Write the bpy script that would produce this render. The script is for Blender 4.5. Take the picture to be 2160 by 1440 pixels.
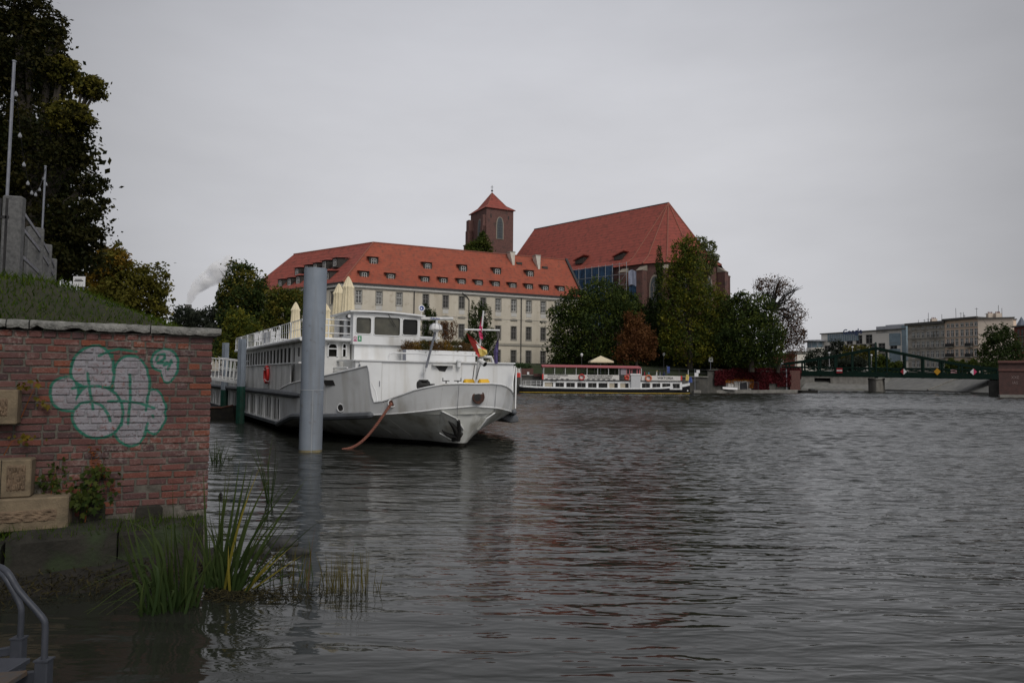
import bpy, bmesh, math, random
import numpy as np
from mathutils import Vector, Matrix
for o in list(bpy.data.objects): bpy.data.objects.remove(o)
random.seed(7); RNG = np.random.default_rng(7)
SC = bpy.context.scene
COL = SC.collection
rad = math.radians

# ------------------------------------------------------------------ camera
CAM_H = 2.3; PITCH = math.atan(77/1440); ROLL = rad(0.5)
cam_d = bpy.data.cameras.new('camera'); cam = bpy.data.objects.new('camera', cam_d); COL.objects.link(cam)
cam_d.lens = 24; cam_d.sensor_width = 36; cam_d.clip_start = .05; cam_d.clip_end = 6000
CAMR = Matrix.Rotation(rad(90)+PITCH, 4, 'X') @ Matrix.Rotation(ROLL, 4, 'Z')
cam.matrix_world = Matrix.Translation((0, 0, CAM_H)) @ CAMR
SC.camera = cam

# ------------------------------------------------------------------ world: overcast sky, soft sun
SUN_EL, SUN_AZ = rad(42), rad(150)      # azimuth measured clockwise from +Y (view direction): behind, right of the camera
w = bpy.data.worlds.new('World'); SC.world = w; w.use_nodes = True
nt = w.node_tree; nt.nodes.clear()
N = nt.nodes.new; L = nt.links.new
out = N('ShaderNodeOutputWorld')
sky = N('ShaderNodeTexSky'); sky.sky_type = 'NISHITA'; sky.sun_disc = False
sky.sun_elevation = SUN_EL; sky.sun_rotation = SUN_AZ; sky.air_density = 1.0; sky.dust_density = 4.0
bg1 = N('ShaderNodeBackground'); bg1.inputs['Strength'].default_value = 0.06
L(sky.outputs[0], bg1.inputs['Color'])
tc = N('ShaderNodeTexCoord')
sep = N('ShaderNodeSeparateXYZ'); L(tc.outputs['Generated'], sep.inputs[0])
mapn = N('ShaderNodeMapping'); mapn.inputs['Scale'].default_value = (1, 1, 3.2); L(tc.outputs['Generated'], mapn.inputs[0])
cn = N('ShaderNodeTexNoise'); cn.inputs['Scale'].default_value = 2.1; cn.inputs['Detail'].default_value = 5; cn.inputs['Roughness'].default_value = .55
L(mapn.outputs[0], cn.inputs['Vector'])
ramp = N('ShaderNodeValToRGB')           # cloud deck: bright towards the horizon, thicker overhead
ramp.color_ramp.elements[0].position = 0.0; ramp.color_ramp.elements[0].color = (.588, .587, .613, 1)
ramp.color_ramp.elements[1].position = .75; ramp.color_ramp.elements[1].color = (.498, .510, .560, 1)
e = ramp.color_ramp.elements.new(.30); e.color = (.608, .608, .634, 1)
L(sep.outputs['Z'], ramp.inputs[0])
cm = N('ShaderNodeMapRange'); cm.inputs['From Min'].default_value = .3; cm.inputs['From Max'].default_value = .7
cm.inputs['To Min'].default_value = .93; cm.inputs['To Max'].default_value = 1.07
L(cn.outputs['Fac'], cm.inputs['Value'])
dt = N('ShaderNodeVectorMath'); dt.operation = 'DOT_PRODUCT'; dt.inputs[1].default_value = Vector((.03, 1, .22)).normalized()
L(tc.outputs['Generated'], dt.inputs[0])
dm = N('ShaderNodeMapRange'); dm.interpolation_type = 'SMOOTHSTEP'
dm.inputs['From Min'].default_value = .70; dm.inputs['From Max'].default_value = .99
dm.inputs['To Min'].default_value = .52; dm.inputs['To Max'].default_value = 1.08
L(dt.outputs['Value'], dm.inputs['Value'])
sd = N('ShaderNodeVectorMath'); sd.operation = 'DOT_PRODUCT'; L(tc.outputs['Generated'], sd.inputs[0])
sd.inputs[1].default_value = (math.sin(SUN_AZ)*math.cos(SUN_EL), math.cos(SUN_AZ)*math.cos(SUN_EL), math.sin(SUN_EL))
sm = N('ShaderNodeMapRange'); sm.interpolation_type = 'SMOOTHSTEP'; sm.inputs['From Min'].default_value = -.1; sm.inputs['To Max'].default_value = .55; L(sd.outputs['Value'], sm.inputs['Value'])
ad = N('ShaderNodeMath'); ad.operation = 'ADD'; L(dm.outputs[0], ad.inputs[0]); L(sm.outputs[0], ad.inputs[1])
mm = N('ShaderNodeMath'); mm.operation = 'MULTIPLY'; L(cm.outputs[0], mm.inputs[0]); L(ad.outputs[0], mm.inputs[1])
bg2 = N('ShaderNodeBackground'); L(ramp.outputs[0], bg2.inputs['Color']); L(mm.outputs[0], bg2.inputs['Strength'])
mx = N('ShaderNodeMixShader'); mx.inputs[0].default_value = .9
L(bg1.outputs[0], mx.inputs[1]); L(bg2.outputs[0], mx.inputs[2]); L(mx.outputs[0], out.inputs['Surface'])

sun_d = bpy.data.lights.new('sun', 'SUN'); sun_d.energy = 1.3; sun_d.angle = rad(25); sun_d.color = (1, .95, .88)
sun = bpy.data.objects.new('sun', sun_d); COL.objects.link(sun)
sdir = Vector((math.sin(SUN_AZ)*math.cos(SUN_EL), math.cos(SUN_AZ)*math.cos(SUN_EL), math.sin(SUN_EL)))
sun.rotation_euler = sdir.to_track_quat('Z', 'Y').to_euler()
sun.location = sdir*60

SC.view_settings.view_transform = 'Standard'; SC.view_settings.look = 'None'
SC.view_settings.exposure = 0.0; SC.view_settings.gamma = 1.0; SC.view_settings.use_curve_mapping = False
SC.render.engine = 'CYCLES'
SC.cycles.max_bounces = 8; SC.cycles.diffuse_bounces = 3; SC.cycles.glossy_bounces = 3; SC.cycles.transparent_max_bounces = 8; SC.cycles.volume_bounces = 7
ORD = ['first', 'second', 'third', 'fourth', 'fifth', 'sixth', 'seventh', 'eighth', 'ninth', 'tenth', 'eleventh', 'twelfth']

# ------------------------------------------------------------------ survey helpers (photo measurement -> metres)
def ray(px, py):
    return CAMR.to_3x3() @ Vector(((px-1080)/1440, (720-py)/1440, -1))
def P(px, py, Y):
    d = ray(px, py); t = Y/d.y
    return Vector((d.x*t, Y, CAM_H+d.z*t))
def G(px, py, z=0.0):
    d = ray(px, py); t = (z-CAM_H)/d.z
    return Vector((d.x*t, d.y*t, z))
def hit(px, py, A, B):
    """ray against the vertical plane through A,B: distance along A->B and height"""
    d = ray(px, py); ax, ay = A[0], A[1]; ux, uy = B[0]-ax, B[1]-ay
    ln = math.hypot(ux, uy); ux /= ln; uy /= ln; nx, ny = -uy, ux
    t = (ax*nx+ay*ny)/(d.x*nx+d.y*ny)
    return (d.x*t-ax)*ux+(d.y*t-ay)*uy, CAM_H+d.z*t

# ------------------------------------------------------------------ materials
def srgb(r, g, b):
    f = lambda c: (c/255/12.92 if c/255 <= .04045 else ((c/255+.055)/1.055)**2.4)
    return (f(r), f(g), f(b))
MATS = {}
def M(name, c, c2=None, scale=4, rough=.65, bump=0, bscale=30, metal=0, spec=.4, rnd=0, streak=None, dirt=None, tiles=None, coat=0, emit=None, bdist=.02):
    m = bpy.data.materials.new(name); m.use_nodes = True; MATS[name] = m
    nt = m.node_tree; b = nt.nodes['Principled BSDF']; N = nt.nodes.new; L = nt.links.new
    b.inputs['Roughness'].default_value = rough; b.inputs['Metallic'].default_value = metal
    b.inputs['Specular IOR Level'].default_value = spec; b.inputs['Coat Weight'].default_value = coat
    tc = N('ShaderNodeTexCoord')
    col = None
    if c2 is None: c2 = tuple(x*.82 for x in c)
    n = N('ShaderNodeTexNoise'); n.inputs['Scale'].default_value = scale; n.inputs['Detail'].default_value = 6; n.inputs['Roughness'].default_value = .62
    L(tc.outputs['Object'], n.inputs['Vector'])
    r = N('ShaderNodeMapRange'); r.inputs['From Min'].default_value = .35; r.inputs['From Max'].default_value = .65
    L(n.outputs['Fac'], r.inputs['Value'])
    mix = N('ShaderNodeMix'); mix.data_type = 'RGBA'; mix.inputs[6].default_value = (*c, 1); mix.inputs[7].default_value = (*c2, 1)
    L(r.outputs[0], mix.inputs[0]); col = mix.outputs[2]
    def over(col, colour, vec, sc, lo, hi, amt):
        nn = N('ShaderNodeTexNoise'); nn.inputs['Scale'].default_value = sc; nn.inputs['Detail'].default_value = 5
        L(vec, nn.inputs['Vector'])
        rr = N('ShaderNodeMapRange'); rr.inputs['From Min'].default_value = lo; rr.inputs['From Max'].default_value = hi
        rr.inputs['To Max'].default_value = amt; L(nn.outputs['Fac'], rr.inputs['Value'])
        mm = N('ShaderNodeMix'); mm.data_type = 'RGBA'; mm.inputs[7].default_value = (*colour, 1)
        L(rr.outputs[0], mm.inputs[0]); L(col, mm.inputs[6]); return mm.outputs[2]
    if dirt: col = over(col, dirt[0], tc.outputs['Object'], dirt[1], dirt[2], dirt[2]+.15, dirt[3])
    if streak:
        mp = N('ShaderNodeMapping'); mp.inputs['Scale'].default_value = (1, 1, .08); L(tc.outputs['Object'], mp.inputs[0])
        col = over(col, streak[0], mp.outputs[0], streak[1], .5, .72, streak[2])
    bump_in = None
    if tiles:                                  # rows of roof tiles: darker line in the colour along each course
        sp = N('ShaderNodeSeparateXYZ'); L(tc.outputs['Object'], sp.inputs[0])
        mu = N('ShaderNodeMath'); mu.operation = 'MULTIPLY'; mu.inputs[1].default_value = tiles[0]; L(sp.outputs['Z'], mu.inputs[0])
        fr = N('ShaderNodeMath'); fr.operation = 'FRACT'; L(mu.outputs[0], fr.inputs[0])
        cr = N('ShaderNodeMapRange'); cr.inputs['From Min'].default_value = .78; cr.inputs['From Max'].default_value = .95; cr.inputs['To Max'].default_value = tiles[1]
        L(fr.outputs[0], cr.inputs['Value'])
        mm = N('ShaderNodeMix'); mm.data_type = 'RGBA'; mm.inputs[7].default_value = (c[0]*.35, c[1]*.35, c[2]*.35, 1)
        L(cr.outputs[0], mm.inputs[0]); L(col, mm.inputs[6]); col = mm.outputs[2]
    if rnd:
        oi = N('ShaderNodeObjectInfo'); hs = N('ShaderNodeHueSaturation')
        a = N('ShaderNodeMapRange'); a.inputs['To Min'].default_value = 1-rnd; a.inputs['To Max'].default_value = 1+rnd
        L(oi.outputs['Random'], a.inputs['Value']); L(a.outputs[0], hs.inputs['Value']); L(col, hs.inputs['Color']); col = hs.outputs[0]
    L(col, b.inputs['Base Color'])
    if bump:
        bn = N('ShaderNodeTexNoise'); bn.inputs['Scale'].default_value = bscale; bn.inputs['Detail'].default_value = 4
        L(tc.outputs['Object'], bn.inputs['Vector'])
        bp = N('ShaderNodeBump'); bp.inputs['Strength'].default_value = bump; bp.inputs['Distance'].default_value = bdist
        L(bn.outputs['Fac'], bp.inputs['Height']); L(bp.outputs[0], b.inputs['Normal'])
    if emit:
        b.inputs['Emission Color'].default_value = (*emit[0], 1); b.inputs['Emission Strength'].default_value = emit[1]
    return m
def LEAF(name, ca, cb, trans=.3, rough=.6):
    m = bpy.data.materials.new(name); m.use_nodes = True; MATS[name] = m
    nt = m.node_tree; nt.nodes.clear(); N = nt.nodes.new; L = nt.links.new
    out = N('ShaderNodeOutputMaterial'); at = N('ShaderNodeAttribute'); at.attribute_name = 'tint'
    mix = N('ShaderNodeMix'); mix.data_type = 'RGBA'; mix.inputs[6].default_value = (*ca, 1); mix.inputs[7].default_value = (*cb, 1)
    L(at.outputs['Fac'], mix.inputs[0])
    d = N('ShaderNodeBsdfPrincipled'); d.inputs['Roughness'].default_value = rough; d.inputs['Specular IOR Level'].default_value = .08
    L(mix.outputs[2], d.inputs['Base Color'])
    t = N('ShaderNodeBsdfTranslucent'); L(mix.outputs[2], t.inputs['Color'])
    ms = N('ShaderNodeMixShader'); ms.inputs[0].default_value = trans
    L(d.outputs[0], ms.inputs[1]); L(t.outputs[0], ms.inputs[2]); L(ms.outputs[0], out.inputs['Surface'])
    return m

# ------------------------------------------------------------------ mesh builder
MW = {}
def thing(name, label, cat, loc=(0, 0, 0), group=None, rotz=0):
    o = bpy.data.objects.new(name, None); COL.objects.link(o); o.empty_display_size = .2
    o.location = loc; o.rotation_euler = (0, 0, rotz)
    MW[o] = Matrix.Translation(Vector(loc)) @ Matrix.Rotation(rotz, 4, 'Z')
    tag(o, label, cat, group); return o
def tag(o, label=None, cat=None, group=None, kind=None):
    if label: o['label'] = label
    if cat: o['category'] = cat
    if group: o['group'] = group
    if kind: o['kind'] = kind
    return o
class MB:
    def __init__(s): s.v = []; s.f = []; s.m = []; s.mi = 0
    def add(s, vs, fs):
        b = len(s.v); s.v += [Vector(p) for p in vs]
        for f in fs: s.f.append([b+i for i in f]); s.m.append(s.mi)
        return s
    def box(s, c, size, R=None):
        c = Vector(c); hx, hy, hz = size[0]/2, size[1]/2, size[2]/2
        pts = [Vector((x*hx, y*hy, z*hz)) for z in (-1, 1) for y in (-1, 1) for x in (-1, 1)]
        if R is not None: pts = [R @ p for p in pts]
        return s.add([c+p for p in pts], [(0, 2, 3, 1), (4, 5, 7, 6), (0, 1, 5, 4), (2, 6, 7, 3), (0, 4, 6, 2), (1, 3, 7, 5)])
    def beam(s, a, b, w, h, up=(0, 0, 1)):
        a = Vector(a); b = Vector(b); d = (b-a).normalized(); up = Vector(up)
        if abs(d.dot(up)) > .99: up = Vector((0, 1, 0))
        x = d.cross(up).normalized()*w/2; y = x.cross(d).normalized()*h/2
        return s.add([a-x-y, a+x-y, a+x+y, a-x+y, b-x-y, b+x-y, b+x+y, b-x+y],
                     [(0, 3, 2, 1), (4, 5, 6, 7), (0, 1, 5, 4), (1, 2, 6, 5), (2, 3, 7, 6), (3, 0, 4, 7)])
    def tube(s, pts, r, n=8, cap=True):
        pts = [Vector(p) for p in pts]; k = len(pts)
        rs = r if isinstance(r, (list, tuple)) else [r]*k
        vs = []; prev = None
        for i, p in enumerate(pts):
            d = (pts[min(i+1, k-1)]-pts[max(i-1, 0)]).normalized()
            if prev is None:
                u = d.cross(Vector((0, 0, 1)))
                if u.length < .05: u = d.cross(Vector((0, 1, 0)))
            else: u = prev-d*prev.dot(d)
            u.normalize(); prev = u; v = d.cross(u)
            for j in range(n):
                a = 2*math.pi*j/n; vs.append(p+(u*math.cos(a)+v*math.sin(a))*rs[i])
        fs = [(i*n+j, i*n+(j+1) % n, (i+1)*n+(j+1) % n, (i+1)*n+j) for i in range(k-1) for j in range(n)]
        if cap: fs += [tuple(range(n-1, -1, -1)), tuple(range((k-1)*n, k*n))]
        return s.add(vs, fs)
    def lathe(s, prof, c, n=12, fold=0):
        c = Vector(c); vs = []; k = len(prof)
        for r, z in prof:
            for j in range(n):
                a = 2*math.pi*j/n; rr = r*(1+fold*(1 if j % 2 else -1)); vs.append(c+Vector((rr*math.cos(a), rr*math.sin(a), z)))
        fs = [(i*n+j, i*n+(j+1) % n, (i+1)*n+(j+1) % n, (i+1)*n+j) for i in range(k-1) for j in range(n)]
        fs += [tuple(range(n-1, -1, -1)), tuple(range((k-1)*n, k*n))]
        return s.add(vs, fs)
    def ext(s, poly, vec):
        """extrude a 3-D polygon along vec"""
        k = len(poly); vec = Vector(vec); a = [Vector(p) for p in poly]
        return s.add(a+[p+vec for p in a], [tuple(range(k-1, -1, -1)), tuple(range(k, 2*k))]+[(i, (i+1) % k, k+(i+1) % k, k+i) for i in range(k)])
    def quad(s, *p): return s.add(p, [tuple(range(len(p)))])
    def grid(s, rows):
        """rows: list of equal-length lists of points"""
        k = len(rows[0]); vs = [p for r in rows for p in r]
        return s.add(vs, [(i*k+j, i*k+j+1, (i+1)*k+j+1, (i+1)*k+j) for i in range(len(rows)-1) for j in range(k-1)])
    def disc(s, c, nrm, r, n=16, th=0.0):
        c = Vector(c); nrm = Vector(nrm).normalized(); u = nrm.cross(Vector((0, 0, 1)))
        if u.length < .05: u = Vector((1, 0, 0))
        u.normalize(); v = nrm.cross(u)
        pts = [c+(u*math.cos(2*math.pi*j/n)+v*math.sin(2*math.pi*j/n))*r for j in range(n)]
        return s.ext(pts, nrm*th) if th else s.quad(*pts)
    def torus(s, c, nrm, R, r, n=20, k=8):
        c = Vector(c); nrm = Vector(nrm).normalized(); u = nrm.cross(Vector((0, 0, 1)))
        if u.length < .05: u = Vector((1, 0, 0))
        u.normalize(); v = nrm.cross(u); vs = []
        for i in range(n):
            a = 2*math.pi*i/n; d = u*math.cos(a)+v*math.sin(a)
            for j in range(k):
                b = 2*math.pi*j/k; vs.append(c+d*(R+r*math.cos(b))+nrm*r*math.sin(b))
        return s.add(vs, [(i*k+j, ((i+1) % n)*k+j, ((i+1) % n)*k+(j+1) % k, i*k+(j+1) % k) for i in range(n) for j in range(k)])
    def build(s, name, mat, parent=None, smooth=False, bevel=0, fixn=True):
        me = bpy.data.meshes.new(name); o = bpy.data.objects.new(name, me); COL.objects.link(o)
        if parent is not None:
            o.parent = parent; inv = MW[parent].inverted(); MW[o] = MW[parent]
        else:
            xs = [p.x for p in s.v]; ys = [p.y for p in s.v]; zs = [p.z for p in s.v]
            loc = Vector(((min(xs)+max(xs))/2, (min(ys)+max(ys))/2, min(zs))); o.location = loc
            MW[o] = Matrix.Translation(loc); inv = MW[o].inverted()
        me.from_pydata([inv @ p for p in s.v], [], s.f)
        for mt in (mat if isinstance(mat, (list, tuple)) else [mat]): me.materials.append(MATS[mt] if isinstance(mt, str) else mt)
        me.polygons.foreach_set('material_index', s.m)
        if bevel or fixn:
            bm = bmesh.new(); bm.from_mesh(me)
            if fixn: bmesh.ops.recalc_face_normals(bm, faces=bm.faces)
            if bevel:
                es = [e for e in bm.edges if len(e.link_faces) == 2 and e.calc_face_angle(0) > .5]
                bmesh.ops.bevel(bm, geom=es, offset=bevel, segments=1, affect='EDGES', profile=.5)
            bm.to_mesh(me); bm.free()
        if smooth:
            me.polygons.foreach_set('use_smooth', [True]*len(me.polygons))
            if smooth != 'all': me.set_sharp_from_angle(angle=rad(35))
        me.update(); return o
def raw_mesh(name, V, F, mat, parent=None, tint=None, nper=4):
    """fast mesh from numpy arrays; F (n,nper) indices"""
    me = bpy.data.meshes.new(name); o = bpy.data.objects.new(name, me); COL.objects.link(o)
    if parent is not None:
        o.parent = parent; inv = MW[parent].inverted(); MW[o] = MW[parent]
    else:
        loc = Vector(((V[:, 0].min()+V[:, 0].max())/2, (V[:, 1].min()+V[:, 1].max())/2, V[:, 2].min()))
        o.location = loc; MW[o] = Matrix.Translation(loc); inv = MW[o].inverted()
    A = np.array(inv); V = V @ A[:3, :3].T + A[:3, 3]
    me.vertices.add(len(V)); me.vertices.foreach_set('co', V.astype(np.float32).ravel())
    nf = len(F); me.loops.add(nf*nper); me.polygons.add(nf)
    me.loops.foreach_set('vertex_index', F.astype(np.int32).ravel())
    me.polygons.foreach_set('loop_start', np.arange(0, nf*nper, nper, dtype=np.int32))
    me.update(calc_edges=True)
    me.materials.append(MATS[mat] if isinstance(mat, str) else mat)
    if tint is not None:
        a = me.attributes.new('tint', 'FLOAT', 'POINT'); a.data.foreach_set('value', tint.astype(np.float32))
    return o
def leaf_arrays(C, size, tint, aspect=.6, up=0.0):
    n = len(C); a = RNG.normal(size=(n, 3)); a /= np.linalg.norm(a, axis=1)[:, None]
    b = RNG.normal(size=(n, 3)); b[:, 2] -= up; b -= a*(a*b).sum(1)[:, None]; b /= np.linalg.norm(b, axis=1)[:, None]
    s = size*(.6+.8*RNG.random(n))[:, None]
    V = np.stack([C+a*s, C+b*s*aspect, C-a*s, C-b*s*aspect], 1).reshape(-1, 3)
    F = np.arange(4*n).reshape(n, 4); return V, F, np.repeat(tint, 4)
def leaf_mass(name, lobes, n, size, mat, parent, clumps=14, sig=.2, shell=.5, tlo=0, thi=1, aspect=.6, flat=.8):
    """lobes: (centre, rx, ry, rz); leaves gather in clumps spread through each lobe's volume, some fill the inside"""
    Cs, Ts = [], []; vol = np.array([l[1]*l[2]*l[3] for l in lobes])**.72; vol /= vol.sum()
    for (c, rx, ry, rz), wgt in zip(lobes, vol):
        k = max(8, int(2*clumps*(.6+wgt*len(lobes)*.5))); m = max(20, int(n*wgt))
        d = RNG.normal(size=(k, 3)); d /= np.linalg.norm(d, axis=1)[:, None]
        rr = shell+(1-shell)*RNG.random(k)**.5
        cc = d*rr[:, None]*.92; mi = int(m*.22); m -= mi
        idx = RNG.integers(0, k, m); sg = sig*.72*(.5+RNG.random(k))
        off = RNG.normal(size=(m, 3))*sg[idx][:, None]; off[:, 2] *= flat
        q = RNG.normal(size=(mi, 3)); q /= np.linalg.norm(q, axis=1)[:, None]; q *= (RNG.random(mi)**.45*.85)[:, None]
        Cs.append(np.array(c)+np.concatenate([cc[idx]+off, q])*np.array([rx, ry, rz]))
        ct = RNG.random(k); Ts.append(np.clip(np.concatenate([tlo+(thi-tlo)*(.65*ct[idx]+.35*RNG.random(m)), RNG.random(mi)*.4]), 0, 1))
    V, F, T = leaf_arrays(np.concatenate(Cs), size, np.concatenate(Ts), aspect)
    return raw_mesh(name, V, F, mat, parent, T)
def text_mesh(name, s, size, origin, xdir, updir, mat, parent, align='CENTER', th=.004, bold=0.0, sx=1.0):
    cu = bpy.data.curves.new('txt', 'FONT'); cu.body = s; cu.size = size; cu.align_x = align; cu.align_y = 'CENTER'; cu.extrude = th; cu.offset = bold
    cu.resolution_u = 2
    t = bpy.data.objects.new('txt', cu); COL.objects.link(t)
    dg = bpy.context.evaluated_depsgraph_get(); me = bpy.data.meshes.new_from_object(t.evaluated_get(dg))
    bpy.data.objects.remove(t); bpy.data.curves.remove(cu)
    x = Vector(xdir).normalized(); u = Vector(updir).normalized(); z = x.cross(u)
    Mx = Matrix((x*sx, u, z)).transposed().to_4x4(); Mx.translation = Vector(origin)
    if parent is not None: Mx = MW[parent].inverted() @ Mx
    me.transform(Mx); me.materials.clear(); me.materials.append(MATS[mat])
    o = bpy.data.objects.new(name, me); COL.objects.link(o); o.parent = parent
    if parent is not None: MW[o] = MW[parent]
    me.name = name; return o
def facade(mb, A, B, z0, z1, holes, depth=.25, out=None):
    """vertical wall A->B with rectangular openings (u0,u1,za,zb) and real reveals"""
    A = Vector((A[0], A[1], 0)); B = Vector((B[0], B[1], 0)); u = (B-A); ln = u.length; u.normalize()
    n = Vector((u.y, -u.x, 0))                    # outward when A is left of B seen from outside
    us = sorted({0, ln, *[round(h[0], 4) for h in holes], *[round(h[1], 4) for h in holes]})
    zs = sorted({z0, z1, *[round(h[2], 4) for h in holes], *[round(h[3], 4) for h in holes]})
    pt = lambda a, z, d=0: A+u*a-n*d+Vector((0, 0, z))
    for i in range(len(us)-1):
        for j in range(len(zs)-1):
            a, b, c, d = us[i], us[i+1], zs[j], zs[j+1]; ma, mz = (a+b)/2, (c+d)/2
            if any(h[0] < ma < h[1] and h[2] < mz < h[3] for h in holes): continue
            mb.quad(pt(a, c), pt(b, c), pt(b, d), pt(a, d))
    for h in holes:
        a, b, c, d = h
        mb.quad(pt(a, c), pt(a, d), pt(a, d, depth), pt(a, c, depth)); mb.quad(pt(b, c), pt(b, c, depth), pt(b, d, depth), pt(b, d))
        mb.quad(pt(a, d), pt(b, d), pt(b, d, depth), pt(a, d, depth)); mb.quad(pt(a, c), pt(a, c, depth), pt(b, c, depth), pt(b, c))
    return pt, u, n

# ================================================================== materials
M('granite', (.15, .15, .147), (.085, .085, .085), 14, .85, .5, 60)
M('coping_stone', (.26, .255, .235), (.11, .11, .10), 9, .9, .9, 38, bdist=.03, dirt=((.06, .07, .04), 3, .55, .6))
M('ladder_steel', (.065, .07, .085), (.04, .045, .055), 6, .5, .05, 60, metal=.2)
M('bulb_glass', (.30, .31, .33), None, 8, .2)
M('mortar', (.20, .19, .165), (.10, .095, .085), 12, .95, .6, 60)
M('sandstone', (.205, .158, .10), (.13, .10, .064), 6, .9, .5, 50, dirt=((.05, .05, .03), 2.5, .56, .7))
M('sandstone_tooled', (.20, .14, .09), (.12, .085, .055), 8, .95, .9, 40)
M('foundation', (.028, .026, .02), (.013, .012, .009), 4, .95, .7, 25, dirt=((.03, .045, .018), 2, .5, .8))
M('mud', (.02, .017, .012), (.01, .009, .007), 5, .9, .7, 20)
M('soil', (.03, .028, .014), (.02, .023, .008), 3, .95, .5, 12)
M('steel_pile', (.25, .285, .33), (.21, .245, .29), 1.5, .55, .1, 18, streak=((.13, .12, .105), 3.2, .6), dirt=((.10, .07, .05), 5, .64, .6))
M('weld', (.42, .44, .46), None, 5, .6)
M('waterline_stain', (.26, .22, .12), (.13, .12, .08), 5, .8)
M('sheet_grey', (.25, .29, .34), (.19, .22, .26), 2, .6, .1, 20, streak=((.12, .1, .08), 3, .5))
M('sheet_green', (.012, .075, .055), (.008, .04, .03), 3, .6, .1, 20, streak=((.03, .03, .02), 3, .6))
M('galv', (.24, .25, .28), (.17, .18, .21), 6, .5, .05, 60, metal=.35)
M('grating', (.05, .055, .06), (.10, .06, .03), 5, .8)
M('dark_rock', (.02, .02, .022), (.045, .045, .042), 6, .75, .6, 20)
M('white_paint', (.78, .79, .79), (.70, .71, .71), .9, .45, .03, 12, streak=((.40, .36, .28), 2.6, .42))
M('hull_white', (.74, .75, .75), (.68, .69, .69), .6, .42, .05, 5, streak=((.30, .27, .21), 2.0, .5), dirt=((.40, .39, .36), .8, .52, .5), bdist=.03)
M('hull_low', (.74, .75, .72), (.62, .63, .59), .7, .5, .05, 4, streak=((.20, .18, .12), 1.8, .75), dirt=((.28, .26, .2), 1.1, .52, .6))
M('dirty_white', (.72, .72, .70), (.58, .58, .56), 1.4, .6, .05, 14, streak=((.15, .145, .12), 2.0, .6))
M('strake', (.12, .13, .145), (.08, .085, .09), 3, .6, .15, 12)
M('boot_black', (.012, .012, .013), (.03, .028, .022), 4, .7, .1, 15)
M('glass_dark', (.012, .013, .013), (.022, .022, .02), 2, .25, spec=.22)
M('glass_ship', (.010, .010, .009), (.02, .019, .016), 3, .5, spec=.05)
M('curtain_glass', (.10, .095, .07), (.045, .045, .035), 1.8, .12, spec=.5)
M('deck_grey', (.30, .30, .28), (.20, .20, .19), 2, .7)
M('cream_cloth', (.72, .63, .44), (.62, .54, .37), 3, .85, .1, 20)
M('red_paint', (.55, .03, .025), (.40, .02, .02), 5, .5)
M('yellow_paint', (.85, .50, .02), (.7, .38, .02), 4, .5)
M('black_metal', (.012, .012, .013), (.03, .028, .026), 8, .6, .2, 30)
M('rope_red', (.34, .14, .10), (.22, .09, .065), 30, .9, .6, 120)
M('rope_grey', (.32, .31, .29), None, 20, .9)
M('rust_inside', (.11, .045, .03), (.05, .03, .025), 8, .9)
M('plant_dry', (.12, .075, .03), (.07, .06, .02), 6, .95)
M('flag_pink', (.62, .06, .16), (.5, .04, .12), 6, .8)
M('flag_red', (.65, .07, .06), None, 6, .8); M('flag_white', (.72, .70, .66), None, 6, .8)
M('flag_yellow', (.66, .52, .16), None, 6, .8); M('flag_purple', (.11, .085, .22), None, 6, .8); M('flag_dark', (.05, .05, .06), None, 6, .8)
M('sign_green', (.01, .26, .10), None, 6, .5); M('sign_magenta', (.45, .03, .16), None, 6, .5); M('sign_white', (.75, .75, .75), (.68, .68, .68), 4, .5)
M('blue_label', (.05, .09, .3), None, 6, .5); M('black_print', (.012, .012, .012), None, 6, .6)
M('plastic_red', (.6, .03, .02), (.7, .5, .4), 30, .4)
LEAF('reed_green', (.018, .038, .012), (.07, .09, .026), .25, .45)
LEAF('reed_yellow', (.14, .13, .02), (.22, .17, .03), .25, .5)
LEAF('rush_brown', (.07, .06, .02), (.12, .10, .025), .2, .6)
LEAF('grass_leaf', (.020, .050, .004), (.085, .115, .012), .3, .6)
LEAF('vine_leaf', (.018, .036, .008), (.06, .072, .014), .3, .5)
LEAF('yellow_leaf', (.16, .11, .015), (.08, .075, .015), .35, .5)
LEAF('dry_leaf', (.22, .08, .03), (.13, .05, .025), .3, .8)
LEAF('debris', (.05, .042, .018), (.015, .015, .01), .1, .9)

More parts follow.
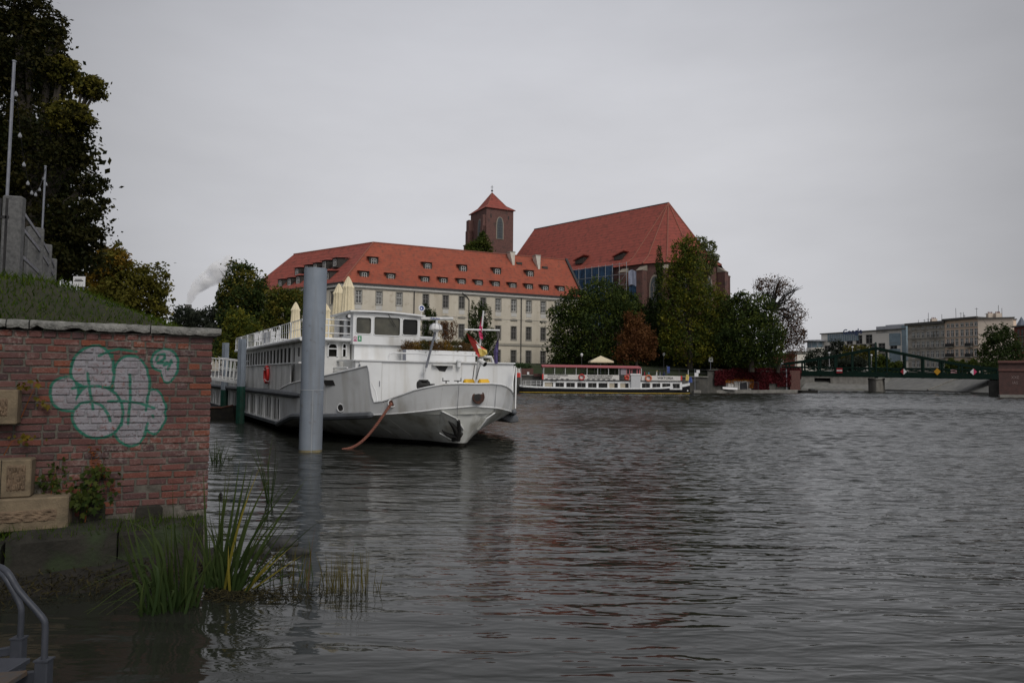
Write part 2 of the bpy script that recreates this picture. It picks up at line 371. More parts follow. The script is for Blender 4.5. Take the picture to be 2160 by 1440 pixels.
# ================================================================== water
def water():
    m = bpy.data.materials.new('river_water'); m.use_nodes = True; MATS['river_water'] = m
    nt = m.node_tree; b = nt.nodes['Principled BSDF']; N = nt.nodes.new; L = nt.links.new
    b.inputs['Base Color'].default_value = (.019, .020, .016, 1)
    b.inputs['IOR'].default_value = 1.333
    b.inputs['Roughness'].default_value = .07
    geo = N('ShaderNodeNewGeometry')
    def math_(op, a, bv):
        k = N('ShaderNodeMath'); k.operation = op
        for i, x in enumerate((a, bv)):
            if isinstance(x, (int, float)): k.inputs[i].default_value = x
            else: L(x, k.inputs[i])
        return k.outputs[0]
    def mrange(v, lo, hi, a, c):
        k = N('ShaderNodeMapRange'); k.interpolation_type = 'SMOOTHSTEP'
        for nm, x in (('From Min', lo), ('From Max', hi), ('To Min', a), ('To Max', c)): k.inputs[nm].default_value = x
        L(v, k.inputs['Value']); return k.outputs[0]
    def noise(vec, scale, sx, sy, det, rot=0, dist=0):
        mp = N('ShaderNodeMapping'); mp.inputs['Scale'].default_value = (sx, sy, 1); mp.inputs['Rotation'].default_value = (0, 0, rot); L(vec, mp.inputs[0])
        n = N('ShaderNodeTexNoise'); n.inputs['Scale'].default_value = scale; n.inputs['Detail'].default_value = det; n.inputs['Roughness'].default_value = .5; n.inputs['Distortion'].default_value = dist
        L(mp.outputs[0], n.inputs['Vector']); return n.outputs['Fac']
    sp = N('ShaderNodeSeparateXYZ'); L(geo.outputs['Position'], sp.inputs[0])
    L(mrange(sp.outputs['Y'], 8, 32, .06, .20), b.inputs['Roughness'])
    # wind lanes out on the river, calmer water in the lee of the bank
    wind = mrange(noise(geo.outputs['Position'], .09, .35, 1, 3, .2), .36, .64, .55, 1.25)
    lee = mrange(sp.outputs['X'], -7, 9, .40, 1.0)
    act = math_('MULTIPLY', math_('MULTIPLY', wind, lee), mrange(sp.outputs['Y'], 10, 40, 1, .85))
    def height(off):
        va = N('ShaderNodeVectorMath'); va.operation = 'ADD'; va.inputs[1].default_value = off; L(geo.outputs['Position'], va.inputs[0]); v = va.outputs[0]
        h = math_('MULTIPLY', noise(v, .9, .45, 1.6, 1, .12, .3), WAVE[0])
        r = math_('ADD', math_('MULTIPLY', noise(v, 2.6, .42, 1.5, 2, -.06, .5), WAVE[1]), math_('MULTIPLY', noise(v, 9, .5, 1.3, 2, .05, .3), WAVE[2]))
        return math_('ADD', h, math_('MULTIPLY', r, act))
    e = .02; h0, hx, hy = height((0, 0, 0)), height((e, 0, 0)), height((0, e, 0))
    cb = N('ShaderNodeCombineXYZ'); cb.inputs[2].default_value = 1
    L(math_('MULTIPLY', math_('SUBTRACT', h0, hx), 1/e), cb.inputs[0]); L(math_('MULTIPLY', math_('SUBTRACT', h0, hy), 1/e), cb.inputs[1])
    cb.inputs[2].default_value = 0; sn = N('ShaderNodeVectorMath'); sn.operation = 'ADD'; L(cb.outputs[0], sn.inputs[0]); L(geo.outputs['Normal'], sn.inputs[1])
    nz = N('ShaderNodeVectorMath'); nz.operation = 'NORMALIZE'; L(sn.outputs[0], nz.inputs[0]); L(nz.outputs[0], b.inputs['Normal'])
    # mesh: fine near the bank, coarser with distance; real wave relief so that crests hide troughs
    ys = [-40, 0, 2.5, 4, 5.5, 7]; y = 8.0
    while y < 150: ys.append(y); y *= 1.0023
    ys += [165, 190, 230, 300, 420]; ys = np.array(ys); nc = 470
    YY = np.repeat(ys[:, None], nc, 1); lo = -.86*np.maximum(ys, 8)-6; hi = .92*np.maximum(ys, 8)+8
    lo[0] = -60; hi[0] = 80; XX = lo[:, None]+(hi-lo)[:, None]*np.linspace(0, 1, nc)[None]
    r = np.random.default_rng(3); K = 130; lam = np.exp(r.uniform(math.log(.2), math.log(2.2), K)); an = rad(83)+r.normal(0, rad(27), K); ph = r.uniform(0, 6.28, K)
    H = np.zeros_like(XX); ys = np.maximum(ys, 8); W2 = np.zeros_like(ys)
    for l, th, p in zip(lam, an, ph):
        w = np.clip((l-.0068*ys)/(.004*ys+1e-6), 0, 1)*np.minimum(1, (.22+.0085*ys)/l)**1.5; W2 += w*w/2
        k = 2*math.pi/l; H += (w*l/(2*math.pi))[:, None]*np.sin(k*(XX*math.cos(th)+YY*math.sin(th))+p)
    amp = WAVE[3]/np.sqrt(np.maximum(W2, .5)); H *= amp[:, None]
    lane = .75+.3*np.sin(XX*.05+YY*.11+1.5*np.sin(XX*.03))+.2*np.sin(YY*.31-XX*.06)
    lee_ = np.clip((XX+7+.25*np.maximum(YY-9, 0))/16, .30, 1); ramp_ = np.clip((YY-8)/14, 0, 1)*(YY < 155)
    H *= lane*lee_*ramp_
    V = np.stack([XX, YY, H], -1).reshape(-1, 3); nr = len(ys); I = np.arange(nr*nc).reshape(nr, nc)
    F = np.stack([I[:-1, :-1], I[:-1, 1:], I[1:, 1:], I[1:, :-1]], -1).reshape(-1, 4)
    o = raw_mesh('river_water', V, F, 'river_water'); o.data.polygons.foreach_set('use_smooth', [True]*len(F))
    tag(o, 'grey rippled river water reflecting the overcast sky', 'water', kind='structure')
WAVE = (.045, .060, .012, .27)
water()

# ================================================================== near bank: wall frame
WC = Vector((-3.95, 9.0, 0)); WA = rad(25)
WU = Vector((-math.cos(WA), -math.sin(WA), 0))          # along the wall, away from its river end
WN = Vector((math.sin(WA), -math.cos(WA), 0))           # outward, towards the viewer and river
BT = Vector((-.45, .893, 0)).normalized()               # bank line running on upstream behind the wall
WTOP, WBOT = 2.80, .50
def wp(u, z, d=0): return WC+WU*u+WN*d+Vector((0, 0, z))

def terrain():
    def height(p):
        r = p-WC; dw = -(r.dot(WN))-.42; nl = Vector((-BT.y, BT.x, 0)); db = r.dot(nl)-.15
        d = max(0, min(dw, db)); z = 2.80+.52*d
        cap = 4.35; z = cap-(cap-2.8)*math.exp(-(z-2.8)/(cap-2.8)*1.15) if z > 2.8 else z
        return z+.05*math.sin(p.x*2.1+p.y)*min(d, 1)+.04*math.sin(p.y*3.3)*min(d, 1)
    al = [0.0, .15, .4, .7, 1, 1.4, 1.8, 2.3, 2.8, 3.4, 4, 5, 6, 8, 11, 15, 20, 30, 45]
    be = [.40, .6, .9, 1.3, 1.8, 2.3, 3, 4, 5, 6.5, 8, 10, 13, 17, 22, 30, 40, 60, 90]
    rows = []
    for b in be:
        row = []
        for a in al:
            p = WC+WU*a+BT*b; row.append(Vector((p.x, p.y, height(p))))
        rows.append(row)
    mb = MB(); mb.grid(rows)
    edge = [r[0] for r in rows]; mb.grid([[Vector((p.x, p.y, p.z)) for p in edge], [Vector((p.x, p.y, -1.5)) for p in edge]])
    o = mb.build('grass_bank', 'soil', smooth='all'); tag(o, 'grassy river bank rising behind the brick wall', 'bank', kind='structure')
    # grass blades
    n = 52000; C = np.zeros((n, 3)); k = 0
    while k < n:
        a = random.random()**1.5*13; b = .42+random.random()**1.5*22
        p = WC+WU*a+BT*b
        if p.length > 34: continue
        C[k] = (p.x, p.y, height(p)-.02); k += 1
    hgt = (.04+.075*RNG.random(n)**1.4)*(1+.5*(np.linalg.norm(C[:, :2], axis=1) > 12)); ang = RNG.random(n)*6.28
    lean = RNG.normal(size=(n, 2))*.5*hgt[:, None]; wd = .006+.008*RNG.random(n)
    dx = np.cos(ang)*wd; dy = np.sin(ang)*wd
    V = np.zeros((n, 3, 3)); V[:, 0] = C; V[:, 1] = C; V[:, 2] = C
    V[:, 0, 0] -= dx; V[:, 0, 1] -= dy; V[:, 1, 0] += dx; V[:, 1, 1] += dy; V[:, 2, :2] += lean; V[:, 2, 2] += hgt
    t = np.clip(.5+.25*np.sin(C[:, 0]*1.7)*np.cos(C[:, 1]*1.1)+.25*RNG.normal(size=n), 0, 1)
    g = raw_mesh('grass', V.reshape(-1, 3), np.arange(3*n).reshape(n, 3), 'grass_leaf', None, np.repeat(t, 3), 3)
    tag(g, 'rough green grass covering the bank above the wall', 'grass', kind='stuff')
    return height
BANK_Z = terrain()

# ================================================================== brick wall with graffiti
def zz(x, y): return (x/4, 640+y/4)                     # measured on a 4x enlargement
def wall_uv(x, y):
    px, py = zz(x, y); A = WC; B = WC+WU; return hit(px, py, A, B)
def brick_material():
    m = bpy.data.materials.new('old_brick'); m.use_nodes = True; MATS['old_brick'] = m
    m2 = None
    def setup(m, is_brick):
        nt = m.node_tree; b = nt.nodes['Principled BSDF']; N = nt.nodes.new; L = nt.links.new
        b.inputs['Roughness'].default_value = .9; b.inputs['Specular IOR Level'].default_value = .2
        geo = N('ShaderNodeNewGeometry')
        def mth(op, a, c, clamp=False):
            k = N('ShaderNodeMath'); k.operation = op; k.use_clamp = clamp
            for i, x in enumerate((a, c)):
                if x is None: continue
                if isinstance(x, (int, float)): k.inputs[i].default_value = x
                else: L(x, k.inputs[i])
            return k.outputs[0]
        def mixc(f, a, c):
            k = N('ShaderNodeMix'); k.data_type = 'RGBA'
            if isinstance(f, (int, float)): k.inputs[0].default_value = f
            else: L(f, k.inputs[0])
            for i, x in ((6, a), (7, c)):
                if isinstance(x, tuple): k.inputs[i].default_value = (*x, 1)
                else: L(x, k.inputs[i])
            return k.outputs[2]
        def noise(sc, det=5, vec=None):
            n = N('ShaderNodeTexNoise'); n.inputs['Scale'].default_value = sc; n.inputs['Detail'].default_value = det; n.inputs['Roughness'].default_value = .65
            L(vec or geo.outputs['Position'], n.inputs['Vector']); return n.outputs['Fac']
        def step(v, lo, hi, a=0., c=1.):
            k = N('ShaderNodeMapRange'); k.inputs['From Min'].default_value = lo; k.inputs['From Max'].default_value = hi
            k.inputs['To Min'].default_value = a; k.inputs['To Max'].default_value = c; L(v, k.inputs['Value']); return k.outputs[0]
        big = noise(1.3, 4); mid = noise(9, 6); fin = noise(45, 5)
        if is_brick:
            oi = N('ShaderNodeObjectInfo'); cr = N('ShaderNodeValToRGB'); L(oi.outputs['Random'], cr.inputs[0])
            cr.color_ramp.interpolation = 'CONSTANT'; el = cr.color_ramp.elements
            cols = [(.145, .061, .052), (.112, .053, .049), (.155, .058, .044), (.092, .053, .053), (.135, .073, .066), (.066, .043, .044), (.19, .064, .038), (.108, .058, .055)]
            el[0].color = (*cols[0], 1); el[1].position = .125; el[1].color = (*cols[1], 1)
            for i in range(2, 8): q = el.new(i/8); q.color = (*cols[i], 1)
            col = mixc(step(mid, .4, .7, 0, .55), cr.outputs[0], (.13, .055, .045))
            col = mixc(step(fin, .58, .72, 0, .4), col, (.40, .25, .20))
        else:
            col = mixc(step(mid, .35, .65), (.135, .125, .105), (.075, .068, .057))
        # lime bloom and old whitewash patches
        bl = mth('MULTIPLY', step(big, .5, .66), step(noise(22, 6), .46, .62))
        col = mixc(mth('MULTIPLY', bl, .5), col, (.42, .38, .34))
        # wall-plane coordinates
        sb = N('ShaderNodeVectorMath'); sb.operation = 'SUBTRACT'; L(geo.outputs['Position'], sb.inputs[0]); sb.inputs[1].default_value = WC
        dp = N('ShaderNodeVectorMath'); dp.operation = 'DOT_PRODUCT'; L(sb.outputs[0], dp.inputs[0]); dp.inputs[1].default_value = WU
        sp = N('ShaderNodeSeparateXYZ'); L(geo.outputs['Position'], sp.inputs[0])
        wob = mth('MULTIPLY', mth('SUBTRACT', noise(14, 3), .5), .012)
        U = mth('ADD', dp.outputs['Value'], wob); Z = mth('ADD', sp.outputs['Z'], wob)
        BL = [((780, 560), [(600, 620), (600, 540), (620, 470), (680, 400), (760, 360), (830, 350), (900, 390), (940, 450), (955, 560), (945, 700), (860, 705), (700, 700), (620, 650)]),
              ((535, 755), [(610, 622), (520, 622), (450, 660), (425, 730), (430, 800), (470, 870), (540, 905), (620, 905), (650, 800), (650, 690)]),
              ((820, 920), [(620, 900), (605, 960), (630, 1030), (700, 1100), (780, 1135), (880, 1130), (970, 1090), (1020, 1020), (1040, 900), (1030, 820), (980, 750), (900, 710), (820, 690), (730, 695), (650, 780)]),
              ((1110, 660), [(955, 700), (965, 580), (985, 500), (1030, 455), (1090, 438), (1160, 450), (1220, 510), (1250, 600), (1262, 700), (1255, 770), (1240, 870), (1000, 850)]),
              ((1110, 1000), [(1020, 830), (1030, 960), (1010, 1040), (970, 1090), (980, 1130), (1030, 1180), (1100, 1205), (1170, 1185), (1210, 1130), (1235, 1080), (1250, 1000), (1245, 850)]),
              ((1310, 910), [(1255, 770), (1290, 715), (1340, 740), (1380, 820), (1392, 920), (1370, 1030), (1330, 1090), (1290, 1105), (1250, 1080), (1225, 1000), (1225, 850)]),
              ((1400, 500), [(1290, 540), (1275, 470), (1310, 410), (1380, 380), (1450, 395), (1490, 440), (1500, 520), (1485, 600), (1450, 650), (1405, 680), (1375, 630), (1355, 570)])]
        inside = None
        for (cx, cy), pts in BL:
            uc, zc = wall_uv(cx, cy); q = [wall_uv(*p) for p in pts]
            th = [(math.atan2(z-zc, u-uc), math.hypot(u-uc, z-zc)) for u, z in q]; th.sort(); RM = max(r for _, r in th)*1.05
            fc = N('ShaderNodeFloatCurve'); cv = fc.mapping.curves[0]
            full = [(t-2*math.pi, r) for t, r in th]+th+[(t+2*math.pi, r) for t, r in th]
            ts = [f[0] for f in full]; rs = [f[1] for f in full]; K = 40
            for i in range(K+1):
                x = i/K; y = float(np.interp(-math.pi+x*2*math.pi, ts, rs))/RM
                if i == 0: cv.points[0].location = (0, y)
                elif i == K: cv.points[-1].location = (1, y)
                else: cv.points.new(x, y)
            fc.mapping.update()
            du = mth('SUBTRACT', U, uc); dz = mth('SUBTRACT', Z, zc)
            an = mth('ARCTAN2', dz, du); x01 = mth('ADD', mth('MULTIPLY', an, 1/(2*math.pi)), .5); L(x01, fc.inputs['Value'])
            r = mth('SQRT', mth('ADD', mth('MULTIPLY', du, du), mth('MULTIPLY', dz, dz)), None)
            d = mth('SUBTRACT', mth('MULTIPLY', fc.outputs[0], RM), r)
            inside = d if inside is None else mth('MAXIMUM', inside, d)
        SEG = [[(620, 900), (680, 840), (780, 825), (860, 860), (910, 930), (930, 990)],
               [(610, 715), (700, 700), (820, 695), (900, 710), (980, 760), (1025, 830), (1040, 920), (1025, 1020), (970, 1090)],
               [(740, 590), (755, 720), (785, 890)], [(945, 430), (965, 600), (945, 710)], [(1095, 600), (1100, 780), (1080, 1010)],
               [(915, 825), (1050, 822), (1180, 840), (1300, 880)], [(1288, 945), (1292, 955)], [(835, 440), (920, 400), (1000, 385), (1150, 405)],
               [(1250, 770), (1232, 900)], [(1210, 1130), (1245, 1010)],
               [(1320, 480), (1340, 430), (1390, 428), (1388, 465), (1330, 502), (1410, 498)], [(1385, 520), (1450, 498)], [(1445, 480), (1418, 555)]]
        dist = None
        for pl in SEG:
            for p0, p1 in zip(pl[:-1], pl[1:]):
                a = wall_uv(*p0); c = wall_uv(*p1); bx, by = c[0]-a[0], c[1]-a[1]; l2 = bx*bx+by*by
                pu = mth('SUBTRACT', U, a[0]); pz = mth('SUBTRACT', Z, a[1])
                t = mth('ADD', mth('MULTIPLY', pu, bx/l2), mth('MULTIPLY', pz, by/l2), True)
                ex = mth('SUBTRACT', pu, mth('MULTIPLY', t, bx)); ey = mth('SUBTRACT', pz, mth('MULTIPLY', t, by))
                d = mth('ADD', mth('MULTIPLY', ex, ex), mth('MULTIPLY', ey, ey)); dist = d if dist is None else mth('MINIMUM', dist, d)
        dist = mth('SQRT', dist, None)
        worn = step(noise(26, 6), .31, .46)
        fill = mth('MULTIPLY', step(inside, -.005, .02), worn)
        patchy = mth('MULTIPLY', fill, step(noise(5, 5), .3, .6, .60, .92))
        col = mixc(patchy, col, (.27, .267, .29))
        edge = step(mth('ABSOLUTE', mth('SUBTRACT', inside, .004), None), .010, .022, 1, 0)
        line = mth('MAXIMUM', edge, step(dist, .010, .022, 1, 0))
        col = mixc(mth('MULTIPLY', line, mth('MULTIPLY', worn, .9)), col, (.012, .135, .088))
        L(col, b.inputs['Base Color'])
        bp = N('ShaderNodeBump'); bp.inputs['Strength'].default_value = .8; bp.inputs['Distance'].default_value = .012
        L(mth('ADD', fin, mth('MULTIPLY', mid, 1.5)), bp.inputs['Height']); L(bp.outputs[0], b.inputs['Normal'])
    setup(m, True)
    m2 = bpy.data.materials.new('old_mortar'); m2.use_nodes = True; MATS['old_mortar'] = m2; setup(m2, False)
brick_material()

def brick_wall():
    root = thing('brick_wall', 'old red brick retaining wall with white and green graffiti and stone coping', 'wall', WC+Vector((0, 0, WBOT)))
    WL = 3.1                                              # length in view
    mb = MB()                                             # mortar core, recessed behind the brick faces
    a0, a1 = 0.012, WL+1.2
    mb.ext([wp(a0, WBOT-.5, -.008), wp(a1, WBOT-.5, -.008), wp(a1, WTOP+.02, -.008), wp(a0, WTOP+.02, -.008)], -WN*.40)
    mb.build('mortar_core', 'old_mortar', root)
    # shared brick shapes: bevelled, slightly irregular blocks
    meshes = {}
    def shape(kind):
        out = []
        for v in range(5):
            lx = {'s': .258, 'h': .122, 'q': .186}[kind]; hz, dp = .0675, .10
            bm = bmesh.new(); bmesh.ops.create_cube(bm, size=1)
            for q in bm.verts: q.co = Vector((q.co.x*lx, q.co.y*dp, q.co.z*hz))
            fe = [e for e in bm.edges if sum(1 for q in e.verts if q.co.y > 0) >= 1]
            bmesh.ops.bevel(bm, geom=fe, offset=.006, segments=1, affect='EDGES')
            for q in bm.verts: q.co += Vector((random.gauss(0, .0022), random.gauss(0, .0015), random.gauss(0, .0016)))
            me = bpy.data.meshes.new('brick'); bm.to_mesh(me); bm.free(); me.materials.append(MATS['old_brick']); out.append(me)
        return out
    for k in 'shq': meshes[k] = shape(k)
    LEN = {'s': .262, 'h': .125, 'q': .19}
    items = []; pitch = .0862; rows = int((WTOP-WBOT)/pitch)
    for r in range(-1, rows):
        z = WTOP-.045-r*pitch if r >= 0 else None
        if z is None or z < WBOT-.02: continue
        u = .0 if r % 2 == 0 else .0
        pat = 'h' if r == 0 else None
        first = True
        while u < WL:
            if r == 0: k = 'h' if u > .35 else 's'
            elif first: k = 's' if r % 2 else ('q' if r % 4 else 'h')
            else: k = random.choices('shq', (.62, .28, .10))[0]
            first = False; l = LEN[k]
            if r > rows-6 and u < .35 and r % 1 == 0: pass
            items.append((k, u+l/2, z)); u += l+.017+random.uniform(0, .008)
    items.sort(key=lambda t: t[1])
    Rm = Matrix((WU, WN, Vector((0, 0, 1)))).transposed()
    if Rm.determinant() < 0: Rm = Matrix((-WU, WN, Vector((0, 0, 1)))).transposed()
    Rm = Rm.to_4x4(); inv = MW[root].inverted()
    stuff = MB()
    for i, (k, u, z) in enumerate(items):
        off = random.gauss(0, .004)-.044
        if z < .95 and random.random() < .16: off -= .035            # eroded low bricks
        p = wp(u, z+u*.011+random.gauss(0, .0025), off)
        rot = Matrix.Rotation(random.gauss(0, .008), 4, WN) @ Matrix.Rotation(random.gauss(0, .012), 4, 'Z')
        mat = Matrix.Translation(p) @ rot @ Rm
        me = random.choice(meshes[k])
        if i < 300:
            o = bpy.data.objects.new('brick', me); COL.objects.link(o); o.parent = root; o.matrix_local = inv @ mat
        else:
            stuff.add([mat @ q.co for q in me.vertices], [tuple(f.vertices) for f in me.polygons])
    if stuff.v: tag(stuff.build('brick_remainder', 'old_brick', root), kind='stuff')
    print('bricks', len(items))
    # coping stones, rough split granite
    cuts = [(-.10, .72), (.735, 1.995), (2.01, 2.22), (2.235, 3.2), (3.215, 4.2)]
    for ci, (c0, c1) in enumerate(cuts):
        nU = max(4, int((c1-c0)/.07)); rings = []
        for i in range(nU+1):
            u = c0+(c1-c0)*i/nU; tilt = u*.011
            jg = lambda s: random.gauss(0, s)
            lo = WTOP+.012+tilt+abs(jg(.008)); hi = WTOP+.118+tilt
            if ci == 1 and random.random() < .25: lo += .022
            prof = [(.075+jg(.006), lo), (.088+jg(.008), lo+.035), (.082+jg(.006), hi-.03), (.055+jg(.005), hi+jg(.003)), (-.18, hi+.004), (-.46, hi), (-.46, lo)]
            if ci == 0 and i == 0: prof = [(d*.75-.02, z if z > lo+.01 else z+.02) for d, z in prof]
            rings.append([wp(u, z, d) for d, z in prof])
        k = len(rings[0]); m = MB(); m.grid([r+[r[0]] for r in rings])
        m.add(rings[0], [tuple(range(k))]); m.add(rings[-1], [tuple(range(k))])
        m.build('coping_stone', 'coping_stone', root, smooth=True)
    # plinth stones at the foot
    for (u0, u1, z1) in ((.52, .82, .66), (1.15, 1.42, .74)):
        m = MB(); m.ext([wp(u0, .30, .06), wp(u1, .30, .06), wp(u1, z1-.03, .05), wp(u1-.03, z1, .05), wp(u0+.04, z1, .05), wp(u0, z1-.04, .05)], -WN*.2)
        m.build('plinth_stone', 'foundation', root, bevel=.012)
brick_wall()

# ---- ledge of big foundation stones, dressed sandstone blocks, mud
def near_stones():
    led = thing('foundation_ledge', 'dark mossy stone ledge along the foot of the brick wall', 'ledge', wp(1.5, 0, .4))
    for (u0, u1, z0, z1, d0, d1) in ((.05, .95, -.6, .50, .02, .62), (.965, 2.02, -.6, .52, .02, .72), (2.06, 2.45, -.6, .44, .02, .70), (2.47, 3.6, -.6, .45, .02, .78)):
        nU = 7; rings = []
        for i in range(nU+1):
            u = u0+(u1-u0)*i/nU; g = lambda s: random.gauss(0, s)
            e = .05 if i in (0, nU) else 0
            rings.append([wp(u, z0, d1+.05), wp(u, z1*.45, d1+g(.02)-e), wp(u, z1-.07, d1+g(.015)-e), wp(u, z1+g(.008)-e*.5, d1-.07), wp(u, z1+g(.01), d0), wp(u, z0, d0)])
        m = MB(); m.grid([r+[r[0]] for r in rings]); k = 6
        m.add(rings[0], [tuple(range(k))]); m.add(rings[-1], [tuple(range(k))]); m.build('ledge_stone', 'foundation', led, smooth=True)
    def block(u0, u1, z0, z1, d0, d1, label, panel, slit=None):
        root = thing('sandstone_block', label, 'stone', wp((u0+u1)/2, z0, (d0+d1)/2), 'dressed sandstone blocks at the wall foot')
        m = MB(); m.ext([wp(u0, z0, d0), wp(u1, z0, d0), wp(u1, z1, d0), wp(u0, z1, d0)], WN*(d1-d0)); m.build('block', 'sandstone', root, bevel=.014)
        a, b, c, d = panel; m = MB(); nx, nz = 22, 9; rows = []
        for j in range(nz+1):
            row = []
            for i in range(nx+1):
                edge = i in (0, nx) or j in (0, nz)
                row.append(wp(a+(b-a)*i/nx, c+(d-c)*j/nz, d1+(-.004 if edge else .012+random.uniform(-.006, .008)+.006*math.sin(i*1.9+j*1.3))))
            rows.append(row)
        m.grid(rows); m.build('tooled_panel', 'sandstone_tooled', root)
        if slit: m = MB(); m.box(wp(slit, (z0+z1)/2, d1+.001), (.008, .004, z1-z0), Matrix((WU, WN, Vector((0, 0, 1)))).transposed()); m.build('joint', 'mud', root)
    uv = lambda px, py, d: (lambda q: q)(hit(px, py, WC+WN*d, WC+WN*d+WU))
    d = .34; a = uv(145, 1046, d); b = uv(145, 1112, d)
    block(a[0], a[0]+1.1, b[1]-.01, a[1], .0, d, 'long tan sandstone block with a tooled panel, lowest of the three', (a[0]+.10, a[0]+1.05, b[1]+.09, a[1]-.13))
    d2 = .26; c = uv(67, 968, d2); e = uv(67, 1040, d2)
    block(c[0], c[0]+.9, a[1]+.004, c[1], .0, d2, 'square tan sandstone block standing on the long block', (c[0]+.05, c[0]+.235, a[1]+.07, c[1]-.055), c[0]+.285)
    d3 = .22; f = uv(38, 822, d3); g = uv(38, 895, d3)
    block(f[0], f[0]+.8, g[1], f[1], -.05, d3, 'pale sandstone block set in the brick wall, highest of the three', (f[0]+.09, f[0]+.27, g[1]+.09, f[1]-.09))
    # mud shelf in front of the ledge
    rows = []
    for i in range(15):
        u = -.15+i*.28; row = []
        for d_, z in ((.55, .16), (.85, .11), (1.05, .05), (1.30+.1*math.sin(i*1.7), -.02), (1.6, -.12)):
            row.append(wp(u, z+random.gauss(0, .012), d_+random.gauss(0, .02)))
        rows.append(row)
    m = MB(); m.grid(rows); o = m.build('mud_shore', 'mud', smooth='all'); tag(o, 'dark muddy strip at the water line below the ledge', 'mud', kind='structure')
    n = 2600; C = np.zeros((n, 3))
    for i in range(n):
        u = random.uniform(-.9, 3.2); dd = random.gauss(1.15, .2); p = wp(u, max(.012, .20-.17*(dd-.4))+random.random()*.02, dd)
        C[i] = p
    V, F, T = leaf_arrays(C, .035, RNG.random(n), .18); V[:, 2] = np.clip(V[:, 2], .008, .3)
    tag(raw_mesh('reed_litter', V, F, 'debris', None, T), 'dead stalks and litter washed up along the muddy water line', 'litter', kind='stuff')
    # crushed can and a scrap of foil
    p = G(85, 1187, .10); root = thing('crushed_can', 'crushed red drinks can lying on the mud', 'can', p)
    m = MB(); ax = Vector((.98, .15, .02)); m.tube([p-ax*.085, p-ax*.078, p-ax*.03, p+ax*.03+Vector((0, 0, .006)), p+ax*.07, p+ax*.078], [.024, .032, .030, .026, .031, .024], 12); m.build('can_body', 'plastic_red', root, smooth=True)
    m = MB(); m.tube([p+ax*.078, p+ax*.088], [.025, .024], 12); m.build('can_end', 'galv', root)
    p = G(283, 1168, .10); m = MB()
    m.grid([[p+Vector((i*.022-.09, j*.02, .018*math.sin(i*2.1+j*1.4)+.02)) for i in range(9)] for j in range(4)])
    tag(m.build('plastic_scrap', 'sign_white'), 'crumpled pale plastic scrap on the mud under the ledge', 'litter')
    for (px, py, r, lb) in ((600, 1148, .13, 'largest dark wet stone standing in the shallows behind the reeds'), (548, 1165, .10, 'left dark wet stone behind the tall reeds'), (632, 1166, .085, 'small dark wet stone nearest the rushes')):
        c = G(px, py); bm = bmesh.new(); bmesh.ops.create_icosphere(bm, subdivisions=3, radius=1)
        for v in bm.verts:
            k = 1+.22*math.sin(v.co.x*3.1+px)+.16*math.sin(v.co.y*4.3+py); v.co = Vector((v.co.x*r*1.7*k, v.co.y*r*k, v.co.z*r*.75*k))
        me = bpy.data.meshes.new('stone'); bm.to_mesh(me); bm.free(); me.materials.append(MATS['dark_rock'])
        o = bpy.data.objects.new('wet_stone', me); COL.objects.link(o); o.location = c+Vector((0, 0, .02)); tag(o, lb, 'stone', 'stones in the shallows')
        for pl in me.polygons: pl.use_smooth = True
near_stones()

# ---- climbing plants on the wall
def leaf_plant(name, label, lobes, n, size, mat, stems, smat='dry_leaf', extra=None):
    c0 = Vector(lobes[0][0]); root = thing(name, label, 'plant', Vector((stems[0][0].x, stems[0][0].y, stems[0][0].z)))
    m = MB()
    for st in stems: m.tube(st, [.007]+[.005]*(len(st)-2)+[.002], 5)
    m.build('stem', smat, root)
    Cs, Ts = [], []
    for c, rx, ry, rz, k in lobes:
        q = RNG.normal(size=(k, 3))*.5; Cs.append(np.array(c)+q*np.array([rx, ry, rz])); Ts.append(RNG.random(k))
    C = np.concatenate(Cs); T = np.concatenate(Ts); k = len(C)
    # lobed leaves: five-pointed fans
    pts = [(0, -.6), (.55, -.35), (.35, .0), (.85, .35), (.3, .35), (0, 1), (-.3, .35), (-.85, .35), (-.35, 0), (-.55, -.35)]
    a = RNG.normal(size=(k, 3))*.55+np.array(WU)*1.0; a /= np.linalg.norm(a, axis=1)[:, None]
    b = RNG.normal(size=(k, 3))*.45+np.array([0, 0, -1.0])+np.array(WN)*.35; b -= a*(a*b).sum(1)[:, None]; b /= np.linalg.norm(b, axis=1)[:, None]
    s = size*(.55+.8*RNG.random(k))
    V = np.stack([C+a*(s*x)[:, None]+b*(s*y)[:, None] for x, y in pts], 1).reshape(-1, 3)
    raw_mesh('leaves', V, np.arange(10*k).reshape(k, 10), mat, root, np.repeat(T, 10), 10)
    if extra: extra(root)
def wq(px, py, d): u, z = hit(px, py, WC+WN*d, WC+WN*d+WU); return wp(u, z, d)
def dead(root):
    C = np.array([wq(200+40*t+random.gauss(0, 6), 960+75*t+random.gauss(0, 6), .08) for t in np.linspace(-.2, 1, 90)]); V, F, T = leaf_arrays(C, .022, RNG.random(90)); raw_mesh('withered_leaves', V, F, 'dry_leaf', root, T)
leaf_plant('wall_creeper', 'bushy green vine with some withered leaves growing at the wall foot', [(wq(190, 1045, .16), .28, .10, .20, 120), (wq(205, 1000, .12), .22, .08, .12, 45), (wq(160, 1060, .2), .2, .1, .14, 45)], 200, .045, 'vine_leaf',
           [[wp(1.35, .5, .1), wq(185, 1060, .1), wq(195, 1000, .06), wq(192, 950, .03)]], extra=dead)
leaf_plant('low_shrub', 'small dark green shrub beside the square sandstone block', [(wq(105, 1020, .1), .22, .08, .12, 80), (wq(130, 985, .06), .12, .05, .09, 22)], 100, .03, 'vine_leaf', [[wp(1.75, .5, .1), wq(110, 1030, .1), wq(118, 985, .06)]])
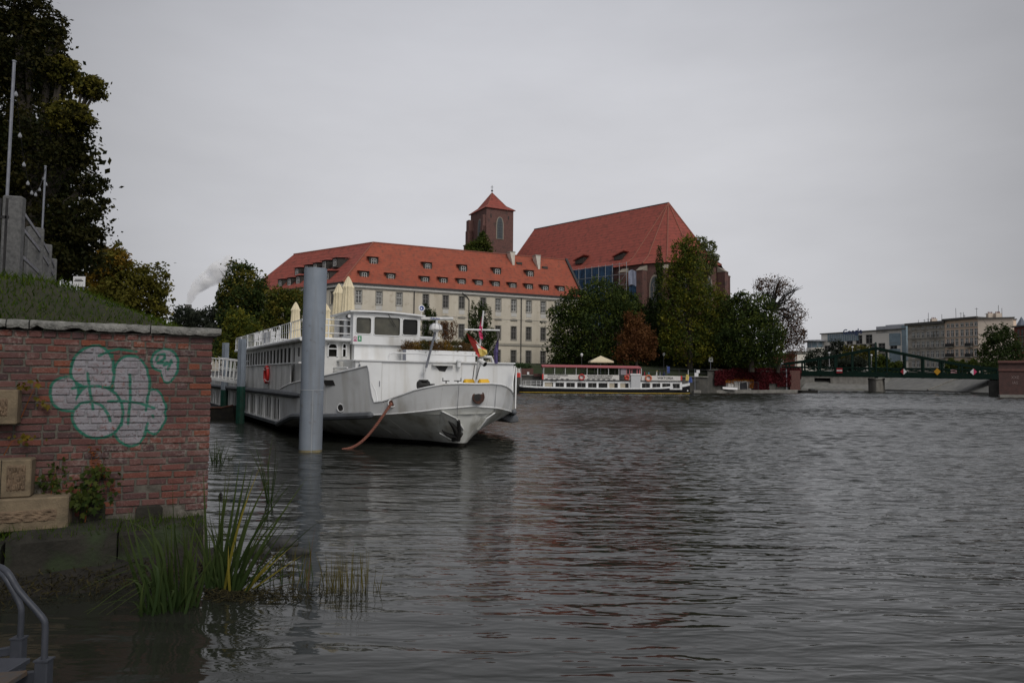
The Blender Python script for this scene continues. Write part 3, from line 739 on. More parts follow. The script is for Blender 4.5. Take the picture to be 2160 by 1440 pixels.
leaf_plant('yellow_vine', 'thin vine with yellow leaves hanging on the wall, upper clump', [(wq(58, 812, .12), .14, .05, .06, 12), (wq(82, 850, .1), .09, .04, .06, 7)], 20, .045, 'yellow_leaf', [[wq(45, 880, .05), wq(62, 840, .1), wq(80, 803, .05)]])
leaf_plant('yellow_vine', 'thin vine with yellow leaves hanging on the wall, lower clump', [(wq(50, 925, .14), .20, .05, .07, 16)], 20, .04, 'yellow_leaf', [[wq(8, 960, .1), wq(25, 930, .12), wq(60, 915, .1)]])

n_ = 2600; C = np.array([list(wp(random.uniform(.05, 3.2), (.47 if random.random() < .7 else .3)+random.random()*.03, random.uniform(.05, .72))) for _ in range(n_)])
hh_ = .03+.10*RNG.random(n_)**2; an_ = RNG.random(n_)*6.28; V = np.stack([C+np.stack([np.cos(an_)*.005, np.sin(an_)*.005, 0*an_], 1), C-np.stack([np.cos(an_)*.005, np.sin(an_)*.005, 0*an_], 1), C+np.stack([RNG.normal(0, .03, n_), RNG.normal(0, .03, n_), hh_], 1)], 1).reshape(-1, 3)
tag(raw_mesh('ledge_weeds', V, np.arange(3*n_).reshape(n_, 3), 'grass_leaf', None, np.repeat(RNG.random(n_)*.7, 3), 3), 'thin weeds and moss on the dark stone ledge', 'weeds', kind='stuff')
# ---- reeds and rushes
def blade(base, tip, bend, wid, mat, root, name='blade', kink=None):
    base = Vector(base); tip = Vector(tip); n = 9; pts = []
    side = Vector((random.uniform(.6, 1), random.uniform(-.7, .7), 0)).normalized()
    for i in range(n):
        t = i/(n-1); p = base.lerp(tip, t)+Vector(bend)*math.sin(math.pi*t)
        if kink and t > kink[0]: p = p+Vector(kink[1])*((t-kink[0])/(1-kink[0]))
        pts.append(p)
    V = []; T = []
    for i, p in enumerate(pts):
        t = i/(n-1); w = wid*(1-t**2.2)*(.75+.25*math.sin(math.pi*min(1, t*1.3)))+.0006
        fold = Vector((0, -.25*w, 0)); V += [p-side*w, p+fold, p+side*w]; T += [.15+.85*t]*3
    F = []
    for i in range(n-1):
        for j in (0, 1): F.append((3*i+j, 3*i+j+1, 3*i+j+4, 3*i+j+3))
    raw_mesh(name, np.array([list(v) for v in V]), np.array(F), mat, root, np.clip(np.array(T)*random.uniform(.5, 1), 0, 1))
def reed_clump(label, bases, blades, group='reed clumps in the shallows', name='reed_clump', depth_j=.10, more=0, wid=1.0):
    b0 = G(*bases); root = thing(name, label, 'reeds', Vector((b0.x, b0.y, -.02)), group)
    blades = list(blades); n0 = len(blades)
    if more:
        for _ in range(more):
            q = random.choice(blades[:n0]); q = q if q[6] == 'reed_green' or random.random() < .3 else blades[0]; dx = random.gauss(0, 14); blades.append((q[0]+dx, q[1]+random.uniform(-6, 3), q[2]+dx*1.6+random.gauss(0, 34), q[3]+random.uniform(-5, 80), q[4]*random.uniform(.4, 1.4), q[5]*.85, q[6]))
    for (bx, by, tx, ty, bend, w, mat) in blades:
        w = w*wid
        b = G(bx, by); b.z = -.05; t = P(tx, ty, b.y+random.uniform(-depth_j, depth_j))
        bl = bend/1440*b.y; blade(b, t, (bl*.4, random.uniform(-.05, .05), abs(bl)*.5+0), w, mat, root)
    return root
g, y_ = 'reed_green', 'reed_yellow'
reed_clump('broad green reed clump nearest the camera, left of the taller one', (370, 1290), [
    (318, 1292, 268, 1070, 10, .016, g), (335, 1295, 262, 1085, -20, .014, g), (350, 1290, 310, 1060, 14, .017, g), (360, 1292, 335, 1070, 8, .016, g), (375, 1285, 366, 1090, -8, .018, g),
    (385, 1282, 384, 1092, 6, .018, g), (395, 1283, 415, 1085, -10, .018, g), (400, 1288, 365, 1000, -40, .013, g), (380, 1290, 432, 1100, -18, .015, g), (310, 1296, 140, 1258, 150, .015, g), (318, 1290, 185, 1225, 140, .013, g), (330, 1292, 250, 1250, 120, .011, g),
    (330, 1290, 215, 1205, 150, .014, g), (345, 1290, 255, 1095, 90, .013, g), (325, 1293, 322, 1150, 5, .013, g), (412, 1280, 432, 1180, 6, .014, g), (300, 1298, 305, 1222, 0, .012, g), (365, 1286, 300, 1090, 30, .016, g),
    (342, 1288, 350, 1130, -6, .014, g), (404, 1278, 398, 1120, 4, .015, g), (372, 1288, 395, 1110, 5, .014, g), (357, 1287, 330, 1140, 0, .013, g), (295, 1285, 250, 1270, 20, .010, g), (388, 1290, 372, 1150, 0, .014, g)], more=44, wid=1.15)
reed_clump('tall green and yellow reed clump in the middle of the bank edge', (490, 1245), [
    (460, 1240, 522, 968, 8, .019, g), (472, 1245, 550, 980, -14, .013, y_), (490, 1245, 610, 1000, -22, .020, g), (480, 1242, 525, 1085, -4, .017, g), (500, 1248, 620, 1070, -16, .012, g), (455, 1238, 440, 1080, 8, .016, g),
    (465, 1240, 475, 1050, -6, .017, g), (505, 1246, 620, 1148, 22, .012, y_), (515, 1245, 580, 1170, 8, .018, y_), (520, 1240, 645, 1205, 26, .012, g), (448, 1236, 380, 1060, 24, .014, g), (476, 1244, 425, 1092, 16, .015, g),
    (512, 1240, 690, 1088, 60, .009, g), (495, 1246, 560, 1100, -8, .014, g), (486, 1248, 482, 1150, 4, .012, y_), (468, 1243, 455, 1130, 0, .015, g), (478, 1240, 500, 1120, 2, .014, g), (509, 1242, 600, 1150, 10, .011, y_), (440, 1240, 430, 1160, 0, .012, g), (500, 1240, 548, 1140, 5, .012, g)], more=44, wid=1.15)
reed_clump('slender dark reed tuft behind the tall clump, near the wall corner', (568, 1060), [
    (565, 1060, 515, 930, 14, .010, g), (566, 1060, 530, 915, 10, .010, g), (568, 1060, 578, 912, -14, .012, g), (570, 1060, 580, 920, 14, .011, g), (572, 1060, 588, 958, 4, .008, g), (569, 1060, 545, 945, 6, .009, g), (567, 1062, 562, 960, 0, .012, g), (570, 1062, 604, 1038, 40, .008, g), (572, 1060, 575, 1000, 2, .008, g), (564, 1061, 536, 965, 4, .008, g)])
tuft = []
for i in range(26):
    bx = 447+random.random()*24; tuft.append((bx, 972+random.random()*8, bx+random.uniform(-14, 24), 918+random.random()*40, random.uniform(-6, 6), .008, g))
for i in range(9):
    bx = 478+random.random()*8; tuft.append((bx, 970, bx+random.uniform(-4, 22), 946+random.random()*16, 2, .005, g))
reed_clump('low grassy tuft at the water just past the wall corner', (458, 976), tuft)
rush = []
for i in range(52):
    bx = random.uniform(688, 802); by = 1243+random.uniform(-12, 10); h = random.uniform(35, 95) if 700 < bx < 790 else random.uniform(20, 50)
    rush.append((bx, by, bx+random.gauss(0, 6), by-h, 0, .0042, 'rush_brown'))
reed_clump('low patch of brown rush stems standing in the water', (745, 1245), rush, name='rush_patch', depth_j=.03)
extra = []
for i in range(26):
    bx = random.uniform(560, 690); by = 1235+random.uniform(-14, 10)
    extra.append((bx, by, bx+random.gauss(6, 18), by-random.uniform(30, 95), random.uniform(-6, 6), .005, random.choice(('rush_brown', g, 'rush_brown'))))
extra.append((650, 1240, 665, 1112, -4, .004, 'dry_leaf')); extra.append((662, 1125, 690, 1118, 0, .003, 'dry_leaf'))
reed_clump('sparse broken stems between the tall reeds and the rush patch', (620, 1235), extra, name='rush_patch')
n = 900; C = np.array([list(G(random.gauss(520, 75), random.gauss(1252, 9), .012)) for _ in range(n)])
V, F, T = leaf_arrays(C, .04, RNG.random(n), .14); V[:, 2] = np.clip(V[:, 2], .004, .035)
tag(raw_mesh('floating_litter', V, F, 'debris', None, T), 'floating dead reed litter round the stems', 'litter', kind='stuff')
m = MB(); p = G(463, 1047); m.tube([p, p+Vector((.03, 0, .06)), p+Vector((.05, 0, .02))], [.03, .035, .02], 7); tag(m.build('floating_twig', 'boot_black'), 'small dark lump of driftwood floating past the wall corner', 'driftwood')

# ---- steel bathing ladder, lower left
def ladder():
    Y1, Y2 = 4.35, 3.85
    root = thing('boarding_ladder', 'galvanised steel ladder with two bent handrails going down into the water', 'ladder', P(60, 1440, 4.1)-Vector((0, 0, .3)))
    def rail(pts, Y, r):
        q = [P(x, y, Y+dy) for x, y, dy in pts]; sm = []
        for i in range(len(q)-1):
            for t in (0, .33, .66):
                a = q[max(i-1, 0)]; b = q[i]; c = q[i+1]; d = q[min(i+2, len(q)-1)]
                sm.append(.5*((2*b)+(c-a)*t+(2*a-5*b+4*c-d)*t*t+(3*b-a-3*c+d)*t**3))
        sm.append(q[-1]); m = MB(); m.tube(sm, r, 12); m.build('handrail', 'ladder_steel', root, smooth=True)
    rail([(-60, 1205, .25), (-20, 1206, .1), (8, 1213, .0), (36, 1262, 0), (44, 1280, 0), (45, 1300, 0), (42, 1355, 0)], Y1, .0175)
    rail([(-60, 1192, .3), (-15, 1192, .1), (14, 1204, 0), (40, 1245, 0), (88, 1300, 0), (95, 1318, 0), (95, 1345, 0), (93, 1400, 0)], Y2, .0165)
    for (x, y, Y, w) in ((40, 1345, Y1, .072), (93, 1391, Y2, .072)):
        p = P(x, y, Y); m = MB(); m.box((p.x, p.y, p.z-.55), (w, .06, 1.1)); m.build('socket_post', 'ladder_steel', root, bevel=.006)
        m = MB(); m.box((p.x, p.y, p.z+.003), (w+.008, .068, .008)); m.build('socket_lip', 'ladder_steel', root)
    for (x0, y0, x1, y1, Y, h) in ((-80, 1390, 28, 1370, Y1, .05), (30, 1432, 82, 1424, Y2, .06)):
        m = MB(); a = P(x0, y0, Y+.05); b = P(x1, y1, Y); m.beam(a, b, .04, h); m.build('cross_bar', 'ladder_steel', root, bevel=.004)
    a = P(-40, 1412, 3.9); b = P(30, 1412, 3.9); m = MB(); m.beam(a, b, .26, .03); m.build('tread', 'ladder_steel', root, bevel=.004)
    a = P(-40, 1445, 3.7); b = P(22, 1440, 3.7); m = MB(); m.beam(a, b, .26, .03); m.build('tread', 'grating', root, bevel=.004)
ladder()

# ---- granite fence posts with steel rails, string-light poles, sign
def bank_things():
    ps = [(31, 415, 13.0), (74, 480, 15.6), (93, 515, 17.6), (105, 545, 19.7), (113, 560, 21.8)]
    tops = []
    for i, (px, py, Y) in enumerate(ps):
        t = P(px, py, Y); zb = BANK_Z(t)-.1; m = MB(); lb = ['broad granite fence post nearest the camera, second from left edge', 'granite fence post behind the broad nearest one', 'third granite fence post up the bank', 'fourth granite fence post, half hidden by grass', 'farthest small granite fence post'][i]
        ang = .25 if i == 0 else 1.0
        R = Matrix.Rotation(ang, 3, 'Z'); m.box((t.x, t.y, (t.z+zb)/2), (.33, .20, t.z-zb), R)
        o = m.build('granite_post', 'granite', bevel=.025); tag(o, lb, 'post', 'granite fence posts on the bank'); tops.append((t, zb))
    for i in range(len(tops)-1):
        (a, za), (b, zb) = tops[i], tops[i+1]; mid = (a+b)/2
        root = thing('fence_rail_panel', ['steel rail panel between the two nearest granite posts', 'steel rail panel between second and third granite posts', 'steel rail panel between third and fourth granite posts', 'last steel rail panel at the far granite post'][i], 'railing', Vector((mid.x, mid.y, min(za, zb))), 'steel rail panels of the bank fence')
        for fr in (.12, .28, .55, .85):
            m = MB(); off = Vector((.1, .05, 0)); m.beam(Vector((a.x, a.y, a.z-fr*(a.z-za)))+off, Vector((b.x, b.y, b.z-fr*(b.z-zb)))+off, .03, .07); m.build('rail', 'galv', root)
    t = P(6, 418, 12.2); zb = BANK_Z(t); m = MB(); root = thing('park_gate', 'dark steel gate panel at the left edge beside the granite post', 'gate', Vector((t.x-.1, t.y, zb)))
    for k in range(3): m = MB(); m.beam((t.x-.16+k*.12, t.y, zb), (t.x-.16+k*.12, t.y, t.z), .03, .03); m.build('bar', 'black_metal', root)
    for k in range(2): m = MB(); m.beam((t.x-.3, t.y, zb+.15+k*1.1), (t.x+.12, t.y, zb+.15+k*1.1), .03, .05); m.build('cross_rail', 'black_metal', root)
    pl = [(30, 131, 13.4, 'tallest thin light pole behind the nearest granite post'), (96, 352, 20.0, 'second thin light pole along the bank fence'), (131, 460, 26.4, 'third thin light pole along the bank fence'), (148, 525, 32.7, 'farthest and smallest thin light pole on the bank')]
    tp = []
    for px, py, Y, lb in pl:
        t = P(px, py, Y); b = Vector((t.x-.02, t.y, BANK_Z(t)-.1)); root = thing('light_pole', lb, 'pole', b, 'string light poles along the bank')
        m = MB(); m.tube([b, t], .028, 8); m.build('shaft', 'galv', root, smooth=True); m = MB(); m.tube([t, t+Vector((.0, 0, .03))], .036, 8); m.build('cap', 'galv', root); tp.append(t)
    for i in range(3):
        a, b = tp[i]-Vector((0, 0, .05)), tp[i+1]-Vector((0, 0, .05)); root = thing('string_light', ['string of glass bulbs between the tallest and second pole', 'string of glass bulbs between second and third pole', 'string of glass bulbs between third and last pole'][i], 'string lights', (a+b)/2-Vector((0, 0, .8)), 'bulb strings on the bank')
        pts = [a.lerp(b, k/16)-Vector((0, 0, (1.5-.3*i)*4*(k/16)*(1-k/16))) for k in range(17)]
        m = MB(); m.tube(pts, .008, 5); m.build('cable', 'black_metal', root)
        for k in range(1, 16, 2):
            m = MB(); p = pts[k]; m.lathe([(.010, -.02), (.02, -.04), (.034, -.08), (.036, -.10), (.024, -.125), (.006, -.135)], p, 8); m.build('bulb', 'bulb_glass', root, smooth=True)
    a = P(155, 583, 20.0); b = P(179, 605, 20.0); zt, zb = a.z, b.z; cx = (a.x+b.x)/2
    root = thing('notice_board', 'small white notice board on the grass slope', 'sign', Vector((cx, 20, BANK_Z(Vector((cx, 20, 0))))))
    m = MB(); m.box((cx, 20, (zt+zb)/2), (b.x-a.x, .03, zt-zb)); m.build('board', 'sign_white', root, bevel=.005)
    for s in (-1, 1): m = MB(); m.beam((cx+s*.12, 20.03, BANK_Z(Vector((cx, 20, 0)))-.2), (cx+s*.12, 20.03, zt-.02), .03, .03); m.build('leg', 'galv', root)
    m = MB(); m.box((cx, 19.982, zt-.13), (.26, .004, .03)); m.box((cx-.01, 19.982, zt-.09), (.2, .004, .02)); m.build('printed_lines', 'black_print', root)
bank_things()

# ================================================================== moored hotel ship
SO = Vector((-1.40, 22.4, 0)); SAFT = Vector((-.505, .863, 0)).normalized(); SNEAR = Vector((-SAFT.y, SAFT.x, 0))   # near side: towards camera-left
SROT = math.atan2(SAFT.y, SAFT.x)
def S(L, y, z): return SO+SAFT*L+SNEAR*y+Vector((0, 0, z))
def sl(p):                                         # world -> ship coords
    r = Vector(p)-SO; return r.dot(SAFT), r.dot(SNEAR), p[2]
def s_at_L(px, py, L0):                            # photo point on the cross-ship plane L = L0
    A = S(L0, 0, 0); B = S(L0, 1, 0); u, z = hit(px, py, A, B); return (L0, u, z)
def s_at_y(px, py, y0):                            # photo point on the fore-aft plane y = y0
    A = S(0, y0, 0); B = S(1, y0, 0); u, z = hit(px, py, A, B); return (u, y0, z)
HB = 4.14
def ship():
    root = thing('moored_ship', 'large white moored passenger ship with wheelhouse and dented bow', 'ship', SO, rotz=SROT)
    # --- plan outline of the bow, near side positive
    ys = sorted([HB*math.sin(t*math.pi/2) for t in np.linspace(0, 1, 26)]+[2.62, 2.67, 2.72, 2.76, 2.80])
    side = [(5.5*(abs(y)/HB)**2.2, y) for y in ys]
    aft = [6.3, 7.2, 8.2, 8.72]
    near = side+[(L_, HB) for L_ in aft]
    def ztop(y, L_):
        a = abs(y)
        if y < -1.7: return float(np.interp(a, [1.7, 2.6, 4.14], [1.90, 1.55, 1.7]))
        if L_ > 5.5: return float(np.interp(L_, [5.5, 7, 9, 9.5], [2.12, 2.02, 1.72, 1.66]))
        return float(np.interp(a, [0, .6, 1.1, 1.7, 2.1, 2.45, 2.62, 2.70, 2.78, 3.4, 3.9, 4.14], [2.09, 2.10, 2.06, 1.90, 1.68, 1.49, 1.46, 1.75, 2.66, 2.42, 2.22, 2.12]))
    def zkn(y, L_):
        if L_ > 5.5: return float(np.interp(L_, [5.5, 6.3, 8.6, 9.5], [.86, .80, .36, .36]))
        return float(np.interp(abs(y), [0, 1, 2, 2.8, 3.6, 4.14], [1.38, 1.30, 1.14, 1.02, .90, .86]))
    def station(L_, y, z, kn, tp):
        """hull point: flared above the knuckle, drawn in below it"""
        k = 1 if L_ > 5.5 else (1-(L_/5.5))
        if z >= kn: fl = (z-kn)/max(.2, 2.3-kn); dL = -.30-.35*fl*(.4+.6*k); dy = .05*fl
        else:
            fl = (kn-z)/kn; dL = -.30+.75*fl*(.35+.65*k)+.55*fl*(1-k)*1.2; dy = -1.75*fl*min(1, abs(y)/2.2)
        yy = y+(1 if y > 0 else -1)*dy if abs(y) > 1e-6 else 0.0
        LL = L_+dL*(1 if L_ < 5.5 else max(0, 1-(L_-5.5)/2.5))
        # dents round the stem
        for (dyc, zc, r, a) in ((-.55, 2.0, .35, .06), (.1, 1.15, .28, .09), (-.25, .95, .22, -.05), (.55, 1.75, .4, .05), (-.9, 1.85, .3, .05), (.35, .7, .2, .05), (-.5, 1.12, .16, .06)):
            d2 = (y-dyc)**2+(z-zc)**2; LL += a*math.exp(-d2/(r*r))
        return S(LL, yy, z)
    full = [(a, b) for a, b in reversed(near)]+[(a, -b) for a, b in near[1:]]
    up, low = [], []
    for (L_, y) in full:
        kn, tp = zkn(y, L_), ztop(y, L_)
        up.append([station(L_, y, kn+(tp-kn)*i/10, kn, tp) for i in range(11)])
        low.append([station(L_, y, max(.0, kn)*(1-i/8)+.14*(i/8), kn, tp) for i in range(9)])
    m = MB(); m.grid(up); ub = m.build('bow_bulwark', 'hull_white', root, smooth='all')
    m = MB(); m.grid(low); m.build('bow_lower_hull', 'hull_low', root, smooth='all')
    bt = [[station(L_, y, .14*(1-i/3)-.3*(i/3), zkn(y, L_), 0) for i in range(4)] for (L_, y) in full]
    m = MB(); m.grid(bt); m.build('boot_top', 'boot_black', root, smooth='all')
    def cap(pts, r, name, mat, par=root): mm = MB(); mm.tube(pts, r, 6); return mm.build(name, mat, par, smooth=True)
    nn = len(side); tops = [u[-1] for u in up]; kns = [u[0] for u in up]
    cap([p+Vector((0, 0, .012)) for p in tops], .03, 'bulwark_cap', 'white_paint', ub)
    cap([p for p in kns[len(aft)+5:-len(aft)-5]], .022, 'knuckle_bead', 'white_paint', ub)
    for i in range(len(aft)+2, len(up)-len(aft)-2, 6):
        m = MB(); m.tube([p+(p-S(5, 0, p.z)).normalized()*.002 for p in up[i][1:-1]], .006, 4); m.build('plate_seam', 'dirty_white', ub)
        m = MB(); m.tube([p+(p-S(5, 0, p.z)).normalized()*.002 for p in low[i][1:-1]], .006, 4); m.build('plate_seam', 'dirty_white', root)
    # inner face of the bulwark and foredeck
    inner = [[p+(S(6, 0, 0)-p).normalized()*.06*Vector((1, 1, 0)).length if False else p-(p-S(5, 0, p.z)).normalized()*.08 for p in u] for u in up]
    m = MB(); m.grid(inner); m.build('bulwark_lining', 'dirty_white', root, smooth='all')
    dk = [p-(p-S(5, 0, p.z)).normalized()*.09 for p in kns]; dk = [Vector((p.x, p.y, 1.12)) for p in dk[4:-4]]
    m = MB(); m.quad(*dk); m.build('foredeck', 'deck_grey', root)
    # --- hull aft: straight sides, skirt with slot windows, rub rail
    AFT = 38.0
    slots = []; Ls = [9.05, 9.75, 10.75, 11.4, 12.6, 13.3, 14.5, 15.2, 16.4, 17.2, 20.2, 21, 22.4, 23.2, 24.6, 25.4, 27, 28, 30, 31]
    for sL in Ls: slots.append((sL, sL+.30, .52, 1.36))
    for s_ in (1, -1):
        A = S(8.7, HB*s_, 0); B = S(AFT, HB*s_, 0)
        m = MB(); pts = [S(8.7, HB*s_, 0), S(AFT, HB*s_, 0)]
        if s_ > 0:
            # outward is +near: facade() faces right of A->B, so run it aft-to-fore
            hl = [(AFT-b, AFT-a, c, d) for a, b, c, d in slots]
            facade(m, S(AFT, HB, 0), S(8.7-0, HB, 0), .36, 1.54, hl, .03)
        else: m.quad(S(8.7, -HB, .36), S(AFT, -HB, .36), S(AFT, -HB, 1.54), S(8.7, -HB, 1.54))
        hs = m.build('hull_side', 'dirty_white', root)
        m = MB(); m.quad(S(8.7, (HB-1.6)*s_, -.3), S(AFT, (HB-1.6)*s_, -.3), S(AFT, HB*s_, .355), S(8.7, HB*s_, .355)); m.build('hull_bottom_side', 'boot_black', root)
        m = MB(); m.beam(S(8.6, (HB+.03)*s_, .36), S(AFT, (HB+.03)*s_, .36), .10, .12); m.build('skirt_beam', 'strake', root)
        m = MB(); m.tube([S(5.3, (HB+.0)*s_, 1.60), S(6.2, (HB+.05)*s_, 1.60), S(AFT, (HB+.06)*s_, 1.60)], [.07, .12, .12], 8); m.build('rub_rail', 'strake', root, smooth=True)
        if s_ > 0:
            for (a, b, c, d) in slots:
                m = MB(); m.quad(S(a, HB-.028, c), S(b, HB-.028, c), S(b, HB-.028, d), S(a, HB-.028, d)); m.build('slot_pane', 'glass_ship', hs)
            for k in range(0, len(Ls)-1, 2):
                a, b = Ls[k]-.28, Ls[k+1]+.58; m = MB()
                for (p, q) in (((a, .44), (b, .44)), ((b, .44), (b, 1.46)), ((b, 1.46), (a, 1.46)), ((a, 1.46), (a, .44))): m.beam(S(p[0], HB+.02, p[1]), S(q[0], HB+.02, q[1]), .05, .05, SNEAR)
                m.build('slot_frame', 'white_paint', hs)
    m = MB(); m.quad(S(AFT, HB, -.3), S(AFT, -HB, -.3), S(AFT, -HB, 1.54), S(AFT, HB, 1.54)); m.build('transom', 'dirty_white', root)
    m = MB(); m.quad(S(4, 4.0, 1.62), S(4, -4.0, 1.62), S(AFT, -4.0, 1.62), S(AFT, 4.0, 1.62)); m.build('main_deck', 'deck_grey', root)
    # dark strakes running into pointed fenders at the bow, both sides
    for s_ in (1, -1):
        pts = []
        for (L_, y) in near:
            if y < 2.45: continue
            kn = zkn(y, L_); p = station(L_, y, kn, kn, 2); o_ = (p-S(5.5, 0, p.z)).normalized() if L_ < 5.5 else SNEAR
            pts.append((p+o_*.10, 1 if L_ > 2 else .5))
        if s_ < 0: pts = [((lambda c: S(c[0], -c[1], c[2]))(sl(p)), r) for p, r in pts]
        m = MB(); m.tube([p for p, r in pts], [.03, .08]+[.115]*(len(pts)-2), 8); m.build('bow_fender', 'strake', root, smooth=True)
    q = [s_at_L(x, y, 2.9) for x, y in ((1052, 880), (1050, 871), (1076, 870), (1094, 878), (1095, 889), (1078, 892))]
    m = MB(); m.ext([S(*p) for p in q], SAFT*1.3); m.build('side_sponson', 'strake', root, bevel=.03)
    # --- lower deckhouse bulkhead (full of small fittings)
    yN, yF, ZB = 2.55, -4.05, 2.88
    m = MB(); m.ext([S(4, yN, 1.10), S(4, yF, 1.10), S(4, yF, ZB), S(4, yN, ZB)], SAFT*2.6)
    bh = m.build('forward_bulkhead', 'white_paint', root)
    for yy in (1.55, -.1, -1.7, -3.1): m = MB(); m.beam(S(3.995, yy, 1.3), S(3.995, yy, ZB-.05), .012, .012); m.build('panel_seam', 'dirty_white', bh)
    m = MB(); m.beam(S(3.97, yN, 1.16), S(3.97, yF, 1.16), .06, .42); m.build('coaming', 'deck_grey', root)
    m = MB(); m.beam(S(3.96, yN+.04, ZB+.015), S(3.96, yF-.03, ZB+.015), .10, .05); m.beam(S(4, yN+.03, ZB+.015), S(8.6, yN+.6, ZB+.015), .10, .05); m.build('house_edge', 'white_paint', root)
    # door on the bulkhead
    m = MB(); m.ext([S(3.985, 2.42, 1.3), S(3.985, 1.58, 1.3), S(3.985, 1.58, ZB-.04), S(3.985, 2.42, ZB-.04)], -SAFT*.03); dr = m.build('bulkhead_door', 'white_paint', root, bevel=.008)
    for z in (1.55, 2.15, 2.7): m = MB(); m.box(S(3.93, 2.42, z), (.05, .05, .10)); m.build('hinge', 'galv', dr)
    m = MB(); m.tube([S(3.93, 1.66, 1.95), S(3.93, 1.66, 2.15)], .015, 6); m.build('handle', 'galv', dr)
    # vent hood with rust stain, dome light, seam
    p = s_at_L(935, 770, 3.9); m = MB(); m.box(S(p[0], p[1], p[2]), (.18, .9, .04), Matrix.Rotation(SROT, 3, 'Z')); m.build('vent_hood', 'dirty_white', root)
    m = MB(); m.quad(*[S(3.992, p[1]+a, p[2]+b) for a, b in ((-.25, -.03), (.3, -.03), (.12, -.22), (-.12, -.25))]); m.build('vent_opening', 'black_metal', root)
    p = s_at_L(968, 766, 3.85); m = MB(); m.lathe([(.03, -.2), (.075, -.14), (.075, .04), (.10, .05), (.10, .12), (.03, .15)], S(*p), 10); m.build('deck_lamp', 'white_paint', root, smooth=True)
    # --- planter trough on top of the house front
    def rail(pts, r, name, par=root, mat='white_paint'): mm = MB(); mm.tube(pts, r, 7); return mm.build(name, mat, par, smooth=True)
    # loop handrail
    a = s_at_L(820, 757, 4.05); b = s_at_L(1018, 757, 4.05); zt = s_at_L(900, 746, 4.05)[2]
    pts = [S(4.05, a[1], ZB), S(4.05, a[1], zt-.12), S(4.05, a[1]-.05, zt-.03), S(4.05, a[1]-.16, zt), S(4.05, b[1]+.16, zt-.02), S(4.05, b[1]+.05, zt-.06), S(4.05, b[1], zt-.15), S(4.05, b[1], ZB)]
    rail(pts, .03, 'handrail_loop')
    # --- wheelhouse
    LW = 5.0; c0 = s_at_L(744, 722, LW); c1 = s_at_L(886, 722, LW); y0, y1 = c0[1], c1[1]; zw0 = 3.52; zw1 = s_at_L(744, 658, LW)[2]
    m = MB(); m.ext([S(LW+.12, y0-.1, ZB), S(LW+.12, y1+.1-.3, ZB), S(LW+.12, y1+.1-.3, zw0+.02), S(LW+.12, y0-.1, zw0+.02)], SAFT*2.6); m.build('wheelhouse_base', 'white_paint', root)
    wins = [((751, 668), (783, 705)), ((789, 667), (844, 709)), ((849, 672), (881, 708))]
    A = S(LW, y0, 0); B = S(LW, y1, 0); holes = []
    for (p0, p1) in wins:
        u0, z1 = hit(p0[0], p0[1], A, B); u1, z0 = hit(p1[0], p1[1], A, B); holes.append((u0, u1, z0, z1))
    m = MB(); pt, uu, nn_ = facade(m, A, B, zw0, zw1, holes, .10)
    Wd = (B-A).length; D = 2.5
    sh = [(.35, .85, zw0+.35, zw1-.2), (1.2, 1.9, zw0+.35, zw1-.2)]
    facade(m, S(LW+D, y0, 0), S(LW, y0, 0), zw0, zw1, [(D-b, D-a, c, d) for a, b, c, d in sh], .08)
    facade(m, S(LW, y1, 0), S(LW+D, y1, 0), zw0, zw1, [], .08)
    m.quad(S(LW+D, y0, zw0), S(LW+D, y1, zw0), S(LW+D, y1, zw1), S(LW+D, y0, zw1)); m.quad(S(LW, y0, zw0), S(LW, y1, zw0), S(LW+D, y1, zw0), S(LW+D, y0, zw0))
    wh = m.build('wheelhouse', 'hull_white', root)
    for i, h in enumerate(holes):
        f = MB(); a, b, c, d = h; r = .09
        # rounded rubber gasket
        ring = []
        for (cx, cz, s0) in ((b-r, d-r, 0), (a+r, d-r, 90), (a+r, c+r, 180), (b-r, c+r, 270)):
            for k in range(5): t = rad(s0+k*22.5); ring.append(pt(cx+r*math.cos(t), cz+r*math.sin(t), -.008))
        f.tube(ring+[ring[0]], .02, 5, False); w_ = f.build('window_frame', 'white_paint', wh)
        # square corners filled with paint colour
        g_ = MB(); g_.quad(*[pt(x, z, .06) for x, z in ((a-.03, c-.03), (b+.03, c-.03), (b+.03, d+.03), (a-.03, d+.03))]); g_.build('window_pane', 'glass_dark' if i == 2 else 'curtain_glass', wh)
    for (a, b, c, d) in sh:
        g_ = MB(); g_.quad(*[S(LW+x, y0-.05, z) for x, z in ((a-.02, c-.02), (b+.02, c-.02), (b+.02, d+.02), (a-.02, d+.02))]); g_.build('window_pane', 'glass_dark', wh)
    m = MB(); p0 = hit(818, 663, A, B); p1 = hit(835, 690, A, B); m.tube([pt(p0[0], p0[1], -.05), pt(p1[0], p1[1], -.03)], .012, 5); m.build('wiper', 'black_metal', wh)
    rf = [[S(LW-.15+ (D+.3)*j, y0+.15+(y1-y0-.3)*i/6, zw1+.05*math.sin(math.pi*i/6)-.04*(i/6)) for i in range(7)] for j in (0, 1)]
    m = MB(); m.grid(rf); m.grid([[p+Vector((0, 0, .06)) for p in r] for r in rf]); m.grid([rf[0], [p+Vector((0, 0, .06)) for p in rf[0]]]); m.grid([[r[0] for r in rf], [r[0]+Vector((0, 0, .06)) for r in rf]]); m.build('wheelhouse_roof', 'white_paint', root)
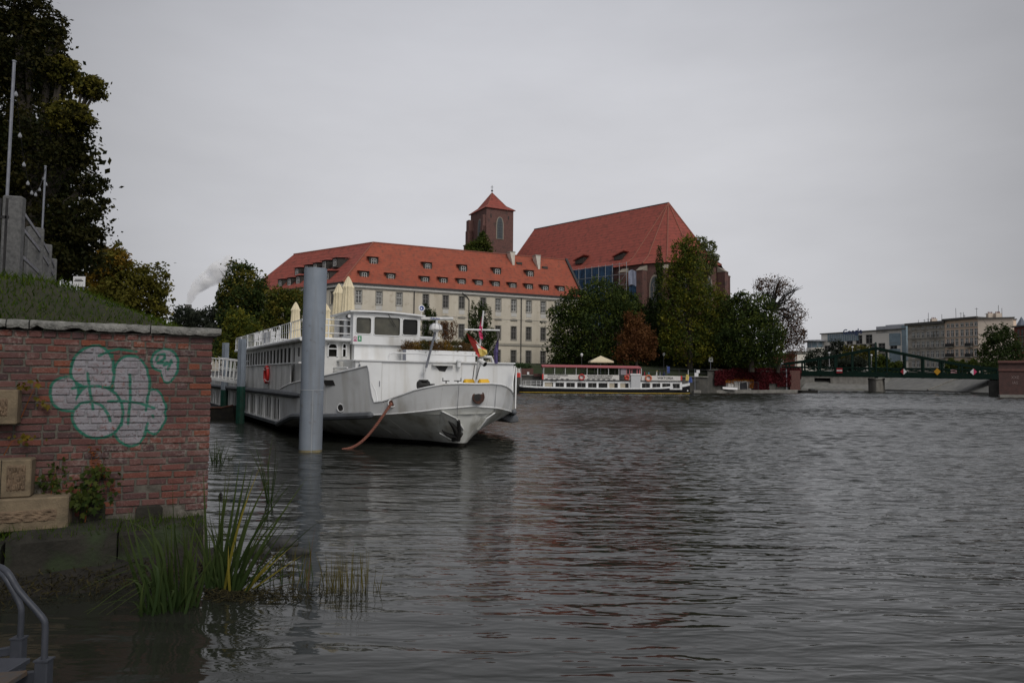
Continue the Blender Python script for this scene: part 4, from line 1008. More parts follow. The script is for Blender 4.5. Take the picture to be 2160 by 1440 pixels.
    # two small signs under the windows
    for (px0, px1, mt) in ((745, 753.5, 'sign_white'), (754.5, 762.5, 'sign_green')):
        u0, z1 = hit(px0, 708, A, B); u1, z0 = hit(px1, 720, A, B); m = MB(); m.quad(pt(u0, z0, -.006), pt(u1, z0, -.006), pt(u1, z1, -.006), pt(u0, z1, -.006)); sg = m.build('safety_sign', mt, wh)
        if mt == 'sign_white':
            m = MB(); c_ = pt((u0+u1)/2, z1-.08, -.012); m.torus(c_, nn_, .055, .009, 16, 4); m.beam(pt(u0+.03, z1-.03, -.012), pt(u1-.03, z1-.12, -.012), .012, .006); m.quad(pt(u0+.01, z0+.01, -.010), pt(u1-.01, z0+.01, -.010), pt(u1-.01, z0+.055, -.010), pt(u0+.01, z0+.055, -.010)); m.build('red_symbol', 'sign_magenta', sg)
        else:
            m = MB(); c_ = pt((u0+u1)/2, z1-.07, -.010); m.disc(c_, nn_, .03, 8); m.quad(pt(u0+.035, z0+.06, -.010), pt(u1-.035, z0+.06, -.010), pt(u1-.05, z0+.10, -.010), pt(u0+.05, z0+.10, -.010)); m.build('white_symbol', 'sign_white', sg)
    # round badge and radar on the far corner
    p = s_at_L(889, 650, LW+.2); m = MB(); m.disc(S(*p), -SAFT, .13, 20, .03); bd = m.build('round_badge', 'sign_white', root); m = MB(); m.disc(S(p[0]-.036, p[1], p[2]), -SAFT, .09, 18, .004); m.build('badge_emblem', 'blue_label', bd)
    m = MB(); m.disc(S(p[0]-.042, p[1]+.02, p[2]-.01), -SAFT, .035, 10, .003); m.build('badge_mark', 'sign_white', bd)
    m = MB(); m.tube([S(p[0]+.02, p[1], p[2]-.12), S(p[0]+.02, p[1], p[2]-.34)], .02, 6); m.build('badge_post', 'white_paint', bd)
    p = s_at_L(887, 672, LW+.6); q = s_at_L(955, 672, LW+.6); m = MB(); m.tube([S(*p), S(*q)], .065, 12); rd = m.build('radar_scanner', 'dirty_white', root, smooth=True)
    c_ = s_at_L(918, 672, LW+.52); text_mesh('radar_lettering', 'FURUNO', .10, S(*c_), -SNEAR, (0, 0, 1), 'blue_label', rd, th=.003, bold=.002)
    c_ = s_at_L(921, 690, LW+.6); m = MB(); m.tube([S(c_[0], c_[1], zw0-.65), S(c_[0], c_[1], c_[2]+.3)], .045, 8); m.build('radar_mast', 'white_paint', root, smooth=True)
    # white canopy slab right of the wheelhouse
    p = s_at_L(886, 714, LW+1.2); q = s_at_L(928, 716, LW+1.2); m = MB(); m.ext([S(*p), S(*q), S(q[0], q[1], q[2]+.10), S(p[0], p[1], p[2]+.10)], SAFT*1.5); m.build('side_canopy', 'white_paint', root, bevel=.02)
    m = MB(); m.ext([S(5.4, y1-.4, ZB), S(5.4, -2.4, ZB), S(5.4, -2.4, 3.02), S(5.4, y1-.4, 3.02)], SAFT*3); m.build('skylight_trunk', 'white_paint', root)
    # wing stanchions and searchlight at the near corner of the wheelhouse
    p = s_at_L(735, 667, LW-.1); m = MB(); m.tube([S(p[0]-.1, p[1], p[2]), S(p[0]+.12, p[1], p[2])], .075, 10); m.build('searchlight', 'black_metal', root, smooth=True)
    m = MB(); m.disc(S(p[0]-.105, p[1], p[2]), -SAFT, .06, 12, .004); m.build('searchlight_glass', 'sign_white', root)
    # leaning lamp post with ribbed dome
    b = S(*s_at_L(898, 778, 3.7)); t = S(*s_at_L(919, 697, 3.5)); rail([b, t], .045, 'lamp_pole', mat='galv'); m = MB(); m.lathe([(.12, 0), (.12, .03)], b, 10); m.build('pole_flange', 'white_paint', root)
    m = MB(); m.tube([b, Vector((b.x, b.y, 1.6))], .015, 6); m.build('pole_stay', 'white_paint', root)
    m = MB(); m.lathe([(.10, -.06), (.12, .0), (.24, .03), (.25, .08), (.20, .20), (.10, .26), (.02, .27)], t, 12); dm = m.build('lamp_dome', 'sign_white', root, smooth=True)
    for k in range(8):
        an = k*math.pi/4; d_ = Vector((math.cos(an), math.sin(an), 0)); m = MB(); m.tube([t+d_*.25+Vector((0, 0, .04)), t+d_*.215+Vector((0, 0, .20)), t+d_*.10+Vector((0, 0, .275))], .008, 4); m.build('dome_rib', 'galv', dm)
    # --- long cabin house aft with windows on the near side
    H0, HF, H1, ZR = 8.0, 5.5, 20.2, 3.62
    holes = []; k = 0; L_ = 8.05
    while L_ < 19.6: holes.append((L_, L_+.50, 2.84, 3.44)); L_ += .73
    holes.insert(0, (7.3, 7.55, 2.5, 3.42)); holes.insert(0, (6.5, 6.85, 3.05, 3.40))
    m = MB(); pt2, u2, n2 = facade(m, S(H1, 3.95, 0), S(HF, 3.95, 0), 1.62, ZR, [(H1-b, H1-a, c, d) for a, b, c, d in holes], .035)
    fA, fB = S(HF, 3.95, 0), S(HF, 2.3, 0)
    fh = []
    for (p0, p1) in (((692, 724), (711, 752)), ((722, 724), (730, 752))):
        u0, z1 = hit(p0[0], p0[1], fA, fB); u1, z0 = hit(p1[0], p1[1], fA, fB); fh.append((u0, u1, z0, z1))
    pf, uf, nf = facade(m, fA, fB, 1.62, ZR, fh, .10); m.quad(S(H0, 2.3, 1.62), S(H0, -4, 1.62), S(H0, -4, ZR), S(H0, 2.3, ZR)); m.quad(S(HF, 2.3, 1.62), S(H0, 2.3, 1.62), S(H0, 2.3, ZR), S(HF, 2.3, ZR))
    m.quad(S(H0, -4, 1.62), S(H1, -4, 1.62), S(H1, -4, ZR), S(H0, -4, ZR)); m.quad(S(H1, 3.95, 1.62), S(H1, -4, 1.62), S(H1, -4, ZR), S(H1, 3.95, ZR))
    ch = m.build('cabin_house', 'dirty_white', root)
    for (a, b, c, d) in holes:
        g_ = MB(); g_.quad(*[S(x, 3.95-.03, z) for x, z in ((a-.02, c-.02), (b+.02, c-.02), (b+.02, d+.02), (a-.02, d+.02))]); g_.build('cabin_pane', 'glass_ship', ch)
    for (a, b, c, d) in fh:
        g_ = MB(); g_.quad(*[pf(x, z, .08) for x, z in ((a-.02, c-.02), (b+.02, c-.02), (b+.02, d+.02), (a-.02, d+.02))]); g_.build('front_pane', 'glass_ship', ch)
        r_ = min(.12, (b-a)/2); ring = [pf(a, c, -.02), pf(a, d-r_, -.02), pf(a+r_*.4, d-r_*.2, -.02), pf(a+r_, d, -.02), pf(b-r_, d, -.02), pf(b-r_*.4, d-r_*.2, -.02), pf(b, d-r_, -.02), pf(b, c, -.02)]
        g_ = MB(); g_.tube(ring, .03, 6); g_.beam(pf(a, (c+d)/2+.05, -.01), pf(b, (c+d)/2+.05, -.01), .04, .04); g_.build('front_window_frame', 'white_paint', ch)
    # white dirty panels below the windows (outboard)
    for k in range(14):
        a = 7.1+k*.95+.02; b = a+.91
        m = MB(); m.ext([S(a, HB-.04, 1.72), S(b, HB-.04, 1.72), S(b, HB-.04, 2.78), S(a, HB-.04, 2.78)], SNEAR*.035); m.build('side_panel', 'dirty_white', root, bevel=.006)
    for k in range(16):
        a = 20.4+k*1.05; m = MB(); m.ext([S(a, HB-.04, 1.72), S(a+1.0, HB-.04, 1.72), S(a+1.0, HB-.04, 2.55), S(a, HB-.04, 2.55)], SNEAR*.035); m.build('side_panel', 'dirty_white', root)
    m = MB(); m.beam(S(5.6, HB, 2.80), S(H1, HB, 2.80), .10, .05); m.build('panel_cap', 'white_paint', root)
    m = MB(); m.beam(S(20.3, HB, 2.58), S(AFT, HB, 2.58), .10, .05); m.build('aft_cap', 'white_paint', root)
    # roof slab with rounded edge
    m = MB(); m.ext([S(H0-.35, 4.15, ZR), S(H0-.35, -4.15, ZR), S(H0-.35, -4.15, ZR+.12), S(H0-.35, 4.15, ZR+.12)], SAFT*(H1-H0+.7)); m.build('sun_deck', 'white_paint', root, bevel=.04)
    m = MB(); m.ext([S(HF-.3, 4.15, ZR), S(HF-.3, 2.32, ZR), S(HF-.3, 2.32, ZR+.12), S(HF-.3, 4.15, ZR+.12)], SAFT*(H0-HF-.06)); m.build('sun_deck_wing', 'white_paint', root, bevel=.04)
    rail([S(HF-.3, 4.2, ZR+.04), S(H1+.3, 4.2, ZR+.04)], .07, 'gutter_pipe')
    # sun deck railing: framed sections along the near edge
    z0, z1 = ZR+.13, ZR+.78
    L_ = HF
    while L_ < 19.5:
        a, b = L_+.04, L_+1.92; sec = MB(); yy = 4.08
        sec.tube([S(a, yy, z0), S(a, yy, z1-.12), S(a+.04, yy, z1-.03), S(a+.12, yy, z1), S(b-.12, yy, z1), S(b-.04, yy, z1-.03), S(b, yy, z1-.12), S(b, yy, z0)], .022, 6)
        sn = sec.build('railing_section', 'white_paint', root, smooth=True)
        for k in range(1, 5): x = a+(b-a)*k/5; sec = MB(); sec.tube([S(x, yy, z0), S(x, yy, z1)], .011, 5); sec.build('baluster', 'white_paint', sn)
        sec = MB(); sec.tube([S(a, yy, z0+.3), S(b, yy, z0+.3)], .011, 5); sec.build('mid_rail', 'white_paint', sn); L_ += 1.98
    for zz_ in (z0+.16, z0+.45, z1+.02): rail([S(HF-.2, 4.05, zz_), S(HF-.2, 2.35, zz_)], .022, 'front_rail')
    for yy in (4.05, 3.2, 2.35): rail([S(HF-.2, yy, z0-.1), S(HF-.2, yy, z1+.02)], .022, 'front_rail_post')
    # colour banner on the railing
    for (L_a, L_b, mt) in ((11.9, 12.7, 'sign_white'), (12.75, 13.6, 'sign_white')):
        m = MB(); m.ext([S(L_a, 4.0, z0+.05), S(L_b, 4.0, z0+.05), S(L_b, 4.0, z1-.08), S(L_a, 4.0, z1-.08)], SNEAR*.01); bn = m.build('rail_banner', mt, root)
        m = MB(); w_ = .16; m.ext([S(L_a+.22, 4.018, z0+.08), S(L_a+.22+w_, 4.018, z0+.08), S(L_a+.22+w_, 4.018, z1-.12), S(L_a+.22, 4.018, z1-.12)], SNEAR*.004); m.build('banner_stripe', 'blue_label', bn)
    # near side walkway rail and curved horn stays
    a = S(*s_at_L(683, 800, 4.6)); 
    for (p0, p1, L0) in (((767, 774), (797, 847), 2.35), ((762, 790), (784, 849), 2.5)):
        a = S(*s_at_L(*p0, L0)); b = S(*s_at_L(*p1, L0-.75)); mid = a.lerp(b, .75)+Vector((.05, 0, .05)); rail([a, mid, b], .02, 'horn_stay')
    for zt_ in (2.62, 2.50): rail([S(4.3, 2.75, zt_), S(8.3, 3.3, zt_)], .03, 'walkway_pipe')
    for (x0, y0_, x1, y1_) in ((1086, 772, 1077, 838), (1089, 775, 1087, 862)): rail([S(*s_at_L(x0, y0_, 3.6)), S(*s_at_L(x1, y1_, 3.0))], .03, 'far_side_rail')
    # openings on the near bow side
    def on_bulwark(px, py, y_guess):
        y = y_guess
        for _ in range(40):
            L_ = 5.5*(abs(y)/HB)**2.2; c = station(L_, y, 0, 0, 0); z = P(px, py, station(L_, y, 1.6, zkn(y, L_), 2.).y).z
            p = station(L_, y, z, zkn(y, L_), ztop(y, L_))
            cc = CAMR.to_3x3().transposed() @ (p-Vector((0, 0, CAM_H))); x = 1080-cc.x/cc.z*1440
            y += (x-px)/1440*p.y*.8
        n = Vector((-(p-S(6, 0, 0)).x*-1, (p-S(6, 0, 0)).y, 0)); return p, (p-S(5.6, 0, p.z)).normalized()
    for (px, py, yg, r, nm) in ((719, 860, 3.3, .13, 'porthole'), (827, 850, 2.1, .12, 'rope_fairlead'), (1009, 837, -.4, .20, 'hawse_hole')):
        p, n_ = on_bulwark(px, py, yg); v = (Vector((0, 0, CAM_H))-p); 
        m = MB(); m.torus(p+n_*.01, n_, r, .025 if r < .2 else .03, 20, 6); ho = m.build(nm, 'white_paint' if nm != 'hawse_hole' else 'rust_inside', root, smooth=True)
        m = MB(); m.disc(p+n_*.012, n_, r*.97, 20, .01); m.build('hole_inside', 'rust_inside' if nm != 'porthole' else 'black_metal', ho)
        if nm == 'hawse_hole': m = MB(); m.disc(p+n_*.026-SNEAR*.0+SNEAR*.05, n_, r*.66, 16, .004); m.build('hole_dark', 'black_metal', ho)
        SHIP[nm] = (p, n_)
    p, n_ = on_bulwark(696, 807, 3.5); tx = Vector((-n_.y, n_.x, 0)); m = MB(); p = p+n_*.03
    m.ext([p+tx*.28-Vector((0, 0, .09)), p-tx*.20-Vector((0, 0, .09)), p-tx*.28+Vector((0, 0, .09)), p+tx*.18+Vector((0, 0, .09))], n_*.006); m.build('side_slot', 'black_metal', root)
    # anchor pockets: recess plate, fin and white border on both bow cheeks
    def hullpt(px, py, off): 
        y = 0
        for _ in range(50):
            z = P(px, py, 21.8).z if y == 0 else P(px, py, p.y).z
            L_ = 5.5*(abs(y)/HB)**2.2; p = station(L_, y, z, zkn(y, L_), 2.2)
            cc = CAMR.to_3x3().transposed() @ (p-Vector((0, 0, CAM_H))); x = 1080-cc.x/cc.z*1440; y += (x-px)/1440*p.y*.8
        n_ = (p-S(4.5, 0, p.z)).normalized()
        return p+n_*off
    lp = [(931, 867), (959, 881), (975, 905), (968, 924), (950, 924), (922, 909)]
    m = MB(); a = [hullpt(x, y, .10 if i in (0, 1, 2, 3) else .03) for i, (x, y) in enumerate(lp)]; m.ext(a, SAFT*.10); m.build('anchor_pocket', 'hull_low', root)
    for nm, line in (('pocket_rim', lp[:3]), ('pocket_rim', [(925, 912), (948, 926)])): rail([hullpt(x, y, .125) for x, y in line], .022, nm)
    rp = [(1039, 870), (1022, 882), (1005, 906), (999, 925), (1017, 910)]
    m = MB(); a = [hullpt(x, y, .10) for x, y in rp]; m.ext(a, SAFT*.10); m.build('anchor_pocket', 'hull_low', root); rail([hullpt(x, y, .125) for x, y in rp[:4]], .02, 'pocket_rim'); rail([hullpt(x, y, .125) for x, y in (rp[3], rp[4])], .02, 'pocket_rim')
    # anchors (hung in the pockets)
    an = thing('ship_anchor', 'black anchor hanging in the left bow pocket', 'anchor', hullpt(955, 925, .2))
    m = MB(); f = lambda x, y, o=.24: hullpt(x, y, o); m.tube([f(962, 886), f(963, 905), f(960, 926)], [.05, .07, .09], 8); m.build('shank', 'black_metal', an, smooth=True)
    m = MB(); m.tube([f(941, 887, .28), f(948, 893), f(955, 903), f(958, 916)], [.02, .06, .085, .07], 8); m.build('fluke', 'black_metal', an, smooth=True)
    m = MB(); m.tube([f(928, 906, .28), f(936, 913), f(947, 918), f(958, 919)], [.02, .055, .08, .08], 8); m.build('fluke', 'black_metal', an, smooth=True)
    m = MB(); m.tube([f(949, 927), f(960, 922), f(968, 912)], [.05, .09, .06], 8); m.build('crown', 'black_metal', an, smooth=True)
    an = thing('ship_anchor', 'black anchor half hidden in the right bow pocket', 'anchor', hullpt(1003, 920, .2))
    m = MB(); m.tube([f(1015, 893, .18), f(1008, 905, .2), f(1001, 921, .2)], [.03, .05, .05], 8); m.build('shank', 'black_metal', an, smooth=True); m = MB(); m.tube([f(1012, 896, .2), f(1014, 902, .24), f(1006, 908, .2)], [.02, .05, .05], 8); m.build('fluke', 'black_metal', an, smooth=True)
    # seam wires hanging over the bow
    for (x0, y0_, x1, y1_) in ((966, 812, 962, 880), (1043, 812, 1036, 930)):
        m = MB(); m.tube([hullpt(x0, y0_, .10), hullpt((x0+x1)/2, (y0_+y1_)/2, .08), hullpt(x1, min(y1_, 905), .10)], .008, 5); m.build('bow_wire', 'galv', root)
    # deck fittings: T-handles, winch
    for (px, py) in ((941, 803), (966, 803)):
        b = s_at_L(px, 812, .9); t = s_at_L(px, py, .9); w_ = .09
        m = MB(); m.tube([S(*b)-Vector((0, 0, .7)), S(*t)], .02, 6); m.tube([S(t[0], t[1]+.14, t[2]), S(t[0], t[1]-.12, t[2])], .016, 6); m.tube([S(t[0], t[1]+.12 if px < 950 else t[1]-.11, t[2]), S(t[0], t[1]+.12 if px < 950 else t[1]-.11, t[2]+.1)], .014, 6); m.build('valve_handle', 'black_metal', root)
    c_ = s_at_L(893, 812, 2.2); c_ = S(c_[0], c_[1], c_[2]); m = MB(); m.tube([c_+SNEAR*.2, c_-SNEAR*.2], .15, 12); m.box(c_+Vector((0, 0, .16)), (.35, .22, .06), Matrix.Rotation(SROT, 3, 'Z')); m.box(c_-Vector((0, 0, .5)), (.3, .3, .8)); m.tube([c_-SNEAR*.2, c_-SNEAR*.42], .05, 8); m.build('anchor_winch', 'black_metal', root, smooth=True)
    return root
SHIP = {}
SHIP['root'] = ship()

# ---- things on or at the ship
def ship_things():
    # planter
    LP = 4.45; a = s_at_L(856, 737, LP); b = s_at_L(1003, 741, LP)
    root = thing('deck_planter', 'long white deck trough planted with brown shrubs above the ship bulkhead', 'planter', S(LP, (a[1]+b[1])/2, 2.9))
    m = MB(); m.ext([S(LP, a[1], 2.9), S(LP, b[1], 2.9), S(LP, b[1], a[2]), S(LP, a[1], a[2])], SAFT*.5); m.build('trough', 'white_paint', root, bevel=.01)
    m = MB(); m.beam(S(LP-.02, a[1]+.06, 2.9), S(LP-.02, a[1]+.06, a[2]), .12, .05); m.build('trough_end', 'galv', root)
    k = 9
    for i in range(k):
        y = a[1]+(b[1]-a[1])*(i+.5)/k; c = np.array(S(LP+.25, y, a[2]+.12)); mt = ['heath_brown', 'heath_brown', 'heath_green', 'heath_gold'][(i*7) % 4]
        leaf_mass('shrub', [(c, .30, .28, .27)], 1100, .042, mt, root, 12, .28, .4, aspect=.25)
    # closed parasols
    def parasol(px, py, Y, label, ztop_h=3.0, r=.26):
        t = P(px, py, Y); zb = 3.75; root = thing('closed_parasol', label, 'parasol', Vector((t.x, t.y, zb)), 'closed cream parasols on the sun deck')
        h = t.z-zb; c = Vector((t.x, t.y, zb)); m = MB()
        m.lathe([(r*1.25, h*.16), (r*1.22, h*.26), (r*1.05, h*.45), (r*.88, h*.66), (r*.80, h*.80), (r*.95, h*.835), (r*.78, h*.86), (r*.45, h*.94), (r*.2, h*.985), (.02, h)], c, 24, .09); m.build('canopy', 'cream_cloth', root, smooth=True)
        m = MB(); m.tube([c, c+Vector((0, 0, h*.3))], .03, 8); m.build('pole', 'galv', root); m = MB(); m.lathe([(.3, 0), (.3, .06), (.05, .1)], c, 10); m.build('base', 'granite', root)
    parasol(735, 583, 29.4, 'tallest closed cream parasol beside the wheelhouse'); parasol(715, 598, 31.0, 'closed cream parasol just left of the tallest one'); parasol(624, 637, 38.5, 'closed cream parasol far aft, left of the steel pile'); parasol(687, 640, 33.5, 'closed cream parasol mostly hidden behind the steel pile')
    # lifebuoys
    def buoy(c, n, R, r, label, mat='red_paint', grp=None):
        root = thing('lifebuoy', label, 'lifebuoy', c-Vector((0, 0, R)), grp); m = MB(); m.torus(c, n, R, r, 24, 8); m.build('ring', mat, root, smooth=True)
        u = Vector(n).cross(Vector((0, 0, 1))).normalized()
        for k in range(4):
            t = k*math.pi/2+.78; d = u*math.cos(t)+Vector((0, 0, 1))*math.sin(t); m = MB(); m.torus(c+d*R, u*-math.sin(t)+Vector((0, 0, 1))*math.cos(t), r*1.04, .012, 10, 4); m.build('band', 'sign_white', root)
    SHIP['buoy'] = buoy
    c = s_at_y(562, 790, HB+.10); buoy(S(*c), SNEAR, .34, .07, 'red lifebuoy hung on the white side panels of the ship')
    c = s_at_y(470, 790, HB+.10); buoy(S(c[0], c[1], 2.2), SNEAR, .34, .07, 'red lifebuoy on the aft ship side behind the gangway')
    # mooring rope
    p, n = SHIP['rope_fairlead']; q = G(722, 948, -.03)
    for off, lb in ((0, 'thick red mooring rope sagging from the bow into the water'),):
        pts = []
        for i in range(25):
            t = i/24; b = p.lerp(q, t); b.z -= .42*math.sin(math.pi*t)*(.55+.45*t); b += (n*.18)*(1-t); b.z = max(b.z, -.08); pts.append(b)
        root = thing('mooring_rope', lb, 'rope', q)
        for ph in (0, 2.09, 4.19):
            st = []
            for i, b in enumerate(pts):
                pass
            dense = [pts[int(k/4)].lerp(pts[min(int(k/4)+1, 24)], (k % 4)/4) for k in range(97)]
            for k, b in enumerate(dense):
                t_ = (dense[min(k+1, 96)]-dense[max(k-1, 0)]).normalized(); u = t_.cross(Vector((0, 1, 0))).normalized(); v = t_.cross(u); w_ = ph+k*.75
                st.append(b+(u*math.cos(w_)+v*math.sin(w_))*.026)
            m = MB(); m.tube(st, .024, 6); m.build('strand', 'rope_red', root, smooth=True)
    # bow mast with yard, floodlight, flags
    base = S(.85, -.75, 1.2); b1 = P(1005, 800, 22.9); top = P(1020, 655, 22.75)
    root = thing('bow_flag_mast', 'white bow mast with a crossbar and a floodlight', 'mast', base)
    dirv = (top-b1).normalized(); foot = b1-dirv*((b1.z-1.15)/dirv.z); m = MB(); m.tube([foot, top], [.05, .028], 10); m.build('mast_pole', 'white_paint', root, smooth=True)
    a = P(980, 695, 22.55); b = P(1054, 696.5, 23.0); m = MB(); m.tube([a, b], .028, 8); m.build('yard', 'white_paint', root, smooth=True)
    a = P(1008, 752, 22.7); m = MB(); m.tube([a, P(1036, 753, 22.9), P(1040, 764, 22.9)], .05, 8); m.build('bracket', 'white_paint', root, smooth=True)
    a = P(1012, 760, 22.6); b = P(1023, 768, 22.45); m = MB(); m.tube([a, b], [.07, .09], 10); m.build('floodlight', 'white_paint', root, smooth=True); m = MB(); m.disc(b+(b-a).normalized()*.002, b-a, .08, 12, .01); m.build('floodlight_glass', 'glass_dark', root)
    for (x0, x1) in ((1001, 997), (1013, 1004)): m = MB(); m.tube([P(x0, 770, 22.7), P(x1, 800, 22.7)], .014, 5); m.build('stay', 'black_metal', root)
    def flag(label, cells, mats, Y, group='flags on the bow mast'):
        """cells: rows of photo points (columns x rows), cloth hangs with folds"""
        ys = len(cells); xs = len(cells[0]); m = MB(); rows = []
        for j, r in enumerate(cells):
            rows.append([P(x, y, Y+.09*math.sin(i*2.0+j*.9)) for i, (x, y) in enumerate(r)])
        for j in range(ys-1):
            for i in range(xs-1): m.mi = mats[j][i]; m.quad(rows[j][i], rows[j][i+1], rows[j+1][i+1], rows[j+1][i])
        o = m.build('flag', ['flag_red', 'flag_white', 'flag_yellow', 'flag_pink', 'flag_purple', 'flag_dark'], fixn=False); tag(o, label, 'flag', group)
    flag('pink pennant hanging from the top of the bow mast', [[(1016, 668), (1018, 668)], [(1012, 685), (1018, 685)], [(1010, 693), (1017, 694)], [(1009, 697), (1016, 698)], [(1011, 706), (1018, 706)], [(1012, 712), (1019, 712)], [(1016, 715), (1018, 717)]], [[3]]*6, 22.75)
    flag('red white and yellow flag drooping from the left end of the crossbar', [[(984, 703), (985, 703), (986, 704), (986, 705)], [(990, 718), (996, 714), (1002, 716), (1004, 719)], [(995, 728), (1004, 724), (1010, 727), (1016, 731)], [(1001, 739), (1008, 735), (1016, 735), (1027, 738)], [(1006, 748), (1012, 748), (1018, 748), (1028, 746)], [(1009, 753), (1013, 752), (1017, 752), (1022, 750)]], [[0, 0, 0], [0, 0, 1], [0, 1, 0], [0, 2, 2], [0, 2, 2]], 22.6)
    flag('dark purple flag hanging from the right end of the crossbar', [[(1050, 714), (1051, 713), (1052, 713)], [(1045, 728), (1049, 727), (1052, 726)], [(1041, 742), (1046, 742), (1051, 742)], [(1042, 755), (1046, 755), (1050, 754)], [(1043, 766), (1047, 767), (1050, 766)]], [[4, 4]]*4, 22.95)
    m = MB(); m.tube([P(1053, 697, 22.95), P(1051, 713, 22.95)], .008, 5); m.tube([P(980, 695, 22.55), P(984.5, 703, 22.6)], .008, 5); m.tube([P(1051, 713, 22.95), P(1030, 745, 22.8), P(1024, 755, 22.7)], .006, 5); m.build('halyard', 'rope_grey', root)
    # yellow covers on the foredeck
    for (x0, x1, lb) in ((978, 1000, 'yellow fender drum left of the bow mast'), (1009, 1031, 'yellow fender drum right of the bow mast')):
        a = P(x0, 804, 23.0); b = P(x1, 804, 23.15); a.z -= .05; b.z -= .05; m = MB(); d = (b-a).normalized(); m.tube([a, a+d*.04, b-d*.04, b], [.08, .13, .13, .08], 14); o = m.build('fender_drum', 'yellow_paint', None, smooth=True); tag(o, lb, 'fender', 'yellow fender drums')
    # big steel mooring pile
    b = G(654.5, 952); t = P(666, 568, 21.05); d = (t-b).normalized(); root = thing('mooring_pile', 'tall blue-grey steel tube pile in front of the ship', 'pile', Vector((b.x, b.y, -.5)))
    m = MB(); bb = b-d*1.0; n = 32; m.tube([bb, b+d*.12, t], .345, n); m.build('pile_tube', 'steel_pile', root, smooth=True)
    m = MB(); zc = b+d*((P(650, 822, 21).z)/d.z); m.torus(zc, d, .347, .008, 32, 4); m.build('weld_ring', 'weld', root)
    m = MB(); m.tube([b-d*.2, b+d*.07], [.3475, .3475], 32, False); m.build('waterline_band', 'waterline_stain', root, smooth=True)
    side = Vector((.35, -.94, 0)).normalized(); m = MB(); m.tube([b+side*.345, zc+side*.345], .008, 5); m.build('vertical_weld', 'weld', root)
    m = MB(); m.tube([t-d*.006, t+d*.012], [.35, .34], 32); m.build('pile_cap', 'steel_pile', root)
    # sheet pile dolphins with green feet
    for (px, Y, pt_, pg, w_, lb) in ((513.5, 33.2, 715, 815, .42, 'grey and green sheet steel pile standing at the ship side'), (478, 40.5, 723, 822, .42, 'grey and green sheet steel pile behind the gangway')):
        t = P(px, pt_, Y); zg = P(px, pg, Y).z; root = thing('sheet_pile', lb, 'pile', Vector((t.x, t.y, -.5)), 'sheet steel piles'); R = Matrix.Rotation(-.35, 3, 'Z')
        prof = [(-.21, .0), (-.21, .12), (-.04, .16), (-.03, .05), (.01, .05), (.03, .16), (.20, .12), (.20, 0)]
        for (z0, z1, mt, nm) in ((zg, t.z, 'sheet_grey', 'upper_section'), (-.5, zg, 'sheet_green', 'lower_section')):
            m = MB(); m.ext([Vector((t.x, t.y, z0))+R @ Vector((x, -y, 0)) for x, y in prof], (0, 0, z1-z0)); m.build(nm, mt, root)
    # gangway
    a0 = P(430, 795, 36.0); a1 = P(500, 806, 34.6); root = thing('gangway', 'white railed gangway leading down to the ship', 'gangway', (a0+a1)/2-Vector((0, 0, .2)))
    for off in (0, 1.1):
        o_ = Vector((.3*off, .95*off, 0)); m = MB(); m.beam(a0+o_, a1+o_, .08, .14); m.build('side_beam', 'white_paint', root)
        r0 = a0+o_+Vector((0, 0, 1.05)); r1 = a1+o_+Vector((.12, 0, 1.05)); m = MB(); m.tube([r0, r1, r1+Vector((.08, 0, -.2)), a1+o_+Vector((.05, 0, 0))], .03, 6); m.build('handrail', 'white_paint', root, smooth=True)
        for k in range(9):
            t = k/9; p = a0.lerp(a1, t)+o_; q = r0.lerp(r1, t); m = MB(); m.tube([p, q], .022, 6); m.build('stanchion', 'white_paint', root)
        m = MB(); m.tube([r0-Vector((0, 0, .5)), r1-Vector((0, 0, .5))], .018, 6); m.build('mid_rail', 'white_paint', root)
    m = MB(); m.ext([a0, a1, a1+Vector((.33, 1.05, 0)), a0+Vector((.33, 1.05, 0))], (0, 0, .05)); m.build('walkway', 'deck_grey', root)
    # workboat / pontoon under the gangway
    a = G(400, 884); b = G(500, 884); root = thing('work_pontoon', 'low dark pontoon boat floating under the gangway', 'boat', Vector(((a.x+b.x)/2, a.y, -.3)))
    prof = [(0, .75), (.4, .60), (.75, .62), (1, .74)]; m = MB()
    rings = [[Vector((a.x+(b.x-a.x)*t, a.y-.0, -.2)), Vector((a.x+(b.x-a.x)*t, a.y-.25, h)), Vector((a.x+(b.x-a.x)*t, a.y+1.3, h)), Vector((a.x+(b.x-a.x)*t, a.y+1.3, -.2))] for t, h in prof]
    m.grid([r+[r[0]] for r in rings]); m.add(rings[-1], [(0, 1, 2, 3)]); m.add(rings[0], [(0, 1, 2, 3)]); m.build('pontoon_hull', 'boot_black', root)
    m = MB(); m.tube([r[1]+Vector((0, 0, .02)) for r in rings], .05, 6); m.build('gunwale', 'rust_inside', root)
    # stacked chairs and tables on the sun deck (seen through the railing)
    for i in range(7):
        L_ = 15.2+i*.62; c = S(L_, 3.2-(i % 2)*.5, 3.75); root = thing('deck_chair', 'white plastic sun deck chair, %s from the bow end of the row' % ORD[i], 'chair', c, 'white chairs on the sun deck')
        m = MB(); m.box(c+Vector((0, 0, .42)), (.44, .42, .04)); m.build('seat', 'sign_white', root, bevel=.01); m = MB(); m.box(c+Vector((-.2, .05, .66)), (.04, .42, .46), Matrix.Rotation(.15, 3, 'Y')); m.build('backrest', 'sign_white', root, bevel=.01)
        for sx in (-.19, .19):
            for sy in (-.18, .18): m = MB(); m.beam(c+Vector((sx, sy, 0)), c+Vector((sx*.95, sy*.95, .42)), .03, .03); m.build('leg', 'sign_white', root)
LEAF('heath_brown', (.10, .055, .025), (.16, .10, .04), .2, .8); LEAF('heath_green', (.06, .06, .02), (.10, .09, .03), .2, .8); LEAF('heath_gold', (.24, .13, .02), (.12, .08, .02), .2, .8)
ship_things()

